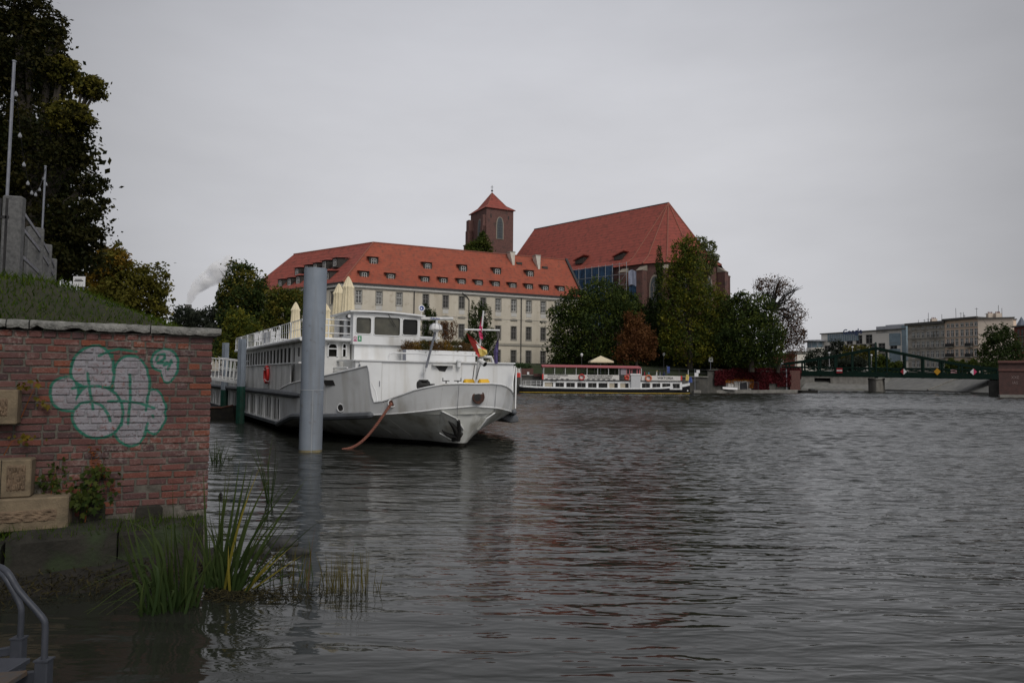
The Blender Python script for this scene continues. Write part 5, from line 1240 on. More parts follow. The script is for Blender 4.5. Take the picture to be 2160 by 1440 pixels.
# ================================================================== the island: ground, quay
M('plaster', (.60, .55, .455), (.53, .485, .40), .35, .9, .1, 8, streak=((.34, .29, .21), .5, .45), dirt=((.36, .30, .22), 1.2, .58, .5))
M('stone_trim', (.30, .285, .25), (.24, .23, .20), 2, .9); M('white_trim', (.56, .55, .52), (.48, .47, .44), 1.5, .85)
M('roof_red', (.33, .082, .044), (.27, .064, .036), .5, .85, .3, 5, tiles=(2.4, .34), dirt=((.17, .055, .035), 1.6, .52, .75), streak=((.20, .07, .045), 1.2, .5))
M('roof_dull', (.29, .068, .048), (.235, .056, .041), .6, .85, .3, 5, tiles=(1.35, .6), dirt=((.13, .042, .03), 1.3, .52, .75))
M('ridge_tile', (.27, .10, .07), None, 3, .9)
M('dormer_wood', (.055, .05, .042), (.035, .032, .03), 3, .8); M('dark_gutter', (.035, .035, .036), None, 3, .6)
M('sash_white', (.62, .62, .60), None, 3, .6); M('sash_grey', (.20, .19, .18), None, 3, .6)
M('chimney_white', (.62, .58, .50), (.5, .46, .4), 2, .9)
M('church_brick', (.155, .078, .066), (.10, .055, .048), 3.5, .95, .3, 12, dirt=((.045, .04, .036), .7, .55, .6))
M('church_stone', (.27, .235, .19), None, 3, .9)
M('leaded_glass', (.035, .045, .05), (.06, .07, .075), 5, .3, spec=.5)
M('net_blue', (.035, .085, .16), (.018, .04, .08), 1.2, .9, streak=((.02, .035, .06), 1.5, .6)); M('scaffold_tube', (.35, .36, .37), None, 4, .5, metal=.3); M('tarp_pale', (.35, .38, .48), None, 3, .8)
M('concrete', (.24, .23, .21), (.17, .165, .15), 1.2, .95, .3, 9, streak=((.10, .095, .08), .9, .5)); M('concrete_dark', (.10, .095, .085), (.06, .06, .055), 1.4, .95, streak=((.05, .05, .04), .9, .6))
M('slope_concrete', (.20, .195, .18), (.14, .14, .13), .8, .95, .3, 6, dirt=((.12, .13, .08), .5, .6, .5))
M('quay_brick', (.13, .062, .052), (.09, .046, .04), 3, .95, .3, 10)
M('lawn', (.03, .042, .014), (.02, .03, .010), .6, .95, .3, 5)
M('hedge', (.02, .04, .012), (.03, .055, .02), 4, .95, .8, 9)
def island():
    # quay line: behind the excursion boat, then the lower platform to the right
    q0 = P(940, 820, 104); q1 = P(1500, 820, 112); q2 = P(1512, 820, 116); q3 = P(1692, 820, 128)
    base = [Vector((-180, 100, 0)), Vector((-60, 96, 0)), Vector((q0.x, 106, 0)), Vector((q1.x, 114, 0)), Vector((q3.x-1, 130.5, 0)), Vector((q3.x+2, 140, 0)), Vector((44, 260, 0)), Vector((-180, 300, 0))]
    def lift(p, z): return Vector((p.x, p.y, z))
    m = MB(); zt = 2.7
    # front rows: kerb, promenade, then lawn rising to the buildings
    front = base[:6]
    rows = [[lift(p, zt) for p in front]]
    for d, z in ((3.0, 2.75), (6, 3.3), (10, 4.5), (16, 5.0), (60, 5.0)): rows.append([Vector((p.x-(0 if i < 4 else min(d, 25)*.9), p.y+d*(1 if i < 5 else .4), z)) for i, p in enumerate(front)])
    m.grid(rows); o = m.build('island_ground', 'lawn'); tag(o, 'green lawn on the river island in front of the red-roofed buildings', 'ground', kind='structure')
    root = thing('quay_wall', 'grey concrete quay wall behind the excursion boat', 'wall', lift(base[2], 0))
    m = MB(); m.grid([[lift(p, -1) for p in front[:4]], [lift(p, zt) for p in front[:4]]]); m.build('wall_face', 'concrete_dark', root)
    for i in range(3): m = MB(); m.beam(lift(front[i], zt+.08), lift(front[i+1], zt+.08), .5, .16); m.build('kerb_stone', 'concrete', root)
    # creeper wall on the right end of the island
    a, b = front[3], front[4]; r2 = thing('river_wall', 'stained concrete river wall right of the excursion boat', 'wall', lift((a+b)/2, 0))
    m = MB(); m.grid([[lift(p, -1) for p in front[3:6]], [lift(p, 3.9) for p in front[3:6]]]); m.build('wall_face', 'concrete_dark', r2)
    m = MB(); m.beam(lift(a, 3.95), lift(b, 3.95), .6, .18); m.build('wall_cap', 'concrete_dark', r2); m = MB(); m.beam(lift(front[4], 3.95), lift(front[5], 3.95), .6, .18); m.build('wall_cap', 'concrete', r2)
    # brick end pier with two ladder posts
    c = P(1684, 800, 128.5); m = MB(); m.ext([Vector((c.x-1.2, 129.4, -1)), Vector((c.x+1.0, 130.0, -1)), Vector((c.x+1.2, 138, -1)), Vector((c.x-1.0, 138, -1))], (0, 0, 5.2)); m.build('end_pier', 'quay_brick', r2)
    for dx in (-3.6, -2.2): m = MB(); m.beam((c.x+dx, 128.6, 0), (c.x+dx, 128.6, 4.4), .16, .16); m.build('fender_post', 'galv', r2)
    for k in range(4): m = MB(); m.beam((c.x-3.6, 128.6, 2.6+k*.5), (c.x-2.2, 128.6, 2.6+k*.5), .08, .08); m.build('fender_bar', 'galv', r2)
    # low platform at its foot
    m = MB(); p0 = P(1464, 826, 113); p1 = P(1700, 828, 127); d = Vector((-.3, .95, 0))*2.5
    m.ext([lift(p0, -1), lift(p1, -1), lift(p1+d, -1), lift(p0+d, -1)], (0, 0, 1.55)); o = m.build('landing_stage', 'concrete', bevel=.05); tag(o, 'long low concrete landing stage in front of the creeper wall', 'platform')
    # painted mural panel on the wall
    u = (b-a).normalized(); n = Vector((u.y, -u.x, 0))
    def wl(px, py, off=.03):
        t, z = hit(px, py, a+n*off, b+n*off); q = a+n*off+u*t; return Vector((q.x, q.y, z))
    m = MB(); m.quad(wl(1532, 821), wl(1585, 822), wl(1585, 803), wl(1532, 803)); g1 = m.build('graffiti_panel', 'flag_white', r2)
    m = MB(); m.quad(wl(1560, 821, .05), wl(1577, 821, .05), wl(1575, 806, .05), wl(1561, 807, .05)); m.build('graffiti_figure', 'flag_dark', r2)
    # orange leaves round the panel and red creeper
    def creep(name, lbl, cells, n_, size, mat):
        C = []
        for (x0, x1, y0, y1, k) in cells:
            for _ in range(int(n_*k)):
                x = random.uniform(x0, x1); y = y0+(y1-y0)*random.random()
                p = wl(x, y, .1+.5*random.random()**2); C.append(list(p))
        C = np.array(C); T = np.clip(.5+.3*np.sin(C[:, 0]*1.1)*np.sin(C[:, 2]*1.7)+.25*RNG.normal(size=len(C)), 0, 1); V, F, T = leaf_arrays(C, size, T)
        root = thing(name, lbl, 'creeper', Vector((C[:, 0].mean(), C[:, 1].mean(), C[:, 2].min()))); raw_mesh('foliage', V, F, mat, root, T)
        m = MB()
        for k in range(5): q = wl(cells[0][0]+(cells[-1][1]-cells[0][0])*(k+.5)/5, 820, .08); m.tube([q, q+Vector((.2, 0, 1.2)), q+Vector((-.1, 0, 2.2))], .03, 5)
        m.build('stems', 'dormer_wood', root)
    creep('red_creeper', 'dark red creeper hanging over the concrete river wall', [(1508, 1545, 782, 800, .6), (1515, 1600, 779, 800, 1.2), (1545, 1690, 776, 800, 2.2), (1590, 1622, 795, 822, .7), (1622, 1672, 795, 808, .8), (1640, 1672, 805, 815, .3), (1508, 1530, 795, 812, .4)], 2600, .15, 'creeper_red')
    creep('orange_creeper', 'small patch of orange creeper above the painted panel', [(1548, 1585, 797, 803, .6), (1580, 1590, 800, 818, .4), (1530, 1548, 800, 808, .2)], 500, .14, 'creeper_orange')
    # fences along the promenade
    def fence(p0, p1, h, label, rails=(1.0,), step=2.0, zb=None, mat='dark_gutter', r=.05, posts=True, fine=0):
        p0 = Vector(p0); p1 = Vector(p1); root = thing('railing', label, 'railing', (p0+p1)/2, 'railings on the far quay'); L_ = (p1-p0).length; k = max(1, int(L_/step))
        for i in range(k+1): m = MB(); q = p0.lerp(p1, i/k); m.beam(q, q+Vector((0, 0, h)), .08, .08); m.build('post', mat, root)
        for f in rails: m = MB(); m.beam(p0+Vector((0, 0, h*f)), p1+Vector((0, 0, h*f)), .06, .06); m.build('rail', mat, root)
        if fine:
            kk = int(L_/fine)
            for i in range(kk): m = MB(); q = p0.lerp(p1, (i+.5)/kk); m.beam(q, q+Vector((0, 0, h)), .035, .035); m.build('bar', mat, root)
    fence(P(1350, 792, 111), P(1512, 795, 115), 1.2, 'dark railing on the quay above the boat bow', (1.0, .5), 3.0)
    fence(P(1465, 821, 113.2), P(1600, 822, 121), 1.35, 'dark barred fence on the landing stage before the painted panel', (1.0,), 2.5, fine=.4)
    # low brick wall, box and hedge at the left
    a_ = P(1040, 793, 108.5); b_ = P(1125, 793, 108.5); m = MB(); m.ext([Vector((a_.x, 108.5, 2.6)), Vector((b_.x, 108.5, 2.6)), Vector((b_.x, 108.5, P(1100, 777, 108.5).z)), Vector((a_.x, 108.5, P(1100, 777, 108.5).z))], (0, .5, 0))
    o = m.build('low_brick_wall', 'quay_brick', bevel=.03); tag(o, 'low red brick wall behind the stern of the excursion boat', 'wall')
    p = P(1114, 787, 108.4); m = MB(); m.box(p, (.35, .1, .4)); tag(m.build('meter_box', 'sign_white', None, bevel=.02), 'small white box on the low brick wall', 'box')
    hz = P(1100, 764, 109.5).z; root = thing('clipped_hedge', 'clipped dark green hedge on top of the low brick wall', 'hedge', P(1090, 776, 109.5)); c = np.array(P(1080, 771, 109.6)); leaf_mass('foliage', [(c+np.array([k*.8, 0, 0]), .7, .6, .55) for k in range(-2, 4)], 2600, .09, 'leaf_dark', root, 20, .35, .3)
    m = MB(); m.box((c[0]+.5, c[1], c[2]), (4.6, .7, .8)); m.build('branches', 'hedge', root)
    # brick stair block further right
    a_ = P(1126, 806, 108.0); b_ = P(1142, 788, 108.0); m = MB(); m.ext([Vector((a_.x, 108, 2.6)), Vector((b_.x, 108, 2.6)), Vector((b_.x, 108, b_.z)), Vector((a_.x, 108, b_.z))], (0, 1, 0)); tag(m.build('brick_pier', 'quay_brick', None, bevel=.03), 'short red brick pier beside the low brick wall', 'pier')
LEAF('creeper_red', (.12, .016, .022), (.05, .012, .014), .2, .7); LEAF('creeper_orange', (.55, .22, .02), (.35, .12, .02), .3, .7); LEAF('leaf_dark', (.012, .028, .010), (.035, .055, .018), .2)
island()

# ================================================================== monastery with red roof
def win(root, pt, uc, zc, w, h, sash, trim=True, bars=(2, 3), name='window', apron=False):
    a, b, c, d = uc-w/2, uc+w/2, zc-h/2, zc+h/2
    m = MB(); t = .14
    for (x0, x1, z0, z1) in ((a-t, a, c-t, d+t), (b, b+t, c-t, d+t), (a, b, d, d+t), (a-t*.8, b+t*.8, c-t*1.5, c)):
        m.ext([pt(x0, z0, .0), pt(x1, z0, .0), pt(x1, z1, .0), pt(x0, z1, .0)], (pt(0, 0, -.06)-pt(0, 0, 0)))
    wo = m.build(name, 'stone_trim', root)
    m = MB(); m.quad(pt(a, c, .20), pt(b, c, .20), pt(b, d, .20), pt(a, d, .20)); m.build('pane', 'glass_dark', wo)
    m = MB(); f = .10
    for (x0, x1, z0, z1) in [(a, a+f, c, d), (b-f, b, c, d), (a, b, c, c+f), (a, b, d-f, d), (uc-f/2, uc+f/2, c, d), (a, b, c+h*.60, c+h*.60+f)]: m.ext([pt(x0, z0, .19), pt(x1, z0, .19), pt(x1, z1, .19), pt(x0, z1, .19)], pt(0, 0, .15)-pt(0, 0, .19))
    f = .045
    for k in (.25, .75): m.ext([pt(a+w*k-f/2, c, .185), pt(a+w*k+f/2, c, .185), pt(a+w*k+f/2, d, .185), pt(a+w*k-f/2, d, .185)], pt(0, 0, .16)-pt(0, 0, .185))
    for k in (.3, .8): m.ext([pt(a, c+h*k, .185), pt(b, c+h*k, .185), pt(b, c+h*k+f, .185), pt(a, c+h*k+f, .185)], pt(0, 0, .16)-pt(0, 0, .185))
    m.build('sash', sash, wo)
    if apron: m = MB(); m.ext([pt(a-.02, c-1.05, -.0), pt(b+.02, c-1.05, 0), pt(b+.02, c-.25, 0), pt(a-.02, c-.25, 0)], pt(0, 0, -.04)-pt(0, 0, 0)); m.build('apron_panel', 'white_trim', wo)
def monastery():
    c0 = P(722, 595, 120); ZE = c0.z; E = Vector((14.2, 140.4, 0)); C = Vector((c0.x, 120, 0)); Z0 = 4.5
    root = thing('monastery_building', 'long cream plastered building with red tiled roof and rows of dormers', 'building', Vector((C.x, C.y, Z0)))
    u = (E-C).normalized(); n_in = Vector((-u.y, u.x, 0)); w = 7.0; ZR = P(772, 512, 129.5).z
    # ridge point
    rA = C+u*w+n_in*w; rB = E+n_in*w
    v = Vector((-.763, .647, 0)).normalized()                # left wing direction
    v_in = Vector((v.y, -v.x, 0)); v_in = v_in if v_in.dot(u) > 0 else -v_in
    # openings from measured photo positions
    top = [756, 799.5, 842, 898, 940, 974, 1019, 1051, 1084, 1115.5, 1146, 1176]
    fA, fB = C, E; holes = []; specs = []
    for i, px in enumerate(top):
        # row heights measured at px ~1051/1084 and carried along the facade
        uu, _ = hit(px, 640, fA, fB)
        for r, (yy, h) in enumerate(((642.5, 2.35), (701, 2.55), (751.5, 2.5))):
            _, z = hit(1051, yy, fA, fB); holes.append((uu-.55, uu+.55, z-h/2, z+h/2)); specs.append((uu, z, 1.10, h, r, i))
    m = MB(); pt, _, n = facade(m, fA, fB, Z0, ZE, holes, .25)
    lw = 34.0; Lf = C+v*lw; wh = []
    for k in range(8):
        for (z, h) in ((16.4, 2.3), (11.2, 2.4), (6.6, 2.4)): wh.append((3.0+k*4.0-.5, 3.0+k*4.0+.5, z-h/2, z+h/2))
    pl, _, nl = facade(m, Lf, C, Z0, ZE, [(lw-b, lw-a, c, d) for a, b, c, d in wh], .25)
    m.quad(Vector((E.x, E.y, Z0)), Vector((rB.x, rB.y, Z0))+n_in*w, Vector((rB.x, rB.y, ZE))+n_in*w, Vector((E.x, E.y, ZE)))
    m.build('wall', 'plaster', root)
    for (uu, z, ww, h, r, i) in specs:
        sash = 'sash_white' if (r == 0 and i in (0, 1, 2, 7, 8, 9, 10, 11)) else 'sash_grey'
        win(root, pt, uu, z, ww, h, sash, apron=(r == 0))
    for (a, b, c, d) in wh: win(root, pl, lw-(a+b)/2, (c+d)/2, b-a, d-c, 'sash_grey')
    # cornice, string courses, gutters
    def band(A, B, z0, z1, d, name, mat, nn):
        m = MB(); a = Vector((A.x, A.y, z0)); b = Vector((B.x, B.y, z0)); m.ext([a, b, Vector((b.x, b.y, z1)), Vector((a.x, a.y, z1))], nn*d); m.build(name, mat, root)
    band(C, E, ZE-.75, ZE-.25, .30, 'cornice', 'white_trim', n); band(C, E, ZE-1.0, ZE-.78, .12, 'cornice', 'stone_trim', n); band(C, E, ZE-.25, ZE+.02, .55, 'gutter', 'dark_gutter', n)
    zs = hit(1051, 727, fA, fB)[1]; band(C, E, zs-.12, zs+.12, .14, 'string_course', 'stone_trim', n); band(C, E, zs+.25, zs+.33, .06, 'string_course', 'stone_trim', n)
    z2 = hit(1051, 673, fA, fB)[1]; band(C, E, z2-.04, z2+.04, .03, 'string_course', 'stone_trim', n)
    band(Lf, C, ZE-.75, ZE-.25, .30, 'cornice', 'white_trim', nl); band(Lf, C, ZE-1.0, ZE-.78, .12, 'cornice', 'dark_gutter', nl); band(Lf, C, ZE-.25, ZE+.02, .55, 'gutter', 'dark_gutter', nl)
    for px, y1 in ((873, 760), (1099, 768), (989, 760)):
        uu, _ = hit(px, 640, fA, fB); m = MB(); top_ = pt(uu, ZE-.3, -.2)
        if px == 989: m.tube([pt(uu-1.5, ZE-.6, -.3), pt(uu-.4, ZE-1.3, -.15), pt(uu, ZE-1.8, -.12), pt(uu, Z0, -.12)], .09, 6)
        else: m.tube([top_, pt(uu, Z0, -.12)], .09, 6)
        m.build('downpipe', 'dark_gutter', root)
    # window pediments between first and second row
    for px in top[3:]:
        uu, _ = hit(px, 640, fA, fB); z = hit(1051, 673.5, fA, fB)[1]; m = MB(); m.ext([pt(uu-.75, z-.1, 0), pt(uu+.75, z-.1, 0), pt(uu+.7, z+.15, 0), pt(uu, z+.3, 0), pt(uu-.7, z+.15, 0)], n*.2); m.build('window_hood', 'stone_trim', root)
    # roof planes with overhang
    ov = .5; Z = lambda p, z: Vector((p.x, p.y, z))
    eC = C+n*ov+nl*ov*.2; eE = E+n*ov+u*.3; eL = Lf+nl*ov; ridL = C+v*(lw-7)+v_in*w; rE = rB+u*.3
    rC = rA
    m = MB(); m.quad(Z(eC, ZE), Z(eE, ZE), Z(rE, ZR), Z(rC, ZR)); far = rE+n_in*w; m.quad(Z(rE, ZR), Z(far, ZE), Z(C+n_in*2*w+u*4, ZE), Z(rC, ZR)); mr = m.build('main_roof', 'roof_red', root)
    m = MB(); m.quad(Z(eL, ZE), Z(eC, ZE), Z(rC, ZR), Z(ridL, ZR)); m.quad(Z(eL, ZE), Z(ridL, ZR), Z(Lf+v_in*2*w, ZE)); m.quad(Z(ridL, ZR), Z(rC, ZR), Z(rC+v_in*w, ZE), Z(Lf+v_in*2*w, ZE)); wr = m.build('wing_roof', 'roof_dull', root)  # wing faces away from the sun: its shaded tone is put into a duller tile
    m = MB(); m.tube([Z(rC, ZR+.05), Z(rE, ZR+.05)], .14, 6); m.build('ridge_cap', 'ridge_tile', mr); m = MB(); m.tube([Z(eC, ZE+.05), Z(rC, ZR+.05)], .14, 6); m.build('hip_cap', 'ridge_tile', mr); m = MB(); m.tube([Z(ridL, ZR+.05), Z(rC, ZR+.05)], .14, 6); m.build('ridge_cap', 'ridge_tile', wr)
    m = MB(); m.beam(Z(eE, ZE+.2), Z(rE, ZR+.2), .5, .5); m.build('gable_verge', 'dark_gutter', mr)
    # dormers
    slope_h = ZR-ZE
    def dormer(A, B, px, py, nn, par, ov_dist):
        # photo point of the dormer window centre, taken on the roof plane
        Az = Vector((A.x, A.y, ZE)); uu_ = (B-A).normalized(); nin = -nn; pn = Vector((0, 0, 1))*w-nin*slope_h; pn = pn.normalized()
        d = ray(px, py); o_ = Vector((0, 0, CAM_H)); t = (Az-o_).dot(pn)/d.dot(pn); q = o_+d*t
        f = q+nn*.55; W, H, D = 1.65, 1.85, 2.6; up = Vector((0, 0, 1)); base = f-up*(H*.5)
        dm = MB(); pts = [base-uu_*W/2, base+uu_*W/2, base+uu_*W/2+up*H, base-uu_*W/2+up*H]; dm.ext(pts, nin*D); do = dm.build('dormer', 'dormer_wood', par)
        r_ = MB(); e0 = f+up*H*.5; a_, b_ = e0-uu_*(W/2+.32)+nn*.35-up*.04, e0+uu_*(W/2+.32)+nn*.35-up*.04; pk = e0+up*.42-nn*.25
        bk = D+.4; a2, b2, p2 = a_+nin*bk+up*.35, b_+nin*bk+up*.35, pk+nin*(bk-.4)+up*.1
        r_.quad(a_, b_, pk); r_.quad(b_, b2, p2, pk); r_.quad(a_, pk, p2, a2); r_.quad(a_, a2, b2, b_); r_.build('dormer_roof', par.data.materials[0], do)
        w_ = MB(); g = f+nn*.012; w_.quad(g-uu_*.40-up*.58, g+uu_*.40-up*.58, g+uu_*.40+up*.58, g-uu_*.40+up*.58); w_.build('dormer_pane', 'glass_dark', do)
        s_ = MB(); g = f+nn*.03
        for (x0, z0, x1, z1) in ((-.40, -.58, .40, -.58), (-.40, .58, .40, .58), (-.40, -.58, -.40, .58), (.40, -.58, .40, .58), (0, -.58, 0, .58), (-.4, .12, .4, .12)): s_.beam(g+uu_*x0+up*z0, g+uu_*x1+up*z1, .075, .05, nn)
        s_.build('dormer_sash', 'sash_white', do)
    for px, py in ((767, 583), (823, 587), (895, 593.5), (933.6, 595.5), (972, 598), (1008, 600.5), (1044, 603), (1079.5, 606), (1114, 608.5), (1147.5, 611), (1181, 613)): dormer(C, E, px, py, n, mr, 0)
    for px, py in ((787, 553), (900.6, 564), (975, 569), (1046.7, 575), (1116, 580)): dormer(C, E, px, py, n, mr, 0)
    for px, py in ((631.5, 575), (651.7, 569), (670, 565), (689.5, 560), (711.5, 555)): dormer(Lf, C, px, py, nl, wr, 0)
    for px, py in ((596, 599), (615.6, 596), (634, 592), (695, 583)): dormer(Lf, C, px, py, nl, wr, 0)
    # two chimneys: tapering white stacks, and roof hatches
    for (px, pyt, pyb) in ((1080, 533, 561), (1134, 540, 570)):
        pn = (Vector((0, 0, 1))*w-n_in*slope_h).normalized(); d = ray(px+3, pyb); t = (Z(C, ZE)-Vector((0, 0, CAM_H))).dot(pn)/d.dot(pn); q = Vector((0, 0, CAM_H))+d*t; zt = P(px, pyt, q.y).z
        m = MB(); up = Vector((0, 0, zt-q.z)); m.ext([q+u*.25, q-u*.15, q-u*.75+up, q+u*.35+up], n_in*1.6); ch = m.build('chimney', 'chimney_white', root); m = MB(); m.ext([q-u*.85+up, q+u*.45+up, q+u*.45+up+Vector((0, 0, .25)), q-u*.85+up+Vector((0, 0, .25))], n_in*1.7-n_in*.1); m.build('chimney_cap', 'stone_trim', ch)
        d = ray(px+14, pyb-5); t = (Z(C, ZE)-Vector((0, 0, CAM_H))).dot(pn)/d.dot(pn); q = Vector((0, 0, CAM_H))+d*t; m = MB(); m.box(q, (1.2, .9, .5), Matrix.Rotation(rad(25), 3, 'Z')); m.build('roof_hatch', 'dormer_wood', mr)
monastery()

# ================================================================== church tower
def arch(pts_fn, w, h0, h1, n=7):
    """pointed-arch outline: straight to h0, apex at h1"""
    out = [(-w/2, 0), (w/2, 0), (w/2, h0)]
    for k in range(1, n): t = k/n; out.append((w/2*(1-t)**.75 if False else w/2*math.cos(t*math.pi/2)**.8, h0+(h1-h0)*math.sin(t*math.pi/2)))
    out.append((0, h1))
    for k in range(n-1, 0, -1): t = k/n; out.append((-w/2*math.cos(t*math.pi/2)**.8, h0+(h1-h0)*math.sin(t*math.pi/2)))
    out.append((-w/2, h0)); return [pts_fn(x, z) for x, z in out]
def tower():
    A = P(1026, 437, 163); B = P(1083, 445, 166.5); ze = A.z; A = Vector((A.x, A.y, 0)); B = Vector((B.x, B.y, 0)); u = (B-A).normalized(); nin = Vector((-u.y, u.x, 0)); D = 9.0
    root = thing('church_tower', 'square brown brick church tower with low red pyramid roof', 'tower', Vector((A.x, A.y, 4.5)))
    c = [A, B, B+nin*D, A+nin*D]
    m = MB(); m.ext([Vector((p.x, p.y, 4.5)) for p in c], (0, 0, ze-4.5)); m.build('shaft', 'church_brick', root)
    cen = (c[0]+c[2])/2; ap = P(1037, 407, cen.y); m = MB(); ev = [p+(p-cen).normalized()*.55 for p in c]
    rings = [[Vector((p.x, p.y, ze-.05)) for p in ev], [cen.lerp(p, .66)+Vector((0, 0, ze+1.25)) for p in c]]
    for i in range(4): j = (i+1) % 4; m.quad(rings[0][i], rings[0][j], rings[1][j], rings[1][i]); m.quad(rings[1][i], rings[1][j], Vector((cen.x, cen.y, ap.z)))
    m.quad(*rings[0]); rf = m.build('pyramid_roof', 'roof_dull', root)
    for i in (0, 1, 3): m = MB(); m.tube([rings[0][i], rings[1][i], Vector((cen.x, cen.y, ap.z))], .12, 5); m.build('hip_cap', 'ridge_tile', rf)
    t = Vector((cen.x, cen.y, ap.z)); m = MB(); m.tube([t, t+Vector((0, 0, 1.9))], .06, 6); m.lathe([(.05, .3), (.28, .45), (.28, .6), (.05, .8)], t, 10); m.beam(t+Vector((-.35, 0, 1.45)), t+Vector((.35, 0, 1.45)), .08, .08); m.build('finial_cross', 'black_metal', rf, smooth=True)
    # pointed windows
    def pw(A_, u_, n_, uc, zb, w, h, name='lancet_window'):
        f = lambda x, z, o=0: Vector((A_.x, A_.y, 0))+u_*(uc+x)+n_*o+Vector((0, 0, zb+z))
        m = MB(); m.ext(arch(lambda x, z: f(x*1.32, z*1.05-.1, .005), w, h*.62, h), n_*.10); wo = m.build(name, 'church_stone', root)
        m = MB(); m.ext(arch(lambda x, z: f(x, z, .108), w, h*.62, h), n_*.01); m.build('leaded_pane', 'leaded_glass', wo)
        m = MB()
        for k in range(1, 7): m.beam(f(-w/2*.95, h*k/8, .125), f(w/2*.95, h*k/8, .125), .05, .05)
        m.beam(f(0, 0, .125), f(0, h*.95, .125), .06, .06); m.build('glazing_bars', 'dark_gutter', wo)
    uu, zb = hit(1054, 504, A, B); _, zt = hit(1054, 459, A, B); pw(A, u, -nin, uu, zb, 1.55, zt-zb)
    pw(A+nin*D, -nin, -u, D-3.6, zb-.2, 1.5, zt-zb)
    for f in (.17, .82): m = MB(); m.box(A+u*(B-A).length*f-nin*.01+Vector((0, 0, ze-1.9)), (.25, .12, .9)); m.build('slit_window', 'black_metal', root)
    # stepped buttresses on the left face
    for d0, w_, pr in ((D-.2, 1.5, 1.3), (1.5, 1.2, .8)):
        m = MB(); b = A+nin*(d0-w_)
        for k, (z1, p_) in enumerate(((ze-8, pr*1.5), (ze-4.5, pr*1.15), (ze-1.8, pr))): m.ext([b+Vector((0, 0, 4.6+k*.01)), b+nin*w_+Vector((0, 0, 4.6+k*.01)), b+nin*w_-u*p_+Vector((0, 0, 4.6+k*.01)), b-u*p_+Vector((0, 0, 4.6+k*.01))], (0, 0, z1-4.6))
        m.build('buttress', 'church_brick', root)
tower()

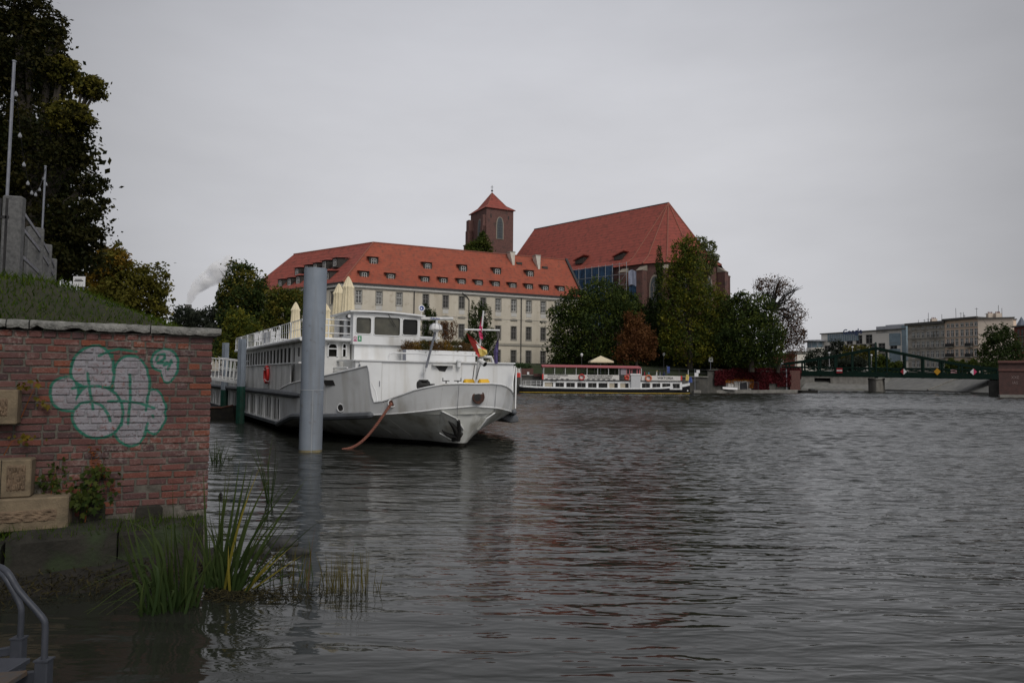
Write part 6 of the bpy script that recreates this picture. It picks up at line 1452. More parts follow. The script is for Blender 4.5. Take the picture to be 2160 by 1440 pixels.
# ================================================================== church
def church():
    ap = P(1410, 428, 150); ZR = ap.z; O = Vector((ap.x, ap.y, 0)); e = Vector((.714, -.70, 0)).normalized(); mdir = Vector((-e.y*-1, e.x*-1, 0))
    mdir = Vector((-.70, -.714, 0)).normalized()
    Q = lambda a, b, z: O+e*a+mdir*b+Vector((0, 0, z)); ZE = P(1330, 561, Q(-3, 12, 0).y).z; Z0 = 4.5; BACK = -42.5
    root = thing('brick_church', 'tall gothic brick church with steep dark red tiled roof and polygonal apse', 'church', Q(0, 0, Z0))
    poly = [(BACK, 12), (-3, 12), (1.5, 12), (6, 10.5), (10, 6), (12, 0), (9.5, -6), (6, -10.5), (-3, -12), (BACK, -12)]
    m = MB(); k = len(poly)
    for i in range(k): a, b = poly[i], poly[(i+1) % k]; m.quad(Q(*a, Z0), Q(*b, Z0), Q(*b, ZE), Q(*a, ZE))
    wl = m.build('wall', 'church_brick', root)
    # roof with flared foot
    sc = lambda p, f: (p[0] if p[0] == BACK else p[0]*f, p[1]*f)
    m = MB(); hips = []
    prof = [(1.05, ZE-.1), (.84, ZE+(ZR-ZE)*.12), (.0, ZR)]
    for i in range(k-1):
        a, b = poly[i], poly[i+1]
        for (f0, z0), (f1, z1) in zip(prof[:-1], prof[1:]):
            A0, B0, A1, B1 = sc(a, f0), sc(b, f0), sc(a, f1), sc(b, f1)
            if f1 == 0: A1 = (BACK+2 if a[0] == BACK else 0, 0); B1 = (BACK+2 if b[0] == BACK else 0, 0)
            m.quad(Q(*A0, z0), Q(*B0, z0), Q(*B1, z1), Q(*A1, z1)) if A1 != B1 else m.quad(Q(*A0, z0), Q(*B0, z0), Q(*A1, z1))
        hips.append(a)
    m.quad(Q(BACK, 12*1.05, ZE-.1), Q(BACK, 12*.84, ZE+(ZR-ZE)*.12), Q(BACK+2, 0, ZR), Q(BACK, -12*.84, ZE+(ZR-ZE)*.12), Q(BACK, -12*1.05, ZE-.1)); rf = m.build('steep_roof', 'roof_dull', root)
    for p in poly[1:8]:
        m = MB(); m.tube([Q(*sc(p, 1.05), ZE), Q(*sc(p, .84), ZE+(ZR-ZE)*.12+.06), Q(0, 0, ZR+.05)], .15, 5); m.build('hip_cap', 'ridge_tile', rf)
    m = MB(); m.tube([Q(0, 0, ZR+.05), Q(BACK+2, 0, ZR+.05)], .15, 5); m.build('ridge_cap', 'dark_gutter', rf)
    # triangular roof vents
    for px, py in ((1220, 556), (1303, 548)):
        A, B = Q(BACK, 10.2, 0), Q(0, 10.2, 0); uu, z = hit(px, py, A, B); c = A+(B-A).normalized()*uu; c.z = z
        m = MB(); m.ext([c+e*-1.0, c+e*1.0, c+e*1.6+Vector((0, 0, 1.3))-mdir*0, c-e*.9+Vector((0, 0, .75))], -mdir*2.2); v_ = m.build('roof_vent', 'dormer_wood', rf); m = MB(); m.ext([c-e*1.4+Vector((0, 0, .75))+mdir*.3, c+e*1.9+Vector((0, 0, 1.75))+mdir*.3, c+e*1.9+Vector((0, 0, 1.95))+mdir*.3, c-e*1.4+Vector((0, 0, .95))+mdir*.3], -mdir*2.6); m.build('vent_roof', 'roof_dull', v_)
    # buttresses with sloping heads, round the apse
    for (a, b) in ((-3, 12), (1.5, 12), (6, 10.5), (10, 6), (12, 0), (9.5, -6)):
        d = Vector((a-(-2 if a < 2 else 0), b)).normalized() if a > 1.6 else Vector((0, 1)); o3 = e*d.x+mdir*d.y; t3 = Vector((-o3.y, o3.x, 0)); p = Q(a, b, 0); w_ = .75
        m = MB(); top = ZE-1.4
        for k_, (z1, pr) in enumerate(((ZE-9, 2.6), (ZE-1.6, 1.7))): m.ext([p+t3*w_+Vector((0, 0, Z0)), p-t3*w_+Vector((0, 0, Z0)), p-t3*w_+o3*pr+Vector((0, 0, Z0)), p+t3*w_+o3*pr+Vector((0, 0, Z0))], (0, 0, z1-Z0))
        bt = m.build('buttress', 'church_brick', root)
        m = MB(); q = p+Vector((0, 0, ZE-1.6)); m.ext([q+t3*w_*1.1, q+t3*w_*1.1+o3*1.85, q+t3*w_*1.1+Vector((0, 0, 1.2))], -t3*w_*2.2); m.build('buttress_cap', 'church_stone', bt)
    # tall traceried windows between
    for (p0, p1) in (((-3, 12), (1.5, 12)), ((1.5, 12), (6, 10.5)), ((6, 10.5), (10, 6)), ((10, 6), (12, 0))):
        a = Q(*p0, 0); b = Q(*p1, 0); mid = (a+b)/2; uu = (b-a).normalized(); nn = Vector((uu.y, -uu.x, 0)); nn = nn if nn.dot(mid-O) > 0 else -nn
        f = lambda x, z, o=0: mid+uu*x+nn*o+Vector((0, 0, ZE-15+z))
        m = MB(); m.ext(arch(lambda x, z: f(x*1.25, z*1.03, .01), 2.0, 9.5, 12.2), nn*.12); wo = m.build('gothic_window', 'church_stone', root); m = MB(); m.ext(arch(lambda x, z: f(x, z, .13), 2.0, 9.5, 12.2), nn*.01); m.build('leaded_pane', 'leaded_glass', wo)
        m = MB()
        for x in (-.35, .35): m.beam(f(x, 0, .16), f(x, 10, .16), .10, .10)
        for z in range(1, 10): m.beam(f(-1, z, .15), f(1, z, .15), .05, .05)
        m.torus(f(0, 10.4, .16), nn, .55, .07, 12, 5); m.build('tracery', 'church_stone', wo)
    # annex at the far right
    a = P(1536, 590, 150); m = MB(); m.ext([Vector((a.x-3, 149, Z0)), Vector((a.x, 150, Z0)), Vector((a.x-2, 158, Z0)), Vector((a.x-5, 157, Z0))], (0, 0, P(1536, 592, 150).z-Z0)); m.build('sacristy', 'church_brick', root)
    # scaffolding with blue netting along the near side
    sA, sB = Q(-27, 13.6, 0), Q(-1.6, 13.6, 0); su = (sB-sA).normalized(); ln = (sB-sA).length; zt = ZE+.2; zb = ZE-13
    sr = thing('scaffolding', 'scaffolding hung with blue netting below the church roof', 'scaffolding', Vector(((sA.x+sB.x)/2, (sA.y+sB.y)/2, Z0)))
    rows = []
    for j in range(7): rows.append([sA+su*ln*.86*i/30+Vector((0, 0, zb+(zt-zb)*j/6))+mdir*(.10*math.sin(i*1.7+j)+.05*math.sin(i*.6)) for i in range(31)])
    m = MB(); m.grid(rows); m.build('netting', 'net_blue', sr)
    for i in range(15):
        p = sA+su*ln*i/14+mdir*.2; m = MB(); m.tube([p+Vector((0, 0, Z0)), p+Vector((0, 0, zt+.3))], .06, 5); m.build('standard', 'scaffold_tube', sr)
    for j in range(7): z = zb+(zt-zb)*j/6; m = MB(); m.tube([sA+mdir*.25+Vector((0, 0, z)), sB+mdir*.25+Vector((0, 0, z))], .05, 5); m.build('ledger', 'scaffold_tube', sr)
    for j in range(3): m = MB(); p = sA+su*(ln*.88)+mdir*.3; m.tube([p+Vector((0, 0, zb+2+j*3)), p+su*3+Vector((0, 0, zb+5+j*3))], .06, 5); m.build('brace', 'scaffold_tube', sr)
    b0, b1 = Q(-1.2, 13.4, 0), Q(1.0, 13.4, 0); m = MB(); m.grid([[b0.lerp(b1, i/5)+mdir*.1*math.sin(i*2+j)+Vector((0, 0, z)) for i in range(6)] for j, z in enumerate((ZE-13, ZE-8, ZE-4.5))]); m.build('netting', 'net_blue', sr)
    m = MB(); m.grid([[b0.lerp(b1, i/5)+mdir*(.2+.1*math.sin(i*2+j))+Vector((0, 0, z+.3*math.sin(i))) for i in range(6)] for j, z in enumerate((ZE-4.6, ZE-3, ZE-1.5))]); m.build('pale_tarpaulin', 'tarp_pale', sr)
church()

# ================================================================== excursion boat
M('boat_black', (.010, .011, .013), (.014, .014, .016), 2, .8, spec=.1); M('boat_yellow', (.50, .33, .02), (.4, .26, .02), 3, .5); M('boat_green', (.05, .14, .08), None, 3, .6)
M('awning_pink', (.42, .13, .14), (.36, .11, .12), 2, .8); M('grey_lilac', (.33, .30, .33), None, 2, .7); M('curtain', (.45, .40, .31), (.36, .32, .25), 5, .8); M('shutter_grey', (.55, .56, .57), (.5, .51, .52), 3, .6)
M('orange_paint', (.65, .16, .06), None, 4, .5); M('skin', (.42, .26, .19), None, 5, .6); M('hair_dark', (.03, .02, .015), None, 8, .8); M('hair_light', (.35, .26, .14), None, 8, .8)
for nm, c in (('cloth_navy', (.03, .04, .09)), ('cloth_teal', (.10, .22, .27)), ('cloth_red', (.35, .04, .06)), ('cloth_white', (.6, .6, .58)), ('cloth_grey', (.16, .17, .2)), ('cloth_green', (.08, .14, .06))): M(nm, c, None, 6, .9)
def boat():
    YB = 105.0; cx = P(1280, 829, YB).x
    root = thing('excursion_boat', 'long white excursion boat with pink awning moored at the far quay', 'boat', Vector((cx, YB, -.4)))
    X = lambda px: P(px, 815, YB).x; Z = lambda py, px=1280: P(px, py, YB).z
    HW = 2.3                                        # half beam
    # hull stations: px, sheer y, half-width factor
    st = [(1096, 813, .72), (1103, 814.5, .86), (1130, 816.5, 1), (1200, 818.5, 1), (1280, 820, 1), (1360, 820, 1), (1400, 818.5, .94), (1430, 815.5, .74), (1450, 812.5, .42), (1463, 809.5, .05)]
    def ring(px, sy, f, z): return Vector((X(px), YB+HW-HW*f, z)), Vector((X(px), YB+HW+HW*f, z))
    def strip(za, zb, name, mat, par=root, inset=0.0):
        m = MB(); rows = []
        for (px, sy, f) in st:
            zs = Z(sy-2.3, px); a = za(zs); b = zb(zs); n0, f0 = ring(px, sy, f+inset, a); n1, f1 = ring(px, sy, f+inset, b)
            rows.append([n0, n1, f1, f0])
        m.grid(rows); m.add(rows[0], [(0, 1, 2, 3)]); return m.build(name, mat, par)
    hull = strip(lambda z: -.35, lambda z: z*.77, 'hull', 'boat_black', root, 0)
    strip(lambda z: z*.77+.003, lambda z: z, 'white_sheer', 'white_paint', hull, .01)
    strip(lambda z: .11, lambda z: .20, 'yellow_band', 'boat_yellow', hull, .012)
    m = MB(); rows = [[ring(px, sy, f, Z(sy-2.3, px)-.03)[0], ring(px, sy, f, Z(sy-2.3, px)-.03)[1]] for px, sy, f in st]; m.grid(rows); m.build('deck', 'boat_green', root)
    # lower saloon with windows
    yF = YB+.35; yBk = YB+4.2
    x0, x1 = X(1146), X(1440); z0, z1 = Z(819), Z(803); hl = []; kinds = []
    wpx = [(1149, 1167), (1172, 1190), (1195, 1213), (1218, 1236), (1241, 1259), (1263, 1282), (1286, 1304), (1309, 1327), (1355, 1372), (1377, 1394), (1398, 1415), (1420, 1435)]
    for a, b in wpx: hl.append((X(a)-x0, X(b)-x0, Z(817.5), Z(807.5)))
    m = MB(); pt, u, n = facade(m, Vector((x0, yF, 0)), Vector((x1, yF, 0)), z0-.1, z1, hl, .12)
    m.quad((x0, yF, z0), (x0, yBk, z0), (x0, yBk, z1), (x0, yF, z1)); m.quad((x1, yF, z0), (x1, yBk, z0), (x1, yBk, z1), (x1, yF, z1)); m.quad((x0, yBk, z0), (x1, yBk, z0), (x1, yBk, z1), (x0, yBk, z1))
    sal = m.build('saloon', 'white_paint', root)
    for i, (a, b, c, d) in enumerate(hl):
        m = MB(); m.quad(pt(a-.03, c-.03, .09), pt(b+.03, c-.03, .09), pt(b+.03, d+.03, .09), pt(a-.03, d+.03, .09)); w_ = m.build('saloon_window', 'glass_dark', sal)
        if i in (0, 6, 7): m = MB(); m.quad(pt(a, c, .08), pt(a+(b-a)*(.9 if i == 0 else .6), c, .08), pt(a+(b-a)*(.9 if i == 0 else .6), d, .08), pt(a, d, .08)); m.build('curtain', 'curtain', w_)
        elif i in (1, 2, 3, 4, 8, 9, 10, 11): m = MB(); m.ext([pt(a+(b-a)*.5-.03, c, .07), pt(a+(b-a)*.5+.03, c, .07), pt(a+(b-a)*.5+.03, d, .07), pt(a+(b-a)*.5-.03, d, .07)], -n*.01); m.build('mullion', 'sash_grey', w_)
    # upper deck slab with dark edge, side cloths
    m = MB(); m.ext([(x0-.3, yF-.15, Z(803)), (x1+.2, yF-.15, Z(803)), (x1+.2, yF-.15, Z(801.5)), (x0-.3, yF-.15, Z(801.5))], (0, 4.3, 0)); m.build('upper_deck', 'dark_gutter', root)
    def cloth(pa, pb, ya, yb, name='side_banner'):
        m = MB(); m.ext([(X(pa), yF-.18, Z(yb)), (X(pb), yF-.18, Z(yb)), (X(pb), yF-.18, Z(ya)), (X(pa), yF-.18, Z(ya))], (0, .05, 0)); return m.build(name, 'flag_white', root)
    b1 = cloth(1147, 1306, 790.5, 801.2); b2 = cloth(1354, 1436, 791.5, 801.5)
    m = MB(); m.ext([(X(1147), YB+4.3, Z(801)), (X(1436), YB+4.3, Z(801)), (X(1436), YB+4.3, Z(791)), (X(1147), YB+4.3, Z(791))], (0, .05, 0)); m.build('far_side_cloth', 'flag_white', root)
    tx = lambda s, px, py, h, par, mat='black_print', sx=1.0, al='CENTER': text_mesh('lettering', s, h, (X(px), yF-.20, Z(py)), (1, 0, 0), (0, 0, 1), mat, par, al, .006, .006, sx)
    tx('WIKTORIA', 1404, 796.3, .52, b2, sx=.95); tx('PRZYSTAŃ KARDYNALSKA', 1155, 792.3, .26, b1, 'flag_dark', 1.0, 'LEFT'); tx('PRZYSTAŃ ZOO', 1155, 796.6, .26, b1, 'flag_dark', 1.0, 'LEFT')
    tx('MOŻLIWOŚĆ WYNAJĘCIA NA IMPREZY', 1266, 793.0, .235, b1, 'flag_dark', .93); tx('WWW.STATEKPASAZERSKI.PL', 1266, 797.0, .29, b1, sx=.95)
    for k in range(14):
        if k in (5, 6, 7): continue
        m = MB(); m.box((X(1153+k*11), yF-.20, Z(800)), (.42, .01, .10)); m.build('small_print', 'flag_dark', b1)
    tx('WIKTORIA', 1168, 804.7, .20, sal)
    # awning and posts
    ax0, ax1 = X(1143), X(1353); m = MB(); zt = Z(772.5); m.ext([(ax0, yF-.3, Z(774.8)), (ax0, yF-.3, zt), (ax0, yF+2, zt+.25), (ax0, yF+4.2, zt), (ax0, yF+4.2, Z(774.8)), (ax0, yF+2, zt+.12)], (ax1-ax0, 0, Z(775)-Z(773.6))); m.build('awning', 'awning_pink', root)
    for px in (1147, 1170, 1192.5, 1215.5, 1238.5, 1261, 1284, 1306):
        for yy in (yF-.1, yF+3.9): m = MB(); m.tube([(X(px), yy, Z(802)), (X(px), yy, Z(774.5))], .045, 6); m.build('awning_post', 'sign_white', root)
    # helm cabin, shutter box
    m = MB(); m.ext([(X(1310), yF, Z(790)), (X(1322), yF, Z(790)), (X(1322), yF, Z(776)), (X(1310), yF, Z(776))], (0, 2.5, 0)); m.build('helm_panel', 'grey_lilac', root)
    hh = [(X(a)-X(1322), X(b)-X(1322), Z(788), Z(777.5)) for a, b in ((1323.5, 1328), (1330, 1333), (1334.5, 1344), (1346, 1349))]
    m = MB(); pt3, _, n3 = facade(m, Vector((X(1322), yF, 0)), Vector((X(1352), yF, 0)), Z(791), Z(775), hh, .08); hc = m.build('helm_cabin', 'awning_pink', root)
    for (a, b, c, d) in hh: m = MB(); m.quad(pt3(a, c, .06), pt3(b, c, .06), pt3(b, d, .06), pt3(a, d, .06)); m.build('helm_pane', 'glass_dark', hc)
    m = MB(); m.tube([(X(1354), yF, Z(791)), (X(1354), yF, Z(776.5)), (X(1345), yF, Z(776))], .05, 6); m.build('cabin_frame', 'sign_white', root)
    m = MB(); m.ext([(X(1331), yF-.35, Z(819)), (X(1351), yF-.35, Z(819)), (X(1351), yF-.35, Z(790)), (X(1331), yF-.35, Z(790))], (0, .6, 0)); sb = m.build('shutter_box', 'shutter_grey', root, bevel=.03)
    m = MB(); m.ext([(X(1329.5), yF-.42, Z(791)), (X(1351.5), yF-.42, Z(791)), (X(1351.5), yF-.42, Z(787.5)), (X(1329.5), yF-.42, Z(787.5))], (0, .7, 0)); m.build('shutter_lid', 'white_paint', sb, bevel=.05)
    # stern rails and bow rail
    for px in (1103, 1109, 1120, 1132, 1140): m = MB(); m.tube([(X(px), YB+.2, Z(815)), (X(px), YB+.2, Z(804))], .03, 5); m.build('stern_post', 'sign_white', root)
    for py in (804, 808, 811.5): m = MB(); m.tube([(X(1103), YB+.2, Z(py)), (X(1143), YB+.2, Z(py))], .03, 5); m.build('stern_rail', 'sign_white', root)
    m = MB(); m.tube([(X(1460), YB+2.3, Z(812)), (X(1460), YB+2.3, Z(778))], .05, 6); m.build('jack_staff', 'sign_white', root)
    for px, py in ((1452, 825), (1456, 822.5)): m = MB(); m.disc((X(px), YB+HW-HW*.3, Z(py)), (0, -1, 0), .12, 10, .05); m.build('anchor_ring', 'sign_white', root)
    # red drape at the stern end of the upper deck
    m = MB(); m.ext([(X(1143.5), yF-.2, Z(801)), (X(1146.5), yF-.2, Z(801)), (X(1146.5), yF-.2, Z(789)), (X(1143.5), yF-.2, Z(790))], (0, .06, 0)); m.build('stern_drape', 'flag_red', root); m = MB(); m.ext([(X(1436.5), yF-.2, Z(801)), (X(1439.5), yF-.2, Z(800)), (X(1439.5), yF-.2, Z(791)), (X(1436.5), yF-.2, Z(791))], (0, .06, 0)); m.build('bow_drape', 'flag_red', root)
    # lifebuoys
    by = SHIP['buoy']; gp = 'lifebuoys on the excursion boat'
    by(Vector((X(1227), yF-.33, Z(795.5))), (0, -1, 0), .40, .10, 'red lifebuoy in the middle of the lettered white banner', 'red_paint', gp)
    by(Vector((X(1368), yF-.33, Z(796.5))), (0, -1, 0), .42, .11, 'orange lifebuoy next to the boat name', 'orange_paint', gp)
    m = MB(); m.ext([(X(1317.5), yF-.2, Z(801)), (X(1327.5), yF-.2, Z(801)), (X(1327.5), yF-.2, Z(791)), (X(1317.5), yF-.2, Z(791))], (0, .06, 0)); m.build('buoy_board', 'orange_paint', root)
    by(Vector((X(1322.5), yF-.33, Z(796))), (0, -1, 0), .27, .08, 'red lifebuoy on a square orange board below the helm', 'red_paint', gp)
    # polish ensigns
    for (px, y0, y1, mats, lb) in ((1093.5, 778, 797, ('flag_white', 'flag_red'), 'white and red flag drooping at the stern of the excursion boat'), (1456.5, 788, 801, ('flag_yellow', 'flag_yellow'), 'orange yellow flag hanging at the bow staff'), (1463, 793, 805, ('blue_label', 'blue_label'), 'dark blue flag hanging at the bow staff')):
        r_ = thing('ensign', lb, 'flag', Vector((X(px), YB+2, Z(y1)))); zm = (Z(y0)+Z(y1))/2
        for (za, zb, mt) in ((zm, Z(y0), mats[0]), (Z(y1), zm, mats[1])):
            m = MB(); m.grid([[Vector((X(px)+(.12*i-.18)*(1.2 if z < zm+.1 else .8), YB+2+.06*math.sin(i*2), z)) for i in range(5)] for z in (za, (za+zb)/2, zb)]); m.build('cloth', mt, r_)
        if px < 1100: m = MB(); m.tube([(X(px)+.45, YB+2, Z(814)), (X(px)+.35, YB+2, Z(776))], .035, 6); m.build('staff', 'sign_white', r_)
    # benches under the awning
    for i in range(12):
        c = Vector((X(1156+i*12.2), YB+1.4+(i % 2)*1.6, Z(801.5)))
        r_ = thing('deck_bench', 'dark slatted bench under the pink awning, %s from the stern' % ORD[i], 'bench', c, 'rows of dark benches under the awning')
        m = MB(); m.box(c+Vector((0, 0, .42)), (.5, 1.0, .05)); m.build('seat', 'dormer_wood', r_); m = MB(); m.box(c+Vector((.25, 0, .75)), (.06, 1.0, .6)); m.build('backrest', 'dormer_wood', r_)
        for sx in (-.2, .2): m = MB(); m.box(c+Vector((sx, 0, .2)), (.05, .8, .42)); m.build('leg', 'dark_gutter', r_)
    # passengers on the open fore deck: one continuous seated body each
    me0 = seated_person(); pal = ['cloth_red', 'cloth_green', 'cloth_teal', 'cloth_white', 'cloth_grey', 'cloth_navy', 'cloth_navy']
    lbs = ['person in a dark red top seated just behind the helm cabin', 'person in a green jacket seated second from the helm cabin', 'person in a teal jacket seated on the open fore deck', 'person in a white top seated on the open fore deck', 'person in a grey jacket seated near the bow rail', 'person in a navy jacket seated farthest forward']
    for i, px in enumerate((1364, 1371, 1378, 1390, 1400, 1411)):
        o = bpy.data.objects.new('person', me0.copy()); COL.objects.link(o); o.data.materials.clear(); o.data.materials.append(MATS[pal[i]]); o.data.materials.append(MATS['skin'])
        o.location = (X(px), YB+1.6+(i % 3)*.9, Z(801.5)+.1); o.rotation_euler = (0, 0, random.uniform(-2.6, -.6)); tag(o, lbs[i], 'person', 'passengers on the open fore deck'); MW[o] = Matrix.Translation(o.location) @ Matrix.Rotation(o.rotation_euler.z, 4, 'Z')
        hm = MB(); c = MW[o] @ Vector((0, .03, 1.33)); hm.lathe([(.10, -.06), (.112, .0), (.105, .07), (.06, .12), (.01, .135)], c, 10); hm.build('hair', 'hair_light' if i in (3,) else 'hair_dark', o, smooth=True)
        b = Vector((o.location.x, o.location.y, o.location.z-.1)); r_ = thing('deck_bench', lbs[i].replace('person in', 'small bench under the person in').split(' seated')[0], 'bench', b, 'benches on the open fore deck')
        m = MB(); m.box(b+Vector((0, 0, .47)), (.5, .5, .06)); m.build('seat', 'dormer_wood', r_); m = MB(); m.box(b+Vector((0, 0, .22)), (.35, .35, .44)); m.build('leg', 'dark_gutter', r_)
def seated_person():
    J = {'pel': (0, 0, .50, .15), 'wai': (0, 0, .68, .14), 'che': (0, .01, .92, .165), 'nec': (0, 0, 1.08, .06), 'hed': (0, -.01, 1.20, .085), 'hdt': (0, 0, 1.33, .095), 'top': (0, 0, 1.42, .05)}
    E = [('pel', 'wai'), ('wai', 'che'), ('che', 'nec'), ('nec', 'hed'), ('hed', 'hdt'), ('hdt', 'top')]
    for s, k in ((1, 'r'), (-1, 'l')):
        J.update({k+'sh': (.19*s, 0, 1.0, .075), k+'el': (.25*s, -.08, .72, .055), k+'wr': (.17*s, -.32, .64, .04), k+'hd': (.13*s, -.41, .63, .035), k+'hi': (.10*s, -.02, .48, .10), k+'kn': (.12*s, -.46, .50, .07), k+'an': (.12*s, -.46, .08, .05), k+'to': (.12*s, -.62, .03, .04)})
        E += [('che', k+'sh'), (k+'sh', k+'el'), (k+'el', k+'wr'), (k+'wr', k+'hd'), ('pel', k+'hi'), (k+'hi', k+'kn'), (k+'kn', k+'an'), (k+'an', k+'to')]
    ks = list(J); me = bpy.data.meshes.new('person'); me.from_pydata([J[k][:3] for k in ks], [(ks.index(a), ks.index(b)) for a, b in E], [])
    o = bpy.data.objects.new('tmp', me); COL.objects.link(o); md = o.modifiers.new('s', 'SKIN'); sv = me.skin_vertices[0].data
    for i, k in enumerate(ks): sv[i].radius = (J[k][3],)*2; sv[i].use_root = (k == 'pel')
    ss = o.modifiers.new('d', 'SUBSURF'); ss.levels = 1; ss.render_levels = 1
    out = bpy.data.meshes.new_from_object(o.evaluated_get(bpy.context.evaluated_depsgraph_get())); bpy.data.objects.remove(o)
    mats = out.materials; mats.clear(); mats.append(MATS['cloth_navy']); mats.append(MATS['skin'])
    for p in out.polygons:
        c = p.center; p.material_index = 1 if (c.z > 1.10 or (c.y < -.34 and .55 < c.z < .72 and abs(c.x) < .2 and c.z > .58)) else 0; p.use_smooth = True
    out.name = 'person'; return out
boat()

# ---- quay furniture: open parasol, sign posts, gauge post
def quay_bits():
    t = P(1267, 750, 113); zb = 3.1; root = thing('open_parasol', 'open cream square parasol on the far quay above the pink awning', 'parasol', Vector((t.x, t.y, zb)))
    s = P(1291, 764, 113).x-P(1243, 764, 113).x; ze = P(1267, 762, 113).z; ze2 = P(1267, 765, 113).z; c = [Vector((t.x+a*s/2, t.y+b*s/2, ze)) for a, b in ((-1, -1), (1, -1), (1, 1), (-1, 1))]
    m = MB()
    for i in range(4): j = (i+1) % 4; m.quad(c[i], c[j], t); m.quad(c[i], c[j], c[j]+Vector((0, 0, ze2-ze)), c[i]+Vector((0, 0, ze2-ze)))
    m.build('canopy', 'cream_cloth', root); m = MB(); m.tube([(t.x, t.y, zb), (t.x, t.y, t.z-.05)], .06, 8); m.build('pole', 'galv', root)
    for p in c: m = MB(); m.beam(p, t-Vector((0, 0, .1)), .05, .05); m.build('rib', 'galv', root)
    for (px, y0, y1, yb, Y, lb) in ((1499, 753, 763, 788, 118, 'white square river sign among the trees left of the red creeper'), (1648, 757, 767, 788, 129, 'white square river sign above the right end of the red creeper')):
        a = P(px-4, y0, Y); b = P(px+4.5, y1, Y); root = thing('river_sign', lb, 'sign', P(px, yb, Y), 'square white river signs')
        m = MB(); m.box(((a.x+b.x)/2, Y, (a.z+b.z)/2), (b.x-a.x, .06, a.z-b.z)); m.build('plate', 'sign_white', root, bevel=.02); m = MB(); m.box(((a.x+b.x)/2, Y-.035, (a.z+b.z)/2), ((b.x-a.x)*.6, .01, .16)); m.build('black_bar', 'black_print', root)
        m = MB(); q = P(px, yb, Y); m.tube([(q.x, Y+.08, 3.4), (q.x, Y+.08, a.z)], .06, 6); m.build('post', 'galv', root)
    # notice on the bow landing
    a = P(1472, 780, 112); root = thing('landing_notice', 'white notice boards on a post at the bow of the excursion boat', 'sign', Vector((a.x, a.y, .6)))
    m = MB(); m.tube([(a.x-.5, 112, .6), (a.x-.5, 112, P(1467, 778, 112).z)], .06, 6); m.build('post', 'galv', root)
    for (x0, x1, y0, y1) in ((1465, 1473, 786, 794), (1469, 1476, 780, 786.5)): p = P(x0, y0, 111.9); q = P(x1, y1, 111.9); m = MB(); m.box(((p.x+q.x)/2, 111.9, (p.z+q.z)/2), (q.x-p.x, .05, p.z-q.z)); m.build('board', 'sign_white', root)
    # blue banner, lamp posts
    p = P(1410, 773, 113); q = P(1410, 787, 113); root = thing('blue_banner', 'narrow blue banner standing on the quay above the fore deck', 'banner', Vector((p.x, p.y, 2.75))); m = MB(); m.box((p.x, 113, (p.z+q.z)/2), (.42, .06, p.z-q.z)); m.build('cloth', 'blue_label', root); m = MB(); m.tube([(p.x-.25, 113, 2.75), (p.x-.25, 113, p.z+.2)], .04, 6); m.build('pole', 'galv', root)
    for (px, pt_, Y, lb) in ((1227, 746, 114, 'white park lamp left of the open parasol'), (1400, 745, 120, 'park lamp in the shade below the poplar')):
        t = P(px, pt_, Y); root = thing('park_lamp', lb, 'lamp post', Vector((t.x, t.y, 3.2)), 'park lamps on the island'); m = MB(); m.tube([(t.x, t.y, 3.2), (t.x, t.y, t.z-.3)], .06, 6); m.build('post', 'dark_gutter', root); m = MB(); m.lathe([(.05, -.5), (.2, -.35), (.24, -.1), (.12, .05), (.02, .1)], t, 8); m.build('lantern', 'sign_white', root, smooth=True)
    # dark moored barge at the end of the stage, small grey launch
    a = G(1690, 829); b = G(1718, 829); m = MB(); L_ = b.x-a.x; rings = [[Vector((a.x+L_*t, a.y-.1, -.2)), Vector((a.x+L_*t, a.y-.3, h)), Vector((a.x+L_*t, a.y+1.6, h)), Vector((a.x+L_*t, a.y+1.6, -.2))] for t, h in ((0, .55), (.3, .5), (.85, .48), (1, .62))]
    root = thing('small_barge', 'small dark barge moored at the end of the landing stage', 'boat', Vector(((a.x+b.x)/2, a.y, -.2))); m.grid([r+[r[0]] for r in rings]); m.add(rings[0], [(0, 1, 2, 3)]); m.add(rings[-1], [(0, 1, 2, 3)]); m.build('hull', 'boot_black', root); m = MB(); m.box((a.x+L_*.75, a.y+.6, .6), (L_*.3, 1.0, .35)); m.build('engine_cover', 'dark_gutter', root, bevel=.05)
    a = P(1524, 818, 116.4); b = P(1556, 820, 117.2); root = thing('rowing_shell', 'upturned white dinghy lying on the landing stage', 'boat', (a+b)/2-Vector((0, 0, .2))); m = MB(); k = 9; rows = []
    for i in range(k): t = i/(k-1); w_ = .45*math.sin(math.pi*min(1, .12+t*.88)); p = a.lerp(b, t); rows.append([p+Vector((0, -w_, -.15)), p+Vector((0, -w_*.6, .12)), p+Vector((0, 0, .2)), p+Vector((0, w_*.6, .12)), p+Vector((0, w_, -.15))])
    m.grid(rows); m.build('hull', 'sign_white', root, smooth='all'); m = MB(); m.tube([r[2]+Vector((0, 0, .01)) for r in rows], .03, 5); m.build('keel', 'galv', root)
quay_bits()

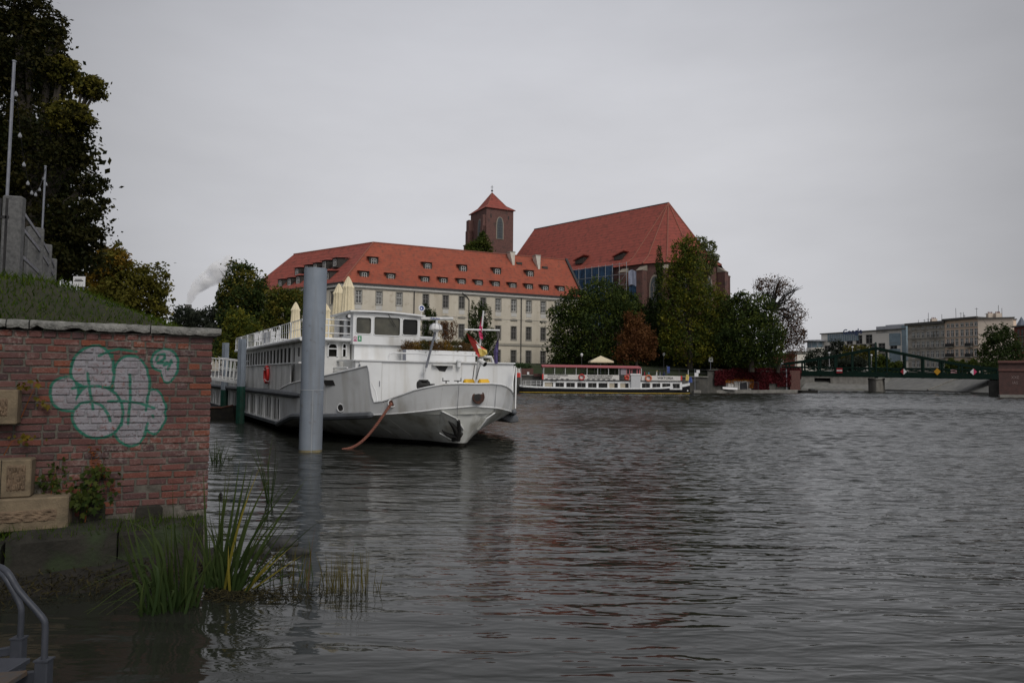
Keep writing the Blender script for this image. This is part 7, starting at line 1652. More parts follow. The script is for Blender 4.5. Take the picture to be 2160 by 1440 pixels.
# ================================================================== bridge
M('bridge_green', (.007, .022, .016), (.005, .015, .011), 2, .8, spec=.1, dirt=((.03, .02, .012), 1.5, .6, .5)); M('bridge_dark', (.010, .016, .015), None, 2, .8); M('pier_stone', (.21, .20, .18), (.14, .135, .12), 1.2, .95, .3, 4, streak=((.07, .065, .055), 1, .5))
def bridge():
    pc = Vector((76.0, 142.5, 0)); d = Vector((-.88, .475, 0)).normalized(); a = pc-d*21.5; c = pc+d*24; Lg = (c-a).length; tm = 21.5
    side = Vector((.475, .88, 0)).normalized(); WB = 6.0
    z0_ = P(2085, 800, 133).z; z1_ = P(1690, 791, 152).z
    zb = lambda t: z0_+(z1_-z0_)*t/Lg                 # underside of the lower chord
    root = thing('truss_bridge', 'dark green riveted steel truss bridge with a peaked top chord', 'bridge', Vector(((a+c).x/2, (a+c).y/2, 0)))
    T = lambda t, s, z: a+d*t+side*s+Vector((0, 0, z))
    pk = P(1852, 733, (a+d*tm).y).z
    def ztop(t):
        f = abs(t-tm)/(tm if t < tm else Lg-tm); hmin = zb(t)+2.0
        return hmin+(pk-hmin)*(1-f)**1.35 if f < 1 else hmin
    panels = 14; ts = [Lg*i/panels for i in range(panels+1)]; ts = sorted(ts+[tm])
    for s in (0, WB):
        m = MB(); m.beam(T(0, s, zb(0)+.55), T(Lg, s, zb(Lg)+.55), .45, 1.1); m.build('lower_girder', 'bridge_green', root)
        m = MB(); m.beam(T(0, s, zb(0)+1.9), T(Lg, s, zb(Lg)+1.9), .3, .25); m.build('rail_chord', 'bridge_green', root)
        for i in range(len(ts)-1): m = MB(); m.beam(T(ts[i], s, ztop(ts[i])), T(ts[i+1], s, ztop(ts[i+1])), .4, .38); m.build('top_chord', 'bridge_green', root)
        for i, t in enumerate(ts):
            m = MB(); m.beam(T(t, s, zb(t)), T(t, s, ztop(t)), .3, .3); m.build('vertical', 'bridge_green', root)
            if i < len(ts)-1:
                t2 = ts[i+1]; m = MB(); m.beam(T(t, s, zb(t)+1.1), T(t2, s, min(ztop(t2), zb(t2)+1.9)), .14, .14); m.build('diagonal', 'bridge_green', root); m = MB(); m.beam(T(t, s, min(ztop(t), zb(t)+1.9)), T(t2, s, zb(t2)+1.1), .14, .14); m.build('diagonal', 'bridge_green', root)
    m = MB(); m.ext([T(0, 0, zb(0)+.5), T(Lg, 0, zb(Lg)+.5), T(Lg, WB, zb(Lg)+.5), T(0, WB, zb(0)+.5)], (0, 0, .3)); m.build('deck', 'bridge_dark', root)
    for i in range(0, panels+1): t = Lg*i/panels; m = MB(); m.beam(T(t, 0, zb(t)+.2), T(t, WB, zb(t)+.2), .3, .5); m.build('floor_beam', 'bridge_dark', root)
    # portal arch at the peak
    m = MB(); m.tube([T(tm, WB*k/10, pk-.2+1.3*math.sin(math.pi*k/10)) for k in range(11)], .22, 6); m.build('portal_arch', 'bridge_green', root)
    p = T(tm, WB/2, 0); m = MB(); w_ = 2.6; prof = []
    for k in range(24):
        an = 2*math.pi*k/24; q = d*math.cos(an)*1.55+side*math.sin(an)*(WB/2+1.0); prof.append(p+q+Vector((0, 0, -2)))
    m.ext(prof, (0, 0, zb(tm)+1.5)); pr = m.build('river_pier', 'pier_stone', root, smooth=True)
    m = MB(); m.ext([q+(q-p-Vector((0, 0, -2)))*.05+Vector((0, 0, zb(tm)+1.5)) for q in prof], (0, 0, .3)); m.build('pier_cap', 'pier_stone', pr); m = MB(); m.beam(T(tm, .3, zb(tm)-.2), T(tm, WB-.3, zb(tm)-.2), .7, .5); m.build('bearing', 'dark_gutter', pr)
    # signs hung on the bridge side
    n = -side
    A, B = a+n*.35, c+n*.35; uu = lambda px, py: (lambda h: (A+d*h[0]+Vector((0, 0, h[1]))))(hit(px, py, A, B))
    def sign(name, pts_mats, label):
        pr = [uu(*q) for pts, _, _ in pts_mats for q in pts]; ce = sum(pr, Vector())/len(pr); root_ = thing(name, label, 'sign', Vector((ce.x, ce.y, min(q.z for q in pr))), 'navigation signs on the bridge')
        for pts, mat, k in pts_mats: m = MB(); m.ext([uu(*q)+n*(.01*k) for q in pts], n*.05); m.build('sign_plate' if k == 0 else 'sign_marking', mat, root_)
    sign('no_entry_sign', [([(1764.5, 776), (1777, 776), (1777, 786.5), (1764.5, 786.5)], 'nav_red', 0), ([(1765, 780), (1776.5, 780), (1776.5, 782.5), (1765, 782.5)], 'sign_white', 7)], 'red no-passage sign with a white bar on the bridge')
    sign('diamond_sign', [([(1906, 777), (1906, 790), (1899, 783.5)], 'nav_red', 0), ([(1906, 777), (1913, 783.5), (1906, 790)], 'sign_white', 0)], 'red and white diamond sign with red left half')
    sign('diamond_sign', [([(2053.5, 777), (2053.5, 791), (2046, 784)], 'sign_white', 0), ([(2053.5, 777), (2061, 784), (2053.5, 791)], 'flag_pink', 0)], 'red and white diamond sign with white left half')
    sign('diamond_sign', [([(1977, 776), (1984.5, 783.5), (1977, 791), (1969.5, 783.5)], 'nav_yellow', 0)], 'plain yellow diamond sign on the bridge')
    # poster on the railing
    m = MB(); A2 = T(0, WB-.4, 0); q = [uu(*z) for z in ((2010, 776), (2024, 776), (2024, 788), (2010, 788))]; m.ext([x+side*(WB-.8) for x in q], side*.05); o = m.build('rail_poster', 'poster_pink', None); tag(o, 'pinkish poster cloth tied to the inside of the bridge railing', 'poster')
    # two small people crossing? none: leave the footway empty
    return a, c, d, side
M('nav_red', (.30, .018, .025), None, 5, .5); M('nav_yellow', (.52, .26, .01), None, 5, .5); M('poster_pink', (.45, .33, .34), (.25, .05, .06), 3, .8)
BR = bridge()

# ================================================================== right bank: abutment, embankment, far walls
def right_bank():
    a = P(2106, 765, 104); zt = a.z; root = thing('bridge_abutment', 'reddish brick abutment wall at the right edge with graffiti lettering', 'wall', Vector((a.x+8, 104, -1)))
    m = MB(); m.ext([Vector((a.x, 104, -1)), Vector((a.x+30, 96, -1)), Vector((a.x+36, 108, -1)), Vector((a.x+9.5, 116, -1))], (0, 0, zt+1)); m.build('brick_face', 'abut_brick', root)
    m = MB(); m.ext([Vector((a.x-.3, 103.7, zt)), Vector((a.x+30, 95.6, zt)), Vector((a.x+36, 108, zt)), Vector((a.x+9.5, 116, zt))], (0, 0, .35)); m.build('wall_cap', 'quay_brick', root); m = MB(); q = P(2106, 782, 103.9); m.ext([Vector((a.x-.1, 103.85, q.z)), Vector((a.x+30, 95.8, q.z)), Vector((a.x+30, 95.8, q.z+.3)), Vector((a.x-.1, 103.85, q.z+.3))], (0, .2, 0)); m.build('brick_band', 'quay_brick', root)
    m = MB(); p0 = Vector((a.x-3, 107, 0)); m.ext([Vector((a.x-.6, 103, -1)), Vector((a.x+31, 94.4, -1)), Vector((a.x+31, 97, -1)), Vector((a.x+.6, 105, -1))], (0, 0, 1.45)); m.build('footing', 'concrete', root)
    m = MB(); m.ext([Vector((a.x+1.6, 108.6, -1)), Vector((a.x+3.2, 108, -1)), Vector((a.x+9, 116, -1)), Vector((a.x+8.2, 117, -1))], (0, 0, 3.6)); m.build('bearing_wall', 'concrete_dark', root)
    A, B = Vector((a.x, 104, 0)), Vector((a.x+30, 96, 0)); u = (B-A).normalized()
    for (s, px, py, h) in (('XXE', 2141, 796, .62), ('IAS', 2141, 807, .62)):
        t, z = hit(px, py, A, B); p = A+u*t+Vector((0, 0, z))+Vector((-.26, -.966, 0))*.03; text_mesh('painted_lettering', s, h, p, u, (0, 0, 1), 'faded_paint', root, th=.004, sx=.9)
    # sloping concrete embankment beyond the bridge, with stair strips
    pts = [G(1690, 821.5), G(1860, 823.5), G(2010, 828), G(2125, 834)]; tops = [Vector((p.x+5.5+i, p.y+7, 3.4)) for i, p in enumerate(pts)]
    m = MB(); m.grid([[Vector((p.x, p.y-.5, -1)) for p in pts], [Vector((p.x, p.y, .35)) for p in pts], tops]); o = m.build('concrete_embankment', 'slope_concrete'); tag(o, 'pale sloping concrete embankment below the far houses', 'embankment', kind='structure')
    m = MB(); m.grid([tops, [Vector((p.x+60, p.y+100, 4.2)) for p in tops], [Vector((p.x+100, p.y+400, 4.6)) for p in tops]]); m.grid([[tops[0], Vector((tops[0].x+60, tops[0].y+100, 4.2)), Vector((tops[0].x+100, tops[0].y+400, 4.6))], [tops[0]+Vector((-40, 20, .3)), Vector((tops[0].x-10, tops[0].y+100, 4.2)), Vector((tops[0].x-100, tops[0].y+400, 4.6))]]); o = m.build('far_bank', 'lawn'); tag(o, 'far bank ground behind the bridge', 'ground', kind='structure')
    root = thing('embankment_stairs', 'narrow concrete stair flight climbing the sloping embankment', 'stairs', G(1960, 826))
    for off in (0, 2.4): p = pts[1].lerp(pts[2], .68)+Vector((off, -.3*off, .4)); q = tops[1].lerp(tops[2], .95)+Vector((off, -.3*off, .15)); m = MB(); m.beam(p, q, .5, .35); m.build('stair_cheek', 'concrete', root)
    p = pts[1].lerp(pts[2], .68)+Vector((1.2, -.3, .4)); q = tops[1].lerp(tops[2], .95)+Vector((1.2, -.3, .05))
    for k in range(14): c = p.lerp(q, (k+.5)/14); m = MB(); m.box(c, (2.0, .5, .2), Matrix.Rotation(-.3, 3, 'Z')); m.build('step', 'concrete', root)
    # vertical quay wall left of it with a dark tunnel mouth
    a0 = G(1640, 820.5); b0 = G(1845, 823); root = thing('far_quay_wall', 'stained vertical concrete quay wall seen under the bridge', 'wall', (a0+b0)/2)
    hole = (hit(1718, 810, a0, b0)[0], hit(1752, 810, a0, b0)[0], .35, 3.0); m = MB(); facade(m, a0, b0, -1, 3.7, [hole], 4.0); m.build('wall_face', 'concrete', root); u = (b0-a0).normalized(); n = Vector((u.y, -u.x, 0)); m = MB(); m.quad(*[a0+u*x-n*3.9+Vector((0, 0, z)) for x, z in ((hole[0]-1, 0), (hole[1]+1, 0), (hole[1]+1, 3.4), (hole[0]-1, 3.4))]); m.build('tunnel_back', 'boot_black', root); m = MB(); m.beam(a0+Vector((0, 0, 3.75)), b0+Vector((0, 0, 3.75)), .6, .3); m.build('wall_cap', 'concrete', root)
M('abut_brick', (.085, .045, .04), (.055, .034, .031), 2.5, .95, .3, 8); M('faded_paint', (.26, .21, .20), (.18, .12, .11), 6, .9)
right_bank()

# ================================================================== far houses
M('office_cream', (.74, .70, .64), (.68, .64, .58), .4, .8); M('office_glass', (.20, .27, .31), (.14, .20, .24), .8, .12, spec=.6); M('office_grey', (.42, .43, .46), None, .5, .6); M('tenement_grey', (.40, .365, .315), (.33, .30, .26), .4, .95, dirt=((.15, .13, .11), .6, .5, .6)); M('tenement_beige', (.68, .52, .40), (.60, .46, .36), .4, .95); M('gable_beige', (.58, .50, .42), (.50, .43, .36), .4, .95); M('flat_roof', (.10, .095, .09), None, .5, .9); M('balcony_iron', (.03, .03, .03), None, 3, .7); M('house_red', (.20, .065, .05), None, 1, .9); M('spire_slate', (.13, .15, .19), None, 1, .7)
def house(name, label, px0, px1, Y0, Y1, ytop, rows, cols, wallmat, sash='sash_white', w=1.05, skip=(), depth=12, zb=4.3, rowh=None, roofmat='flat_roof', cat='building'):
    A = P(px0, 760, Y0); B = P(px1, 760, Y1); A = Vector((A.x, A.y, 0)); B = Vector((B.x, B.y, 0)); zt = P((px0+px1)/2, ytop, (Y0+Y1)/2).z
    root = thing(name, label, cat, Vector(((A+B).x/2, (A+B).y/2, zb))); holes = []; sp = []
    for ri, (py, h) in enumerate(rows):
        z = P((px0+px1)/2, py, (Y0+Y1)/2).z; cc = cols[ri] if isinstance(cols[0], (list, tuple)) else cols
        for px in cc:
            if (ri, px) in skip: continue
            u, _ = hit(px, py, A, B); holes.append((u-w/2, u+w/2, z-h/2, z+h/2)); sp.append((u, z, w, h))
    m = MB(); pt, u, n = facade(m, A, B, zb, zt, holes, .25); L_ = (B-A).length
    m.quad(pt(0, zb), pt(0, zt), pt(0, zt, depth), pt(0, zb, depth)); m.quad(pt(L_, zb), pt(L_, zb, depth), pt(L_, zt, depth), pt(L_, zt)); m.quad(pt(0, zb, depth), pt(0, zt, depth), pt(L_, zt, depth), pt(L_, zb, depth)); m.build('wall', wallmat, root)
    for (uc, z, ww, h) in sp:
        m = MB(); a, b, c, d = uc-ww/2, uc+ww/2, z-h/2, z+h/2; m.quad(pt(a, c, .2), pt(b, c, .2), pt(b, d, .2), pt(a, d, .2)); wo = m.build('window', 'glass_dark', root)
        if sash:
            m = MB(); f = .20
            for (x0, x1, z0, z1) in ((a, a+f, c, d), (b-f, b, c, d), (a+f, b-f, c, c+f), (a+f, b-f, d-f, d), (uc-f/2, uc+f/2, c+f, d-f), (a+f, b-f, c+h*.62, c+h*.62+f)): m.quad(pt(x0, z0, .15), pt(x1, z0, .15), pt(x1, z1, .15), pt(x0, z1, .15))
            m.build('sash', sash, wo)
            m = MB(); m.ext([pt(a-.12, c-.14, 0), pt(b+.12, c-.14, 0), pt(b+.12, c, 0), pt(a-.12, c, 0)], n*.15); m.build('sill', 'stone_trim', wo)
    m = MB(); m.ext([pt(-.3, zt, -.5), pt(L_+.3, zt, -.5), pt(L_+.3, zt, depth), pt(-.3, zt, depth)], (0, 0, .35)); m.build('roof', roofmat, root)
    return root, pt, n, zt, L_, A, B
def far_houses():
    # office block with glazed attic
    r, pt, n, zt, L_, A, B = house('office_building', 'modern cream office block with wide glass bands behind the bridge', 1733, 1912, 262, 232, 700, [(716, 3.3), (735, 3.3), (756, 3.3)], [[1774, 1792, 1812, 1833, 1885], [1745, 1783, 1801, 1820, 1841, 1860, 1885], [1763, 1783, 1801, 1820, 1841, 1860, 1885]], 'office_cream', 'sash_grey', 2.6, depth=20)
    def strip(x0, x1, y0, y1, mat, name, off=.15, dep=4):
        a, z1 = hit(x0, y0, A, B); b, z0 = hit(x1, y1, A, B); m = MB(); m.ext([pt(a, z0, -off), pt(b, z0, -off), pt(b, z1, -off), pt(a, z1, -off)], -n*dep); return m.build(name, mat, r), a, b, z0, z1
    g, a, b, z0, z1 = strip(1746, 1811, 704, 718, 'office_glass', 'glazed_attic')
    for k in range(1, 14): x = a+(b-a)*k/14; m = MB(); m.beam(pt(x, z0, -.2), pt(x, z1, -.2), .12, .12); m.build('glazing_bar', 'office_grey', g)
    g, a, b, z0, z1 = strip(1876, 1900, 703, 728, 'office_glass', 'tall_glazing'); g2, a, b, z0, z1 = strip(1876, 1900, 736, 775, 'office_glass', 'tall_glazing')
    strip(1848, 1906, 689, 700, 'office_grey', 'roof_plant', .0, 10); strip(1866, 1906, 685.5, 690, 'office_grey', 'roof_plant', -.5, 9); strip(1903, 1914, 686, 760, 'office_glass', 'stair_glazing', .4, 3)
    m = MB(); p = P(1798, 699.5, 246); text_mesh('roof_lettering', 'Google', 2.6, p, B-A, (0, 0, 1), 'blue_print', r, th=.05, bold=.06)
    # rounded pavilion at the left end
    p = P(1727, 735, 262); z1 = P(1727, 720, 262).z; zr = P(1727, 716, 262).z
    root = thing('corner_pavilion', 'glazed corner pavilion with a flat projecting roof left of the office block', 'building', Vector((p.x, 262, 4.3))); m = MB(); m.lathe([(3.6, 4.3), (3.6, P(1727, 733, 262).z)], (p.x, 264, 0), 20); m.build('base', 'office_cream', root, smooth=True); m = MB(); m.lathe([(3.2, P(1727, 733, 262).z), (3.2, z1)], (p.x, 264, 0), 20); m.build('glazing', 'office_glass', root, smooth=True); m = MB(); m.lathe([(4.6, z1), (4.7, z1+.4), (2.0, zr), (.1, zr+.1)], (p.x, 264, 0), 20); m.build('roof', 'office_grey', root)
    for k in range(10): an = k*math.pi/5; m = MB(); m.tube([(p.x+3.3*math.cos(an), 264+3.3*math.sin(an), P(1727, 733, 262).z), (p.x+3.3*math.cos(an), 264+3.3*math.sin(an), z1)], .12, 5); m.build('mullion', 'office_grey', root)
    # tenements
    c1 = [1926.5, 1936.5, 1946.5, 1957, 1965.5, 1972, 1978, 1988]; c2 = [1926.5, 1936.5, 1947, 1957, 1966.5, 1977, 1988]
    r, pt, n, zt, L_, A, B = house('grey_tenement', 'soot grey old tenement with white window frames', 1916, 1994, 222, 210, 684, [(691, .7), (706.5, 2.2), (727, 2.3), (747.5, 2.3), (767, 2.3)], [c1, c1, c2, c2, c2], 'tenement_grey', 'sash_white', 1.15)
    for py in (713, 733.5, 757): z = P(1955, py, 216).z; m = MB(); m.ext([pt(0, z, 0), pt(L_, z, 0), pt(L_, z+.25, 0), pt(0, z+.25, 0)], n*.2); m.build('string_course', 'tenement_grey', r)
    m = MB(); m.ext([pt(-.4, zt-.1, 0), pt(L_+.2, zt-.1, 0), pt(L_+.2, zt+.7, 0), pt(-.4, zt+.7, 0)], n*.9); m.build('eaves', 'flat_roof', r)
    c3 = [1999.5, 2008.5, 2018, 2029, 2039.5, 2049, 2058.5]
    r2, pt2, n2, zt2, L2, A2, B2 = house('beige_tenement', 'pale orange tenement with dark balconies, tallest of the row', 1994.5, 2065, 210, 200, 673.5, [(685, 1.3), (702, 2.2), (721, 2.3), (744, 2.3), (767, 2.3)], c3, 'tenement_beige', 'sash_white', 1.15, depth=16)
    m = MB(); m.ext([pt2(-.4, zt2-.1, 0), pt2(L2+.1, zt2-.1, 0), pt2(L2+.1, zt2+.5, 0), pt2(-.4, zt2+.5, 0)], n2*.8); m.build('eaves', 'flat_roof', r2)
    for (x0, x1, py) in ((1999, 2012, 729), (2040, 2053, 728), (1999, 2012, 750), (2040, 2053, 750)):
        a, z = hit(x0, py, A2, B2); b, _ = hit(x1, py, A2, B2); m = MB(); m.ext([pt2(a, z-.6, 0), pt2(b, z-.6, 0), pt2(b, z-.35, 0), pt2(a, z-.35, 0)], n2*1.1); bo = m.build('balcony', 'stone_trim', r2); m = MB(); m.ext([pt2(a, z-.35, -1.1), pt2(b, z-.35, -1.1), pt2(b, z+.6, -1.1), pt2(a, z+.6, -1.1)], n2*-.06); m.ext([pt2(a, z-.35, -1.1), pt2(a, z-.35, 0), pt2(a, z+.6, 0), pt2(a, z+.6, -1.1)], (.05, 0, 0)); m.ext([pt2(b, z-.35, -1.1), pt2(b, z-.35, 0), pt2(b, z+.6, 0), pt2(b, z+.6, -1.1)], (.05, 0, 0)); m.build('balcony_parapet', 'balcony_iron', bo)
    z = P(2030, 754, 205).z; m = MB(); m.ext([pt2(0, z, 0), pt2(L2, z, 0), pt2(L2, z+.3, 0), pt2(0, z+.3, 0)], n2*.2); m.build('string_course', 'stone_trim', r2)
    # blank gable of the same row, chimneys and aerials
    r3, pt3, n3, zt3, L3, A3, B3 = house('gable_house', 'blank plaster gable end right of the pale orange tenement', 2065.2, 2140, 200, 196, 672, [], [], 'gable_beige', None, depth=16)
    for (px, par, f, zt_) in ((2094, r3, .38, zt3), (2110, r3, .6, zt3), (1964, r, .6, zt)):
        q = (pt3 if par is r3 else pt)(L3*f if par is r3 else L_*f, zt_+.3, 2.0); m = MB(); m.box(q+Vector((0, 0, .7)), (1.7, 1.0, 1.5)); ch = m.build('chimney_stack', 'gable_beige', par)
        for k in (-.5, 0, .5): m = MB(); m.tube([q+Vector((k, 0, 1.4)), q+Vector((k, 0, 1.9))], .15, 6); m.build('chimney_pot', 'house_red', ch)
    for i in range(15):
        par, fn, LL, zt_ = ((r, pt, L_, zt), (r2, pt2, L2, zt2), (r3, pt3, L3, zt3))[i % 3]; x = random.uniform(.1, .9)*LL; h = random.uniform(1.2, 4.2); q = fn(x, zt_+.3, random.uniform(1, 6)); m = MB(); m.tube([q, q+Vector((0, 0, h))], .06, 5)
        if i % 2: m.tube([q+Vector((-.5, 0, h-.3)), q+Vector((.5, 0, h-.3))], .04, 4)
        m.build('roof_aerial', 'dark_gutter', par)
    # sliver of red house and slate spire at the right edge
    r4, pt4, n4, zt4, L4, A4, B4 = house('red_house', 'dark red brick house at the far right edge behind the tree', 2141, 2200, 176, 168, 688, [(700, 1.8), (712, 1.8), (730, 2.0)], [2148, 2156, 2166], 'house_red', 'sash_grey', .8)
    s = P(2155, 690, 240); t = P(2155, 668, 240); root = thing('church_spire', 'small slate spire at the far right edge', 'spire', Vector((s.x, s.y, 4.3))); m = MB(); m.box((s.x, 240, (4.3+s.z)/2), (3.6, 3.6, s.z-4.3)); m.build('spire_base', 'house_red', root); m = MB(); m.lathe([(2.0, s.z), (.9, s.z+(t.z-s.z)*.55), (.05, t.z)], (s.x, 240, 0), 8); m.build('spire_roof', 'spire_slate', root)
    # beige and red flats behind the sparse tree
    house('striped_flats', 'beige and dark red apartment block half hidden by the sparse tree', 1662, 1680, 250, 247, 742, [(752, 1.6), (762, 1.6), (772, 1.6)], [1666, 1672], 'office_cream', 'sash_white', 1.4); house('striped_flats', 'dark red stair bay of the apartment block beside the sparse tree', 1680.3, 1697, 247, 250, 746, [(756, 1.6), (768, 1.6)], [1685, 1691], 'house_red', 'sash_white', 1.4); house('far_flats', 'pale low apartment block far behind the bridge', 1697.5, 1722, 300, 300, 764, [(770, 1.8), (778, 1.8)], [1702, 1708, 1714], 'gable_beige', 'sash_grey', 1.4)
    # cream house behind the gangway
    house('cream_house', 'small cream house glimpsed between the brick wall and the sheet pile', 440, 474, 95, 97, 722, [(736, 1.4)], [452, 464], 'plaster', 'sash_grey', .9, zb=2.5, roofmat='roof_dull')
M('blue_print', (.03, .05, .14), None, 4, .6)
far_houses()

# ================================================================== trees
M('bark', (.055, .045, .035), (.03, .026, .02), 6, .95, .6, 25); M('bark_dark', (.022, .02, .018), None, 6, .95)
LEAF('leaf_deep', (.016, .032, .011), (.062, .085, .022)); LEAF('leaf_mid', (.030, .050, .010), (.105, .125, .024)); LEAF('leaf_olive', (.050, .055, .010), (.17, .145, .025))
LEAF('leaf_yellowgreen', (.065, .080, .010), (.20, .18, .022)); LEAF('leaf_rust', (.085, .035, .016), (.16, .075, .026)); LEAF('leaf_brown', (.055, .028, .016), (.11, .055, .022)); LEAF('leaf_maple', (.008, .014, .004), (.042, .036, .008)); LEAF('leaf_gold', (.10, .070, .010), (.20, .115, .015)); LEAF('leaf_far', (.022, .030, .022), (.045, .052, .035)); LEAF('leaf_light', (.075, .095, .03), (.15, .16, .06))
def tree(name, label, Y, lobes, base, zb, n, leaf, mat, trunk=.35, group=None, clumps=16, sig=.20, shell=.45, dep=.85, cat='tree', second=None, limbs=3, aspect=.6):
    """lobes: (px, py, rx, ry) measured on the photo; each becomes a 3-D ellipsoid of leaf clumps at its own depth"""
    if Y > 50: n = int(n*2.1); leaf *= .72
    bx = P(base, 780, Y).x; b = Vector((bx, Y, zb)); root = thing(name, label, cat, b, group); LB = []
    for i, (px, py, rx, ry) in enumerate(lobes):
        yy = Y+(0 if i == 0 else random.uniform(-.5, .5)*rx/1440*Y*dep); c = P(px, py, yy); LB.append((np.array(c), rx/1440*Y, rx/1440*Y*dep, ry/1440*Y))
    top = max(l[0][2] for l in LB); hub = b.lerp(Vector((LB[0][0][0], Y, LB[0][0][2])), .55)
    m = MB(); m.tube([b-Vector((0, 0, .3)), b.lerp(hub, .5)+Vector((trunk*.3, 0, 0)), hub, Vector(LB[0][0])], [trunk*1.25, trunk, trunk*.75, trunk*.25], 8); tr = m.build('trunk', 'bark', root, smooth=True)
    for l in LB[1:] if len(LB) > 1 else LB:
        c = Vector(l[0]); mid = hub.lerp(c, .5)+Vector((0, 0, -.1*l[3])); m = MB(); m.tube([hub-Vector((0, 0, .2)), mid, c], [trunk*.5, trunk*.32, trunk*.10], 6)
        for k in range(limbs):
            v = Vector((random.gauss(0, 1)*l[1], random.gauss(0, 1)*l[2], abs(random.gauss(0, 1))*l[3]))*(.6 if Y > 50 else .3); m.tube([mid.lerp(c, .4), mid.lerp(c, .7)+v*.5, c+v], [trunk*.22, trunk*.12, trunk*.03], 5)
        m.build('limb', 'bark', root, smooth=True)
    if second: f = second[1]; leaf_mass('crown', LB, int(n*(1-f)), leaf, mat, root, clumps, sig, shell, aspect=aspect); leaf_mass('crown_tint', second[2] and [LB[i] for i in second[2]] or LB, int(n*f), leaf, second[0], root, clumps, sig, .7, aspect=aspect)
    else: leaf_mass('crown', LB, n, leaf, mat, root, clumps, sig, shell, aspect=aspect)
    return root
isl = 'trees along the island bank'
tree('broad_tree', 'broad dark green tree in front of the right end of the cream building', 119, [(1250, 690, 70, 75), (1200, 700, 50, 62), (1270, 625, 55, 42), (1300, 660, 42, 55), (1215, 645, 42, 40), (1190, 740, 38, 40), (1260, 745, 70, 38), (1175, 660, 22, 20), (1318, 640, 34, 36)], 1250, 4.6, 11000, .30, 'leaf_deep', .45, isl, 18, second=('leaf_mid', .3, None))
tree('rust_tree', 'round rust brown tree between the two big green ones', 114, [(1342, 720, 42, 50), (1340, 685, 28, 34), (1325, 745, 30, 28), (1362, 740, 26, 30)], 1342, 4.0, 4200, .24, 'leaf_rust', .22, isl, 14)
tree('poplar_tree', 'slim dark columnar poplar in front of the church apse', 130, [(1393, 610, 11, 62), (1391, 560, 9, 48), (1394, 680, 14, 60), (1392, 740, 16, 40)], 1393, 4.8, 3400, .22, 'leaf_deep', .25, isl, 14, second=('leaf_mid', .35, None))
tree('tall_tree', 'tall yellowish green tree rising before the church roof', 120, [(1455, 600, 42, 75), (1445, 545, 34, 46), (1480, 640, 40, 62), (1430, 660, 32, 60), (1465, 720, 55, 52), (1420, 720, 30, 40), (1500, 690, 32, 46), (1455, 520, 22, 26), (1500, 740, 35, 32), (1418, 640, 26, 55), (1424, 588, 24, 42), (1522, 655, 24, 45), (1410, 690, 24, 40)], 1455, 4.6, 15500, .26, 'leaf_mid', .45, isl, 18, second=('leaf_yellowgreen', .45, None))
tree('pale_tree', 'pale feathery treetop behind the tall yellowish tree', 136, [(1492, 530, 22, 28), (1505, 545, 14, 24), (1480, 510, 14, 14), (1488, 570, 20, 24)], 1490, 4.9, 1300, .28, 'leaf_light', .3, isl, 16, .16, .5)
tree('round_tree', 'dense dark green tree right of the tall one', 117, [(1580, 700, 62, 62), (1555, 660, 36, 40), (1600, 655, 40, 40), (1545, 720, 40, 48), (1620, 715, 42, 48), (1580, 750, 70, 28), (1565, 632, 20, 20)], 1585, 4.0, 10500, .27, 'leaf_deep', .42, isl, 18, second=('leaf_mid', .3, None))
tree('filler_tree', 'dark green tree in the gap behind the rust brown tree', 127, [(1345, 690, 40, 60), (1325, 650, 32, 38), (1375, 700, 30, 60), (1350, 745, 50, 34), (1378, 650, 20, 36), (1405, 735, 26, 40)], 1350, 4.8, 6500, .28, 'leaf_deep', .35, isl, 16)
tree('bushy_tree', 'dark bushy tree between the tall one and the dense one', 128, [(1525, 710, 32, 60), (1510, 745, 40, 34), (1535, 660, 20, 30)], 1522, 4.8, 3600, .28, 'leaf_deep', .3, isl, 14)
def sparse():
    Y = 126; lab = 'half bare tree with reddish leaves at the right end of the island'
    r = tree('sparse_tree', lab, Y, [(1655, 690, 34, 40), (1625, 605, 30, 24), (1655, 610, 18, 26), (1670, 660, 30, 30), (1678, 700, 24, 30), (1660, 735, 30, 28), (1600, 600, 12, 14), (1690, 715, 14, 26)], 1640, 4.0, 3600, .20, 'leaf_brown', .30, isl, 18, .26, .55)
    hub = P(1628, 655, Y)
    for i in range(26):
        an = random.uniform(-.3, 3.4); R = random.uniform(25, 55); e = P(1640+math.cos(an)*R*.95, 632-math.sin(an)*R*.9 if i % 3 else 660+random.uniform(-30, 30), Y+random.uniform(-3, 3)); md = hub.lerp(e, .5)+Vector((random.gauss(0, .4), random.gauss(0, .4), random.gauss(.3, .3))); m = MB(); m.tube([hub, md, e], [.2, .12, .04], 5); 
        for k in range(3): v = Vector((random.uniform(-.8, .8), random.uniform(-.8, .8), random.uniform(-.3, .9))); m.tube([md.lerp(e, .3+.2*k), md.lerp(e, .3+.2*k)+v*.5, e+v], [.08, .05, .02], 4)
        m.build('branch', 'bark_dark', r)
    m = MB(); b = P(1622, 780, Y); m.tube([Vector((b.x, Y, 4)), P(1624, 720, Y), hub, P(1630, 625, Y)], [.4, .3, .22, .1], 7); m.build('limb', 'bark_dark', r, smooth=True)
sparse()
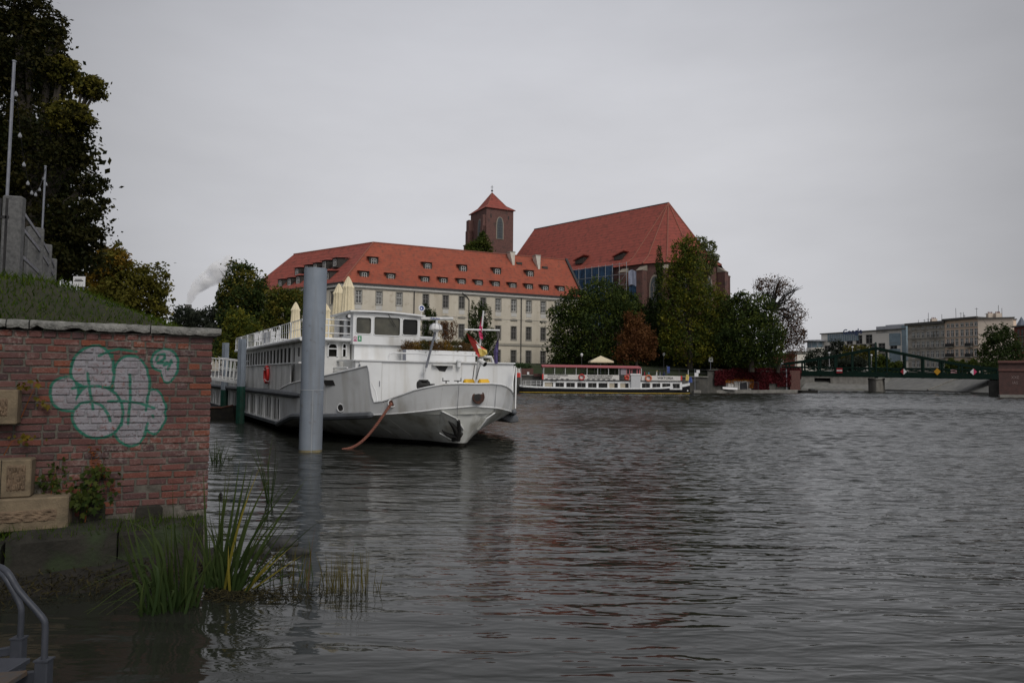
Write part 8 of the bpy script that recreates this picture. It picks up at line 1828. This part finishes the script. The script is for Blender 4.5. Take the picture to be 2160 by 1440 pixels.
# shrubs and conifers before the cream building
mb_ = 'conifers before the cream building'
tree('yew_conifer', 'dark green bushy conifer before the windows right of the flags', 114, [(1012, 715, 34, 55), (1003, 665, 17, 36), (1025, 670, 15, 34), (990, 735, 24, 36), (1035, 730, 18, 40), (1014, 650, 8, 20)], 1012, 4.2, 6000, .17, 'leaf_deep', .2, mb_, 18, .15, .5, cat='conifer')
tree('yew_conifer', 'dark green pointed conifer just right of the round badge', 108, [(905, 690, 20, 40), (898, 660, 10, 26), (915, 680, 10, 24), (905, 730, 24, 30)], 905, 4.0, 3200, .16, 'leaf_deep', .18, mb_, 16, .15, .5, cat='conifer')
tree('red_shrub', 'thin reddish shrub between the two dark conifers', 110, [(945, 700, 16, 26), (958, 690, 10, 22), (935, 690, 12, 18), (950, 725, 18, 22)], 948, 4.0, 900, .15, 'leaf_rust', .1, None, 14, .22, .5, cat='shrub')
tree('ivy_tree', 'green treetop rising above the roof before the tower', 158, [(1010, 520, 24, 22), (1020, 505, 12, 18), (992, 525, 12, 18), (1030, 530, 12, 16)], 1010, 5.0, 2200, .28, 'leaf_mid', .4, None, 14)
# left bank trees upstream
lf = 'trees upstream on the left bank'
tree('tall_oak', 'tall dark green tree left of the red roof', 84, [(512, 640, 50, 58), (505, 585, 34, 36), (540, 620, 34, 48), (480, 625, 26, 36), (525, 700, 60, 42), (478, 670, 20, 26)], 512, 2.5, 8500, .24, 'leaf_deep', .4, lf, 18, second=('leaf_olive', .25, None))
tree('green_tree', 'rounded olive green tree at the left end of the red roof', 78, [(605, 655, 42, 50), (590, 630, 28, 28), (625, 640, 28, 36), (600, 710, 52, 40), (570, 670, 22, 36)], 605, 2.5, 6500, .20, 'leaf_mid', .3, lf, 18, second=('leaf_olive', .35, None))
tree('yellow_tree', 'yellowish green bushy tree above the ship stern', 60, [(512, 700, 42, 42), (495, 680, 24, 34), (535, 715, 34, 34), (520, 745, 56, 30), (480, 720, 22, 34)], 512, 2.0, 5500, .15, 'leaf_yellowgreen', .22, lf, 16, second=('leaf_mid', .4, None))
tree('far_tree', 'distant dark tree right of the olive yellow one', 120, [(392, 668, 26, 26), (375, 675, 18, 22), (410, 680, 20, 24), (395, 705, 40, 30)], 392, 2.5, 3000, .28, 'leaf_far', .3, lf, 14)
tree('far_tree', 'distant grey green tree with gaps under the smoke plume', 115, [(440, 668, 30, 28), (462, 675, 18, 28), (425, 680, 20, 24), (445, 710, 36, 30)], 442, 2.5, 2700, .27, 'leaf_far', .3, lf, 14)
tree('riverside_bush', 'low dark bush at the water behind the gangway', 70, [(465, 725, 26, 26), (448, 740, 22, 20), (490, 745, 22, 20)], 465, 1.0, 2200, .16, 'leaf_deep', .1, None, 12, cat='bush')
tree('poplar_oak', 'olive yellow tree behind the grass slope', 36, [(265, 610, 70, 62), (235, 560, 46, 40), (320, 590, 42, 42), (340, 640, 28, 40), (215, 620, 46, 60), (300, 660, 60, 34), (250, 530, 20, 20), (240, 650, 70, 50)], 262, 3.6, 24000, .08, 'leaf_olive', .30, lf, 20, .17, .45, second=('leaf_gold', .2, [1, 4]))
# big maple overhanging the bank
def maple():
    Y = 21.5
    tree('maple_tree', 'huge dark maple filling the upper left corner', Y, [(70, 330, 120, 130), (60, 120, 90, 110), (110, 60, 40, 45), (130, 150, 36, 36), (190, 185, 38, 26), (150, 250, 48, 40), (160, 320, 40, 36), (190, 390, 42, 30), (200, 430, 36, 22), (150, 470, 76, 60), (120, 550, 90, 50), (30, 0, 70, 80), (-60, 250, 130, 220), (185, 500, 42, 34), (-80, 480, 140, 120), (30, 470, 110, 90)], 60, 4.2, 85000, .058, 'leaf_maple', .38, None, 26, .17, .35, .9, second=('leaf_olive', .06, [3, 4, 5]), limbs=4)
    leaf_mass('inner_foliage', [(np.array(P(x, y, Y+1.5)), rx/1440*Y, 2.2, ry/1440*Y) for x, y, rx, ry in ((70, 340, 100, 120), (50, 130, 70, 90), (110, 520, 80, 60), (20, 480, 90, 90))], 9000, .13, 'leaf_maple', bpy.data.objects['maple_tree'], 22, .3, .1)
maple()
# right bank
rb = 'trees on the right bank'
tree('plane_tree', 'broad dark green tree before the blank gable on the right', 150, [(2110, 740, 40, 46), (2100, 705, 28, 26), (2130, 725, 24, 40), (2085, 745, 22, 30), (2110, 775, 50, 24), (2150, 770, 30, 24)], 2110, 4.2, 5000, .30, 'leaf_deep', .4, rb, 16)
for i, (px, py, rx, ry, Y, mt, lb) in enumerate(((1725, 755, 28, 22, 205, 'leaf_far', 'hazy grey green tree behind the left half of the bridge'), (1765, 745, 22, 30, 210, 'leaf_far', 'taller dark tree before the office block'), (1815, 745, 34, 22, 200, 'leaf_olive', 'brownish tree before the office windows'), (1795, 765, 34, 18, 190, 'leaf_far', 'low tree behind the bridge railing'), (1860, 768, 22, 20, 180, 'leaf_mid', 'small green tree beside the bridge peak'), (1890, 775, 18, 16, 176, 'leaf_mid', 'small green tree right of the bridge peak'), (2006, 772, 12, 16, 180, 'leaf_mid', 'young tree before the tenements, leftmost'), (2028, 772, 11, 15, 180, 'leaf_mid', 'young tree before the tenements, middle one'), (2052, 772, 12, 16, 178, 'leaf_mid', 'young tree before the tenements, rightmost'))):
    tree('street_tree', lb, Y, [(px, py, rx, ry), (px-rx*.5, py+ry*.3, rx*.6, ry*.7), (px+rx*.5, py+ry*.2, rx*.6, ry*.75), (px, py+ry*.7, rx*.9, ry*.5)], px, 4.2, 1700, .36, mt, .25, rb, 12)
# promenade lamps behind the bridge
for px, y0, Y, lb in ((1749, 745, 178, 'slim street lamp behind the bridge, left one'), (1798, 733, 178, 'taller slim street lamp behind the bridge'), (1838, 750, 180, 'slim street lamp nearest the bridge peak')):
    t = P(px, y0, Y); root = thing('street_lamp', lb, 'street lamp', Vector((t.x, Y, 4.0)), 'street lamps behind the bridge'); m = MB(); m.tube([(t.x, Y, 4.0), (t.x, Y, t.z)], .09, 6); m.build('post', 'scaffold_tube', root); m = MB(); m.lathe([(.08, -.1), (.32, .05), (.3, .25), (.05, .35)], t, 8); m.build('lamp_head', 'sign_white', root)
# island shrubs under the trees to close the view at ground level
for i, (px, rx, lb) in enumerate(((1215, 60, 'low dark undergrowth below the broad dark tree'), (1345, 60, 'low dark undergrowth below the rust brown tree'), (1450, 60, 'low dark undergrowth below the tall yellowish tree'), (1570, 70, 'low dark undergrowth below the dense dark tree'))):
    tree('undergrowth', lb, 128, [(px, 768, rx, 16), (px-rx*.5, 764, rx*.5, 16), (px+rx*.5, 765, rx*.5, 15)], px, 4.6, 3200, .26, 'leaf_deep', .06, 'undergrowth on the island', 16, cat='bush', limbs=1)

# ================================================================== steam plume from a far chimney
def plume():
    Y = 700; m = bpy.data.materials.new('steam'); m.use_nodes = True; nt = m.node_tree; nt.nodes.clear(); N = nt.nodes.new; L = nt.links.new
    out = N('ShaderNodeOutputMaterial'); pv = N('ShaderNodeVolumePrincipled'); pv.inputs['Color'].default_value = (1, 1, 1, 1); tc = N('ShaderNodeTexCoord'); n = N('ShaderNodeTexNoise'); n.inputs['Scale'].default_value = .09; n.inputs['Detail'].default_value = 4; L(tc.outputs['Object'], n.inputs['Vector'])
    r = N('ShaderNodeMapRange'); r.inputs['From Min'].default_value = .42; r.inputs['From Max'].default_value = .68; r.inputs['To Max'].default_value = 1.0; L(n.outputs['Fac'], r.inputs['Value']); L(r.outputs[0], pv.inputs['Density']); L(pv.outputs[0], out.inputs['Volume'])
    bm = bmesh.new()
    path = [(398, 640, 5), (405, 622, 10), (416, 606, 14), (430, 594, 17), (446, 586, 20), (462, 572, 22), (480, 560, 22), (496, 552, 18)]
    mbx = MB(); pts = [P(x, y, Y) for x, y, _ in path]; mbx.tube(pts, [s/1440*Y for _, _, s in path], 14)
    o = mbx.build('steam_plume', m, None, smooth='all'); tag(o, 'white steam plume rising far off behind the left trees', 'steam', kind='stuff')
    b = P(397, 655, Y+6); root = thing('far_chimney', 'distant chimney stack at the foot of the steam plume', 'chimney', Vector((b.x, b.y, 0))); mm = MB(); mm.tube([(b.x, b.y, 0), (b.x, b.y, P(397, 641, Y).z)], [5, 3.2], 12); mm.build('stack', 'concrete', root, smooth=True)
plume()
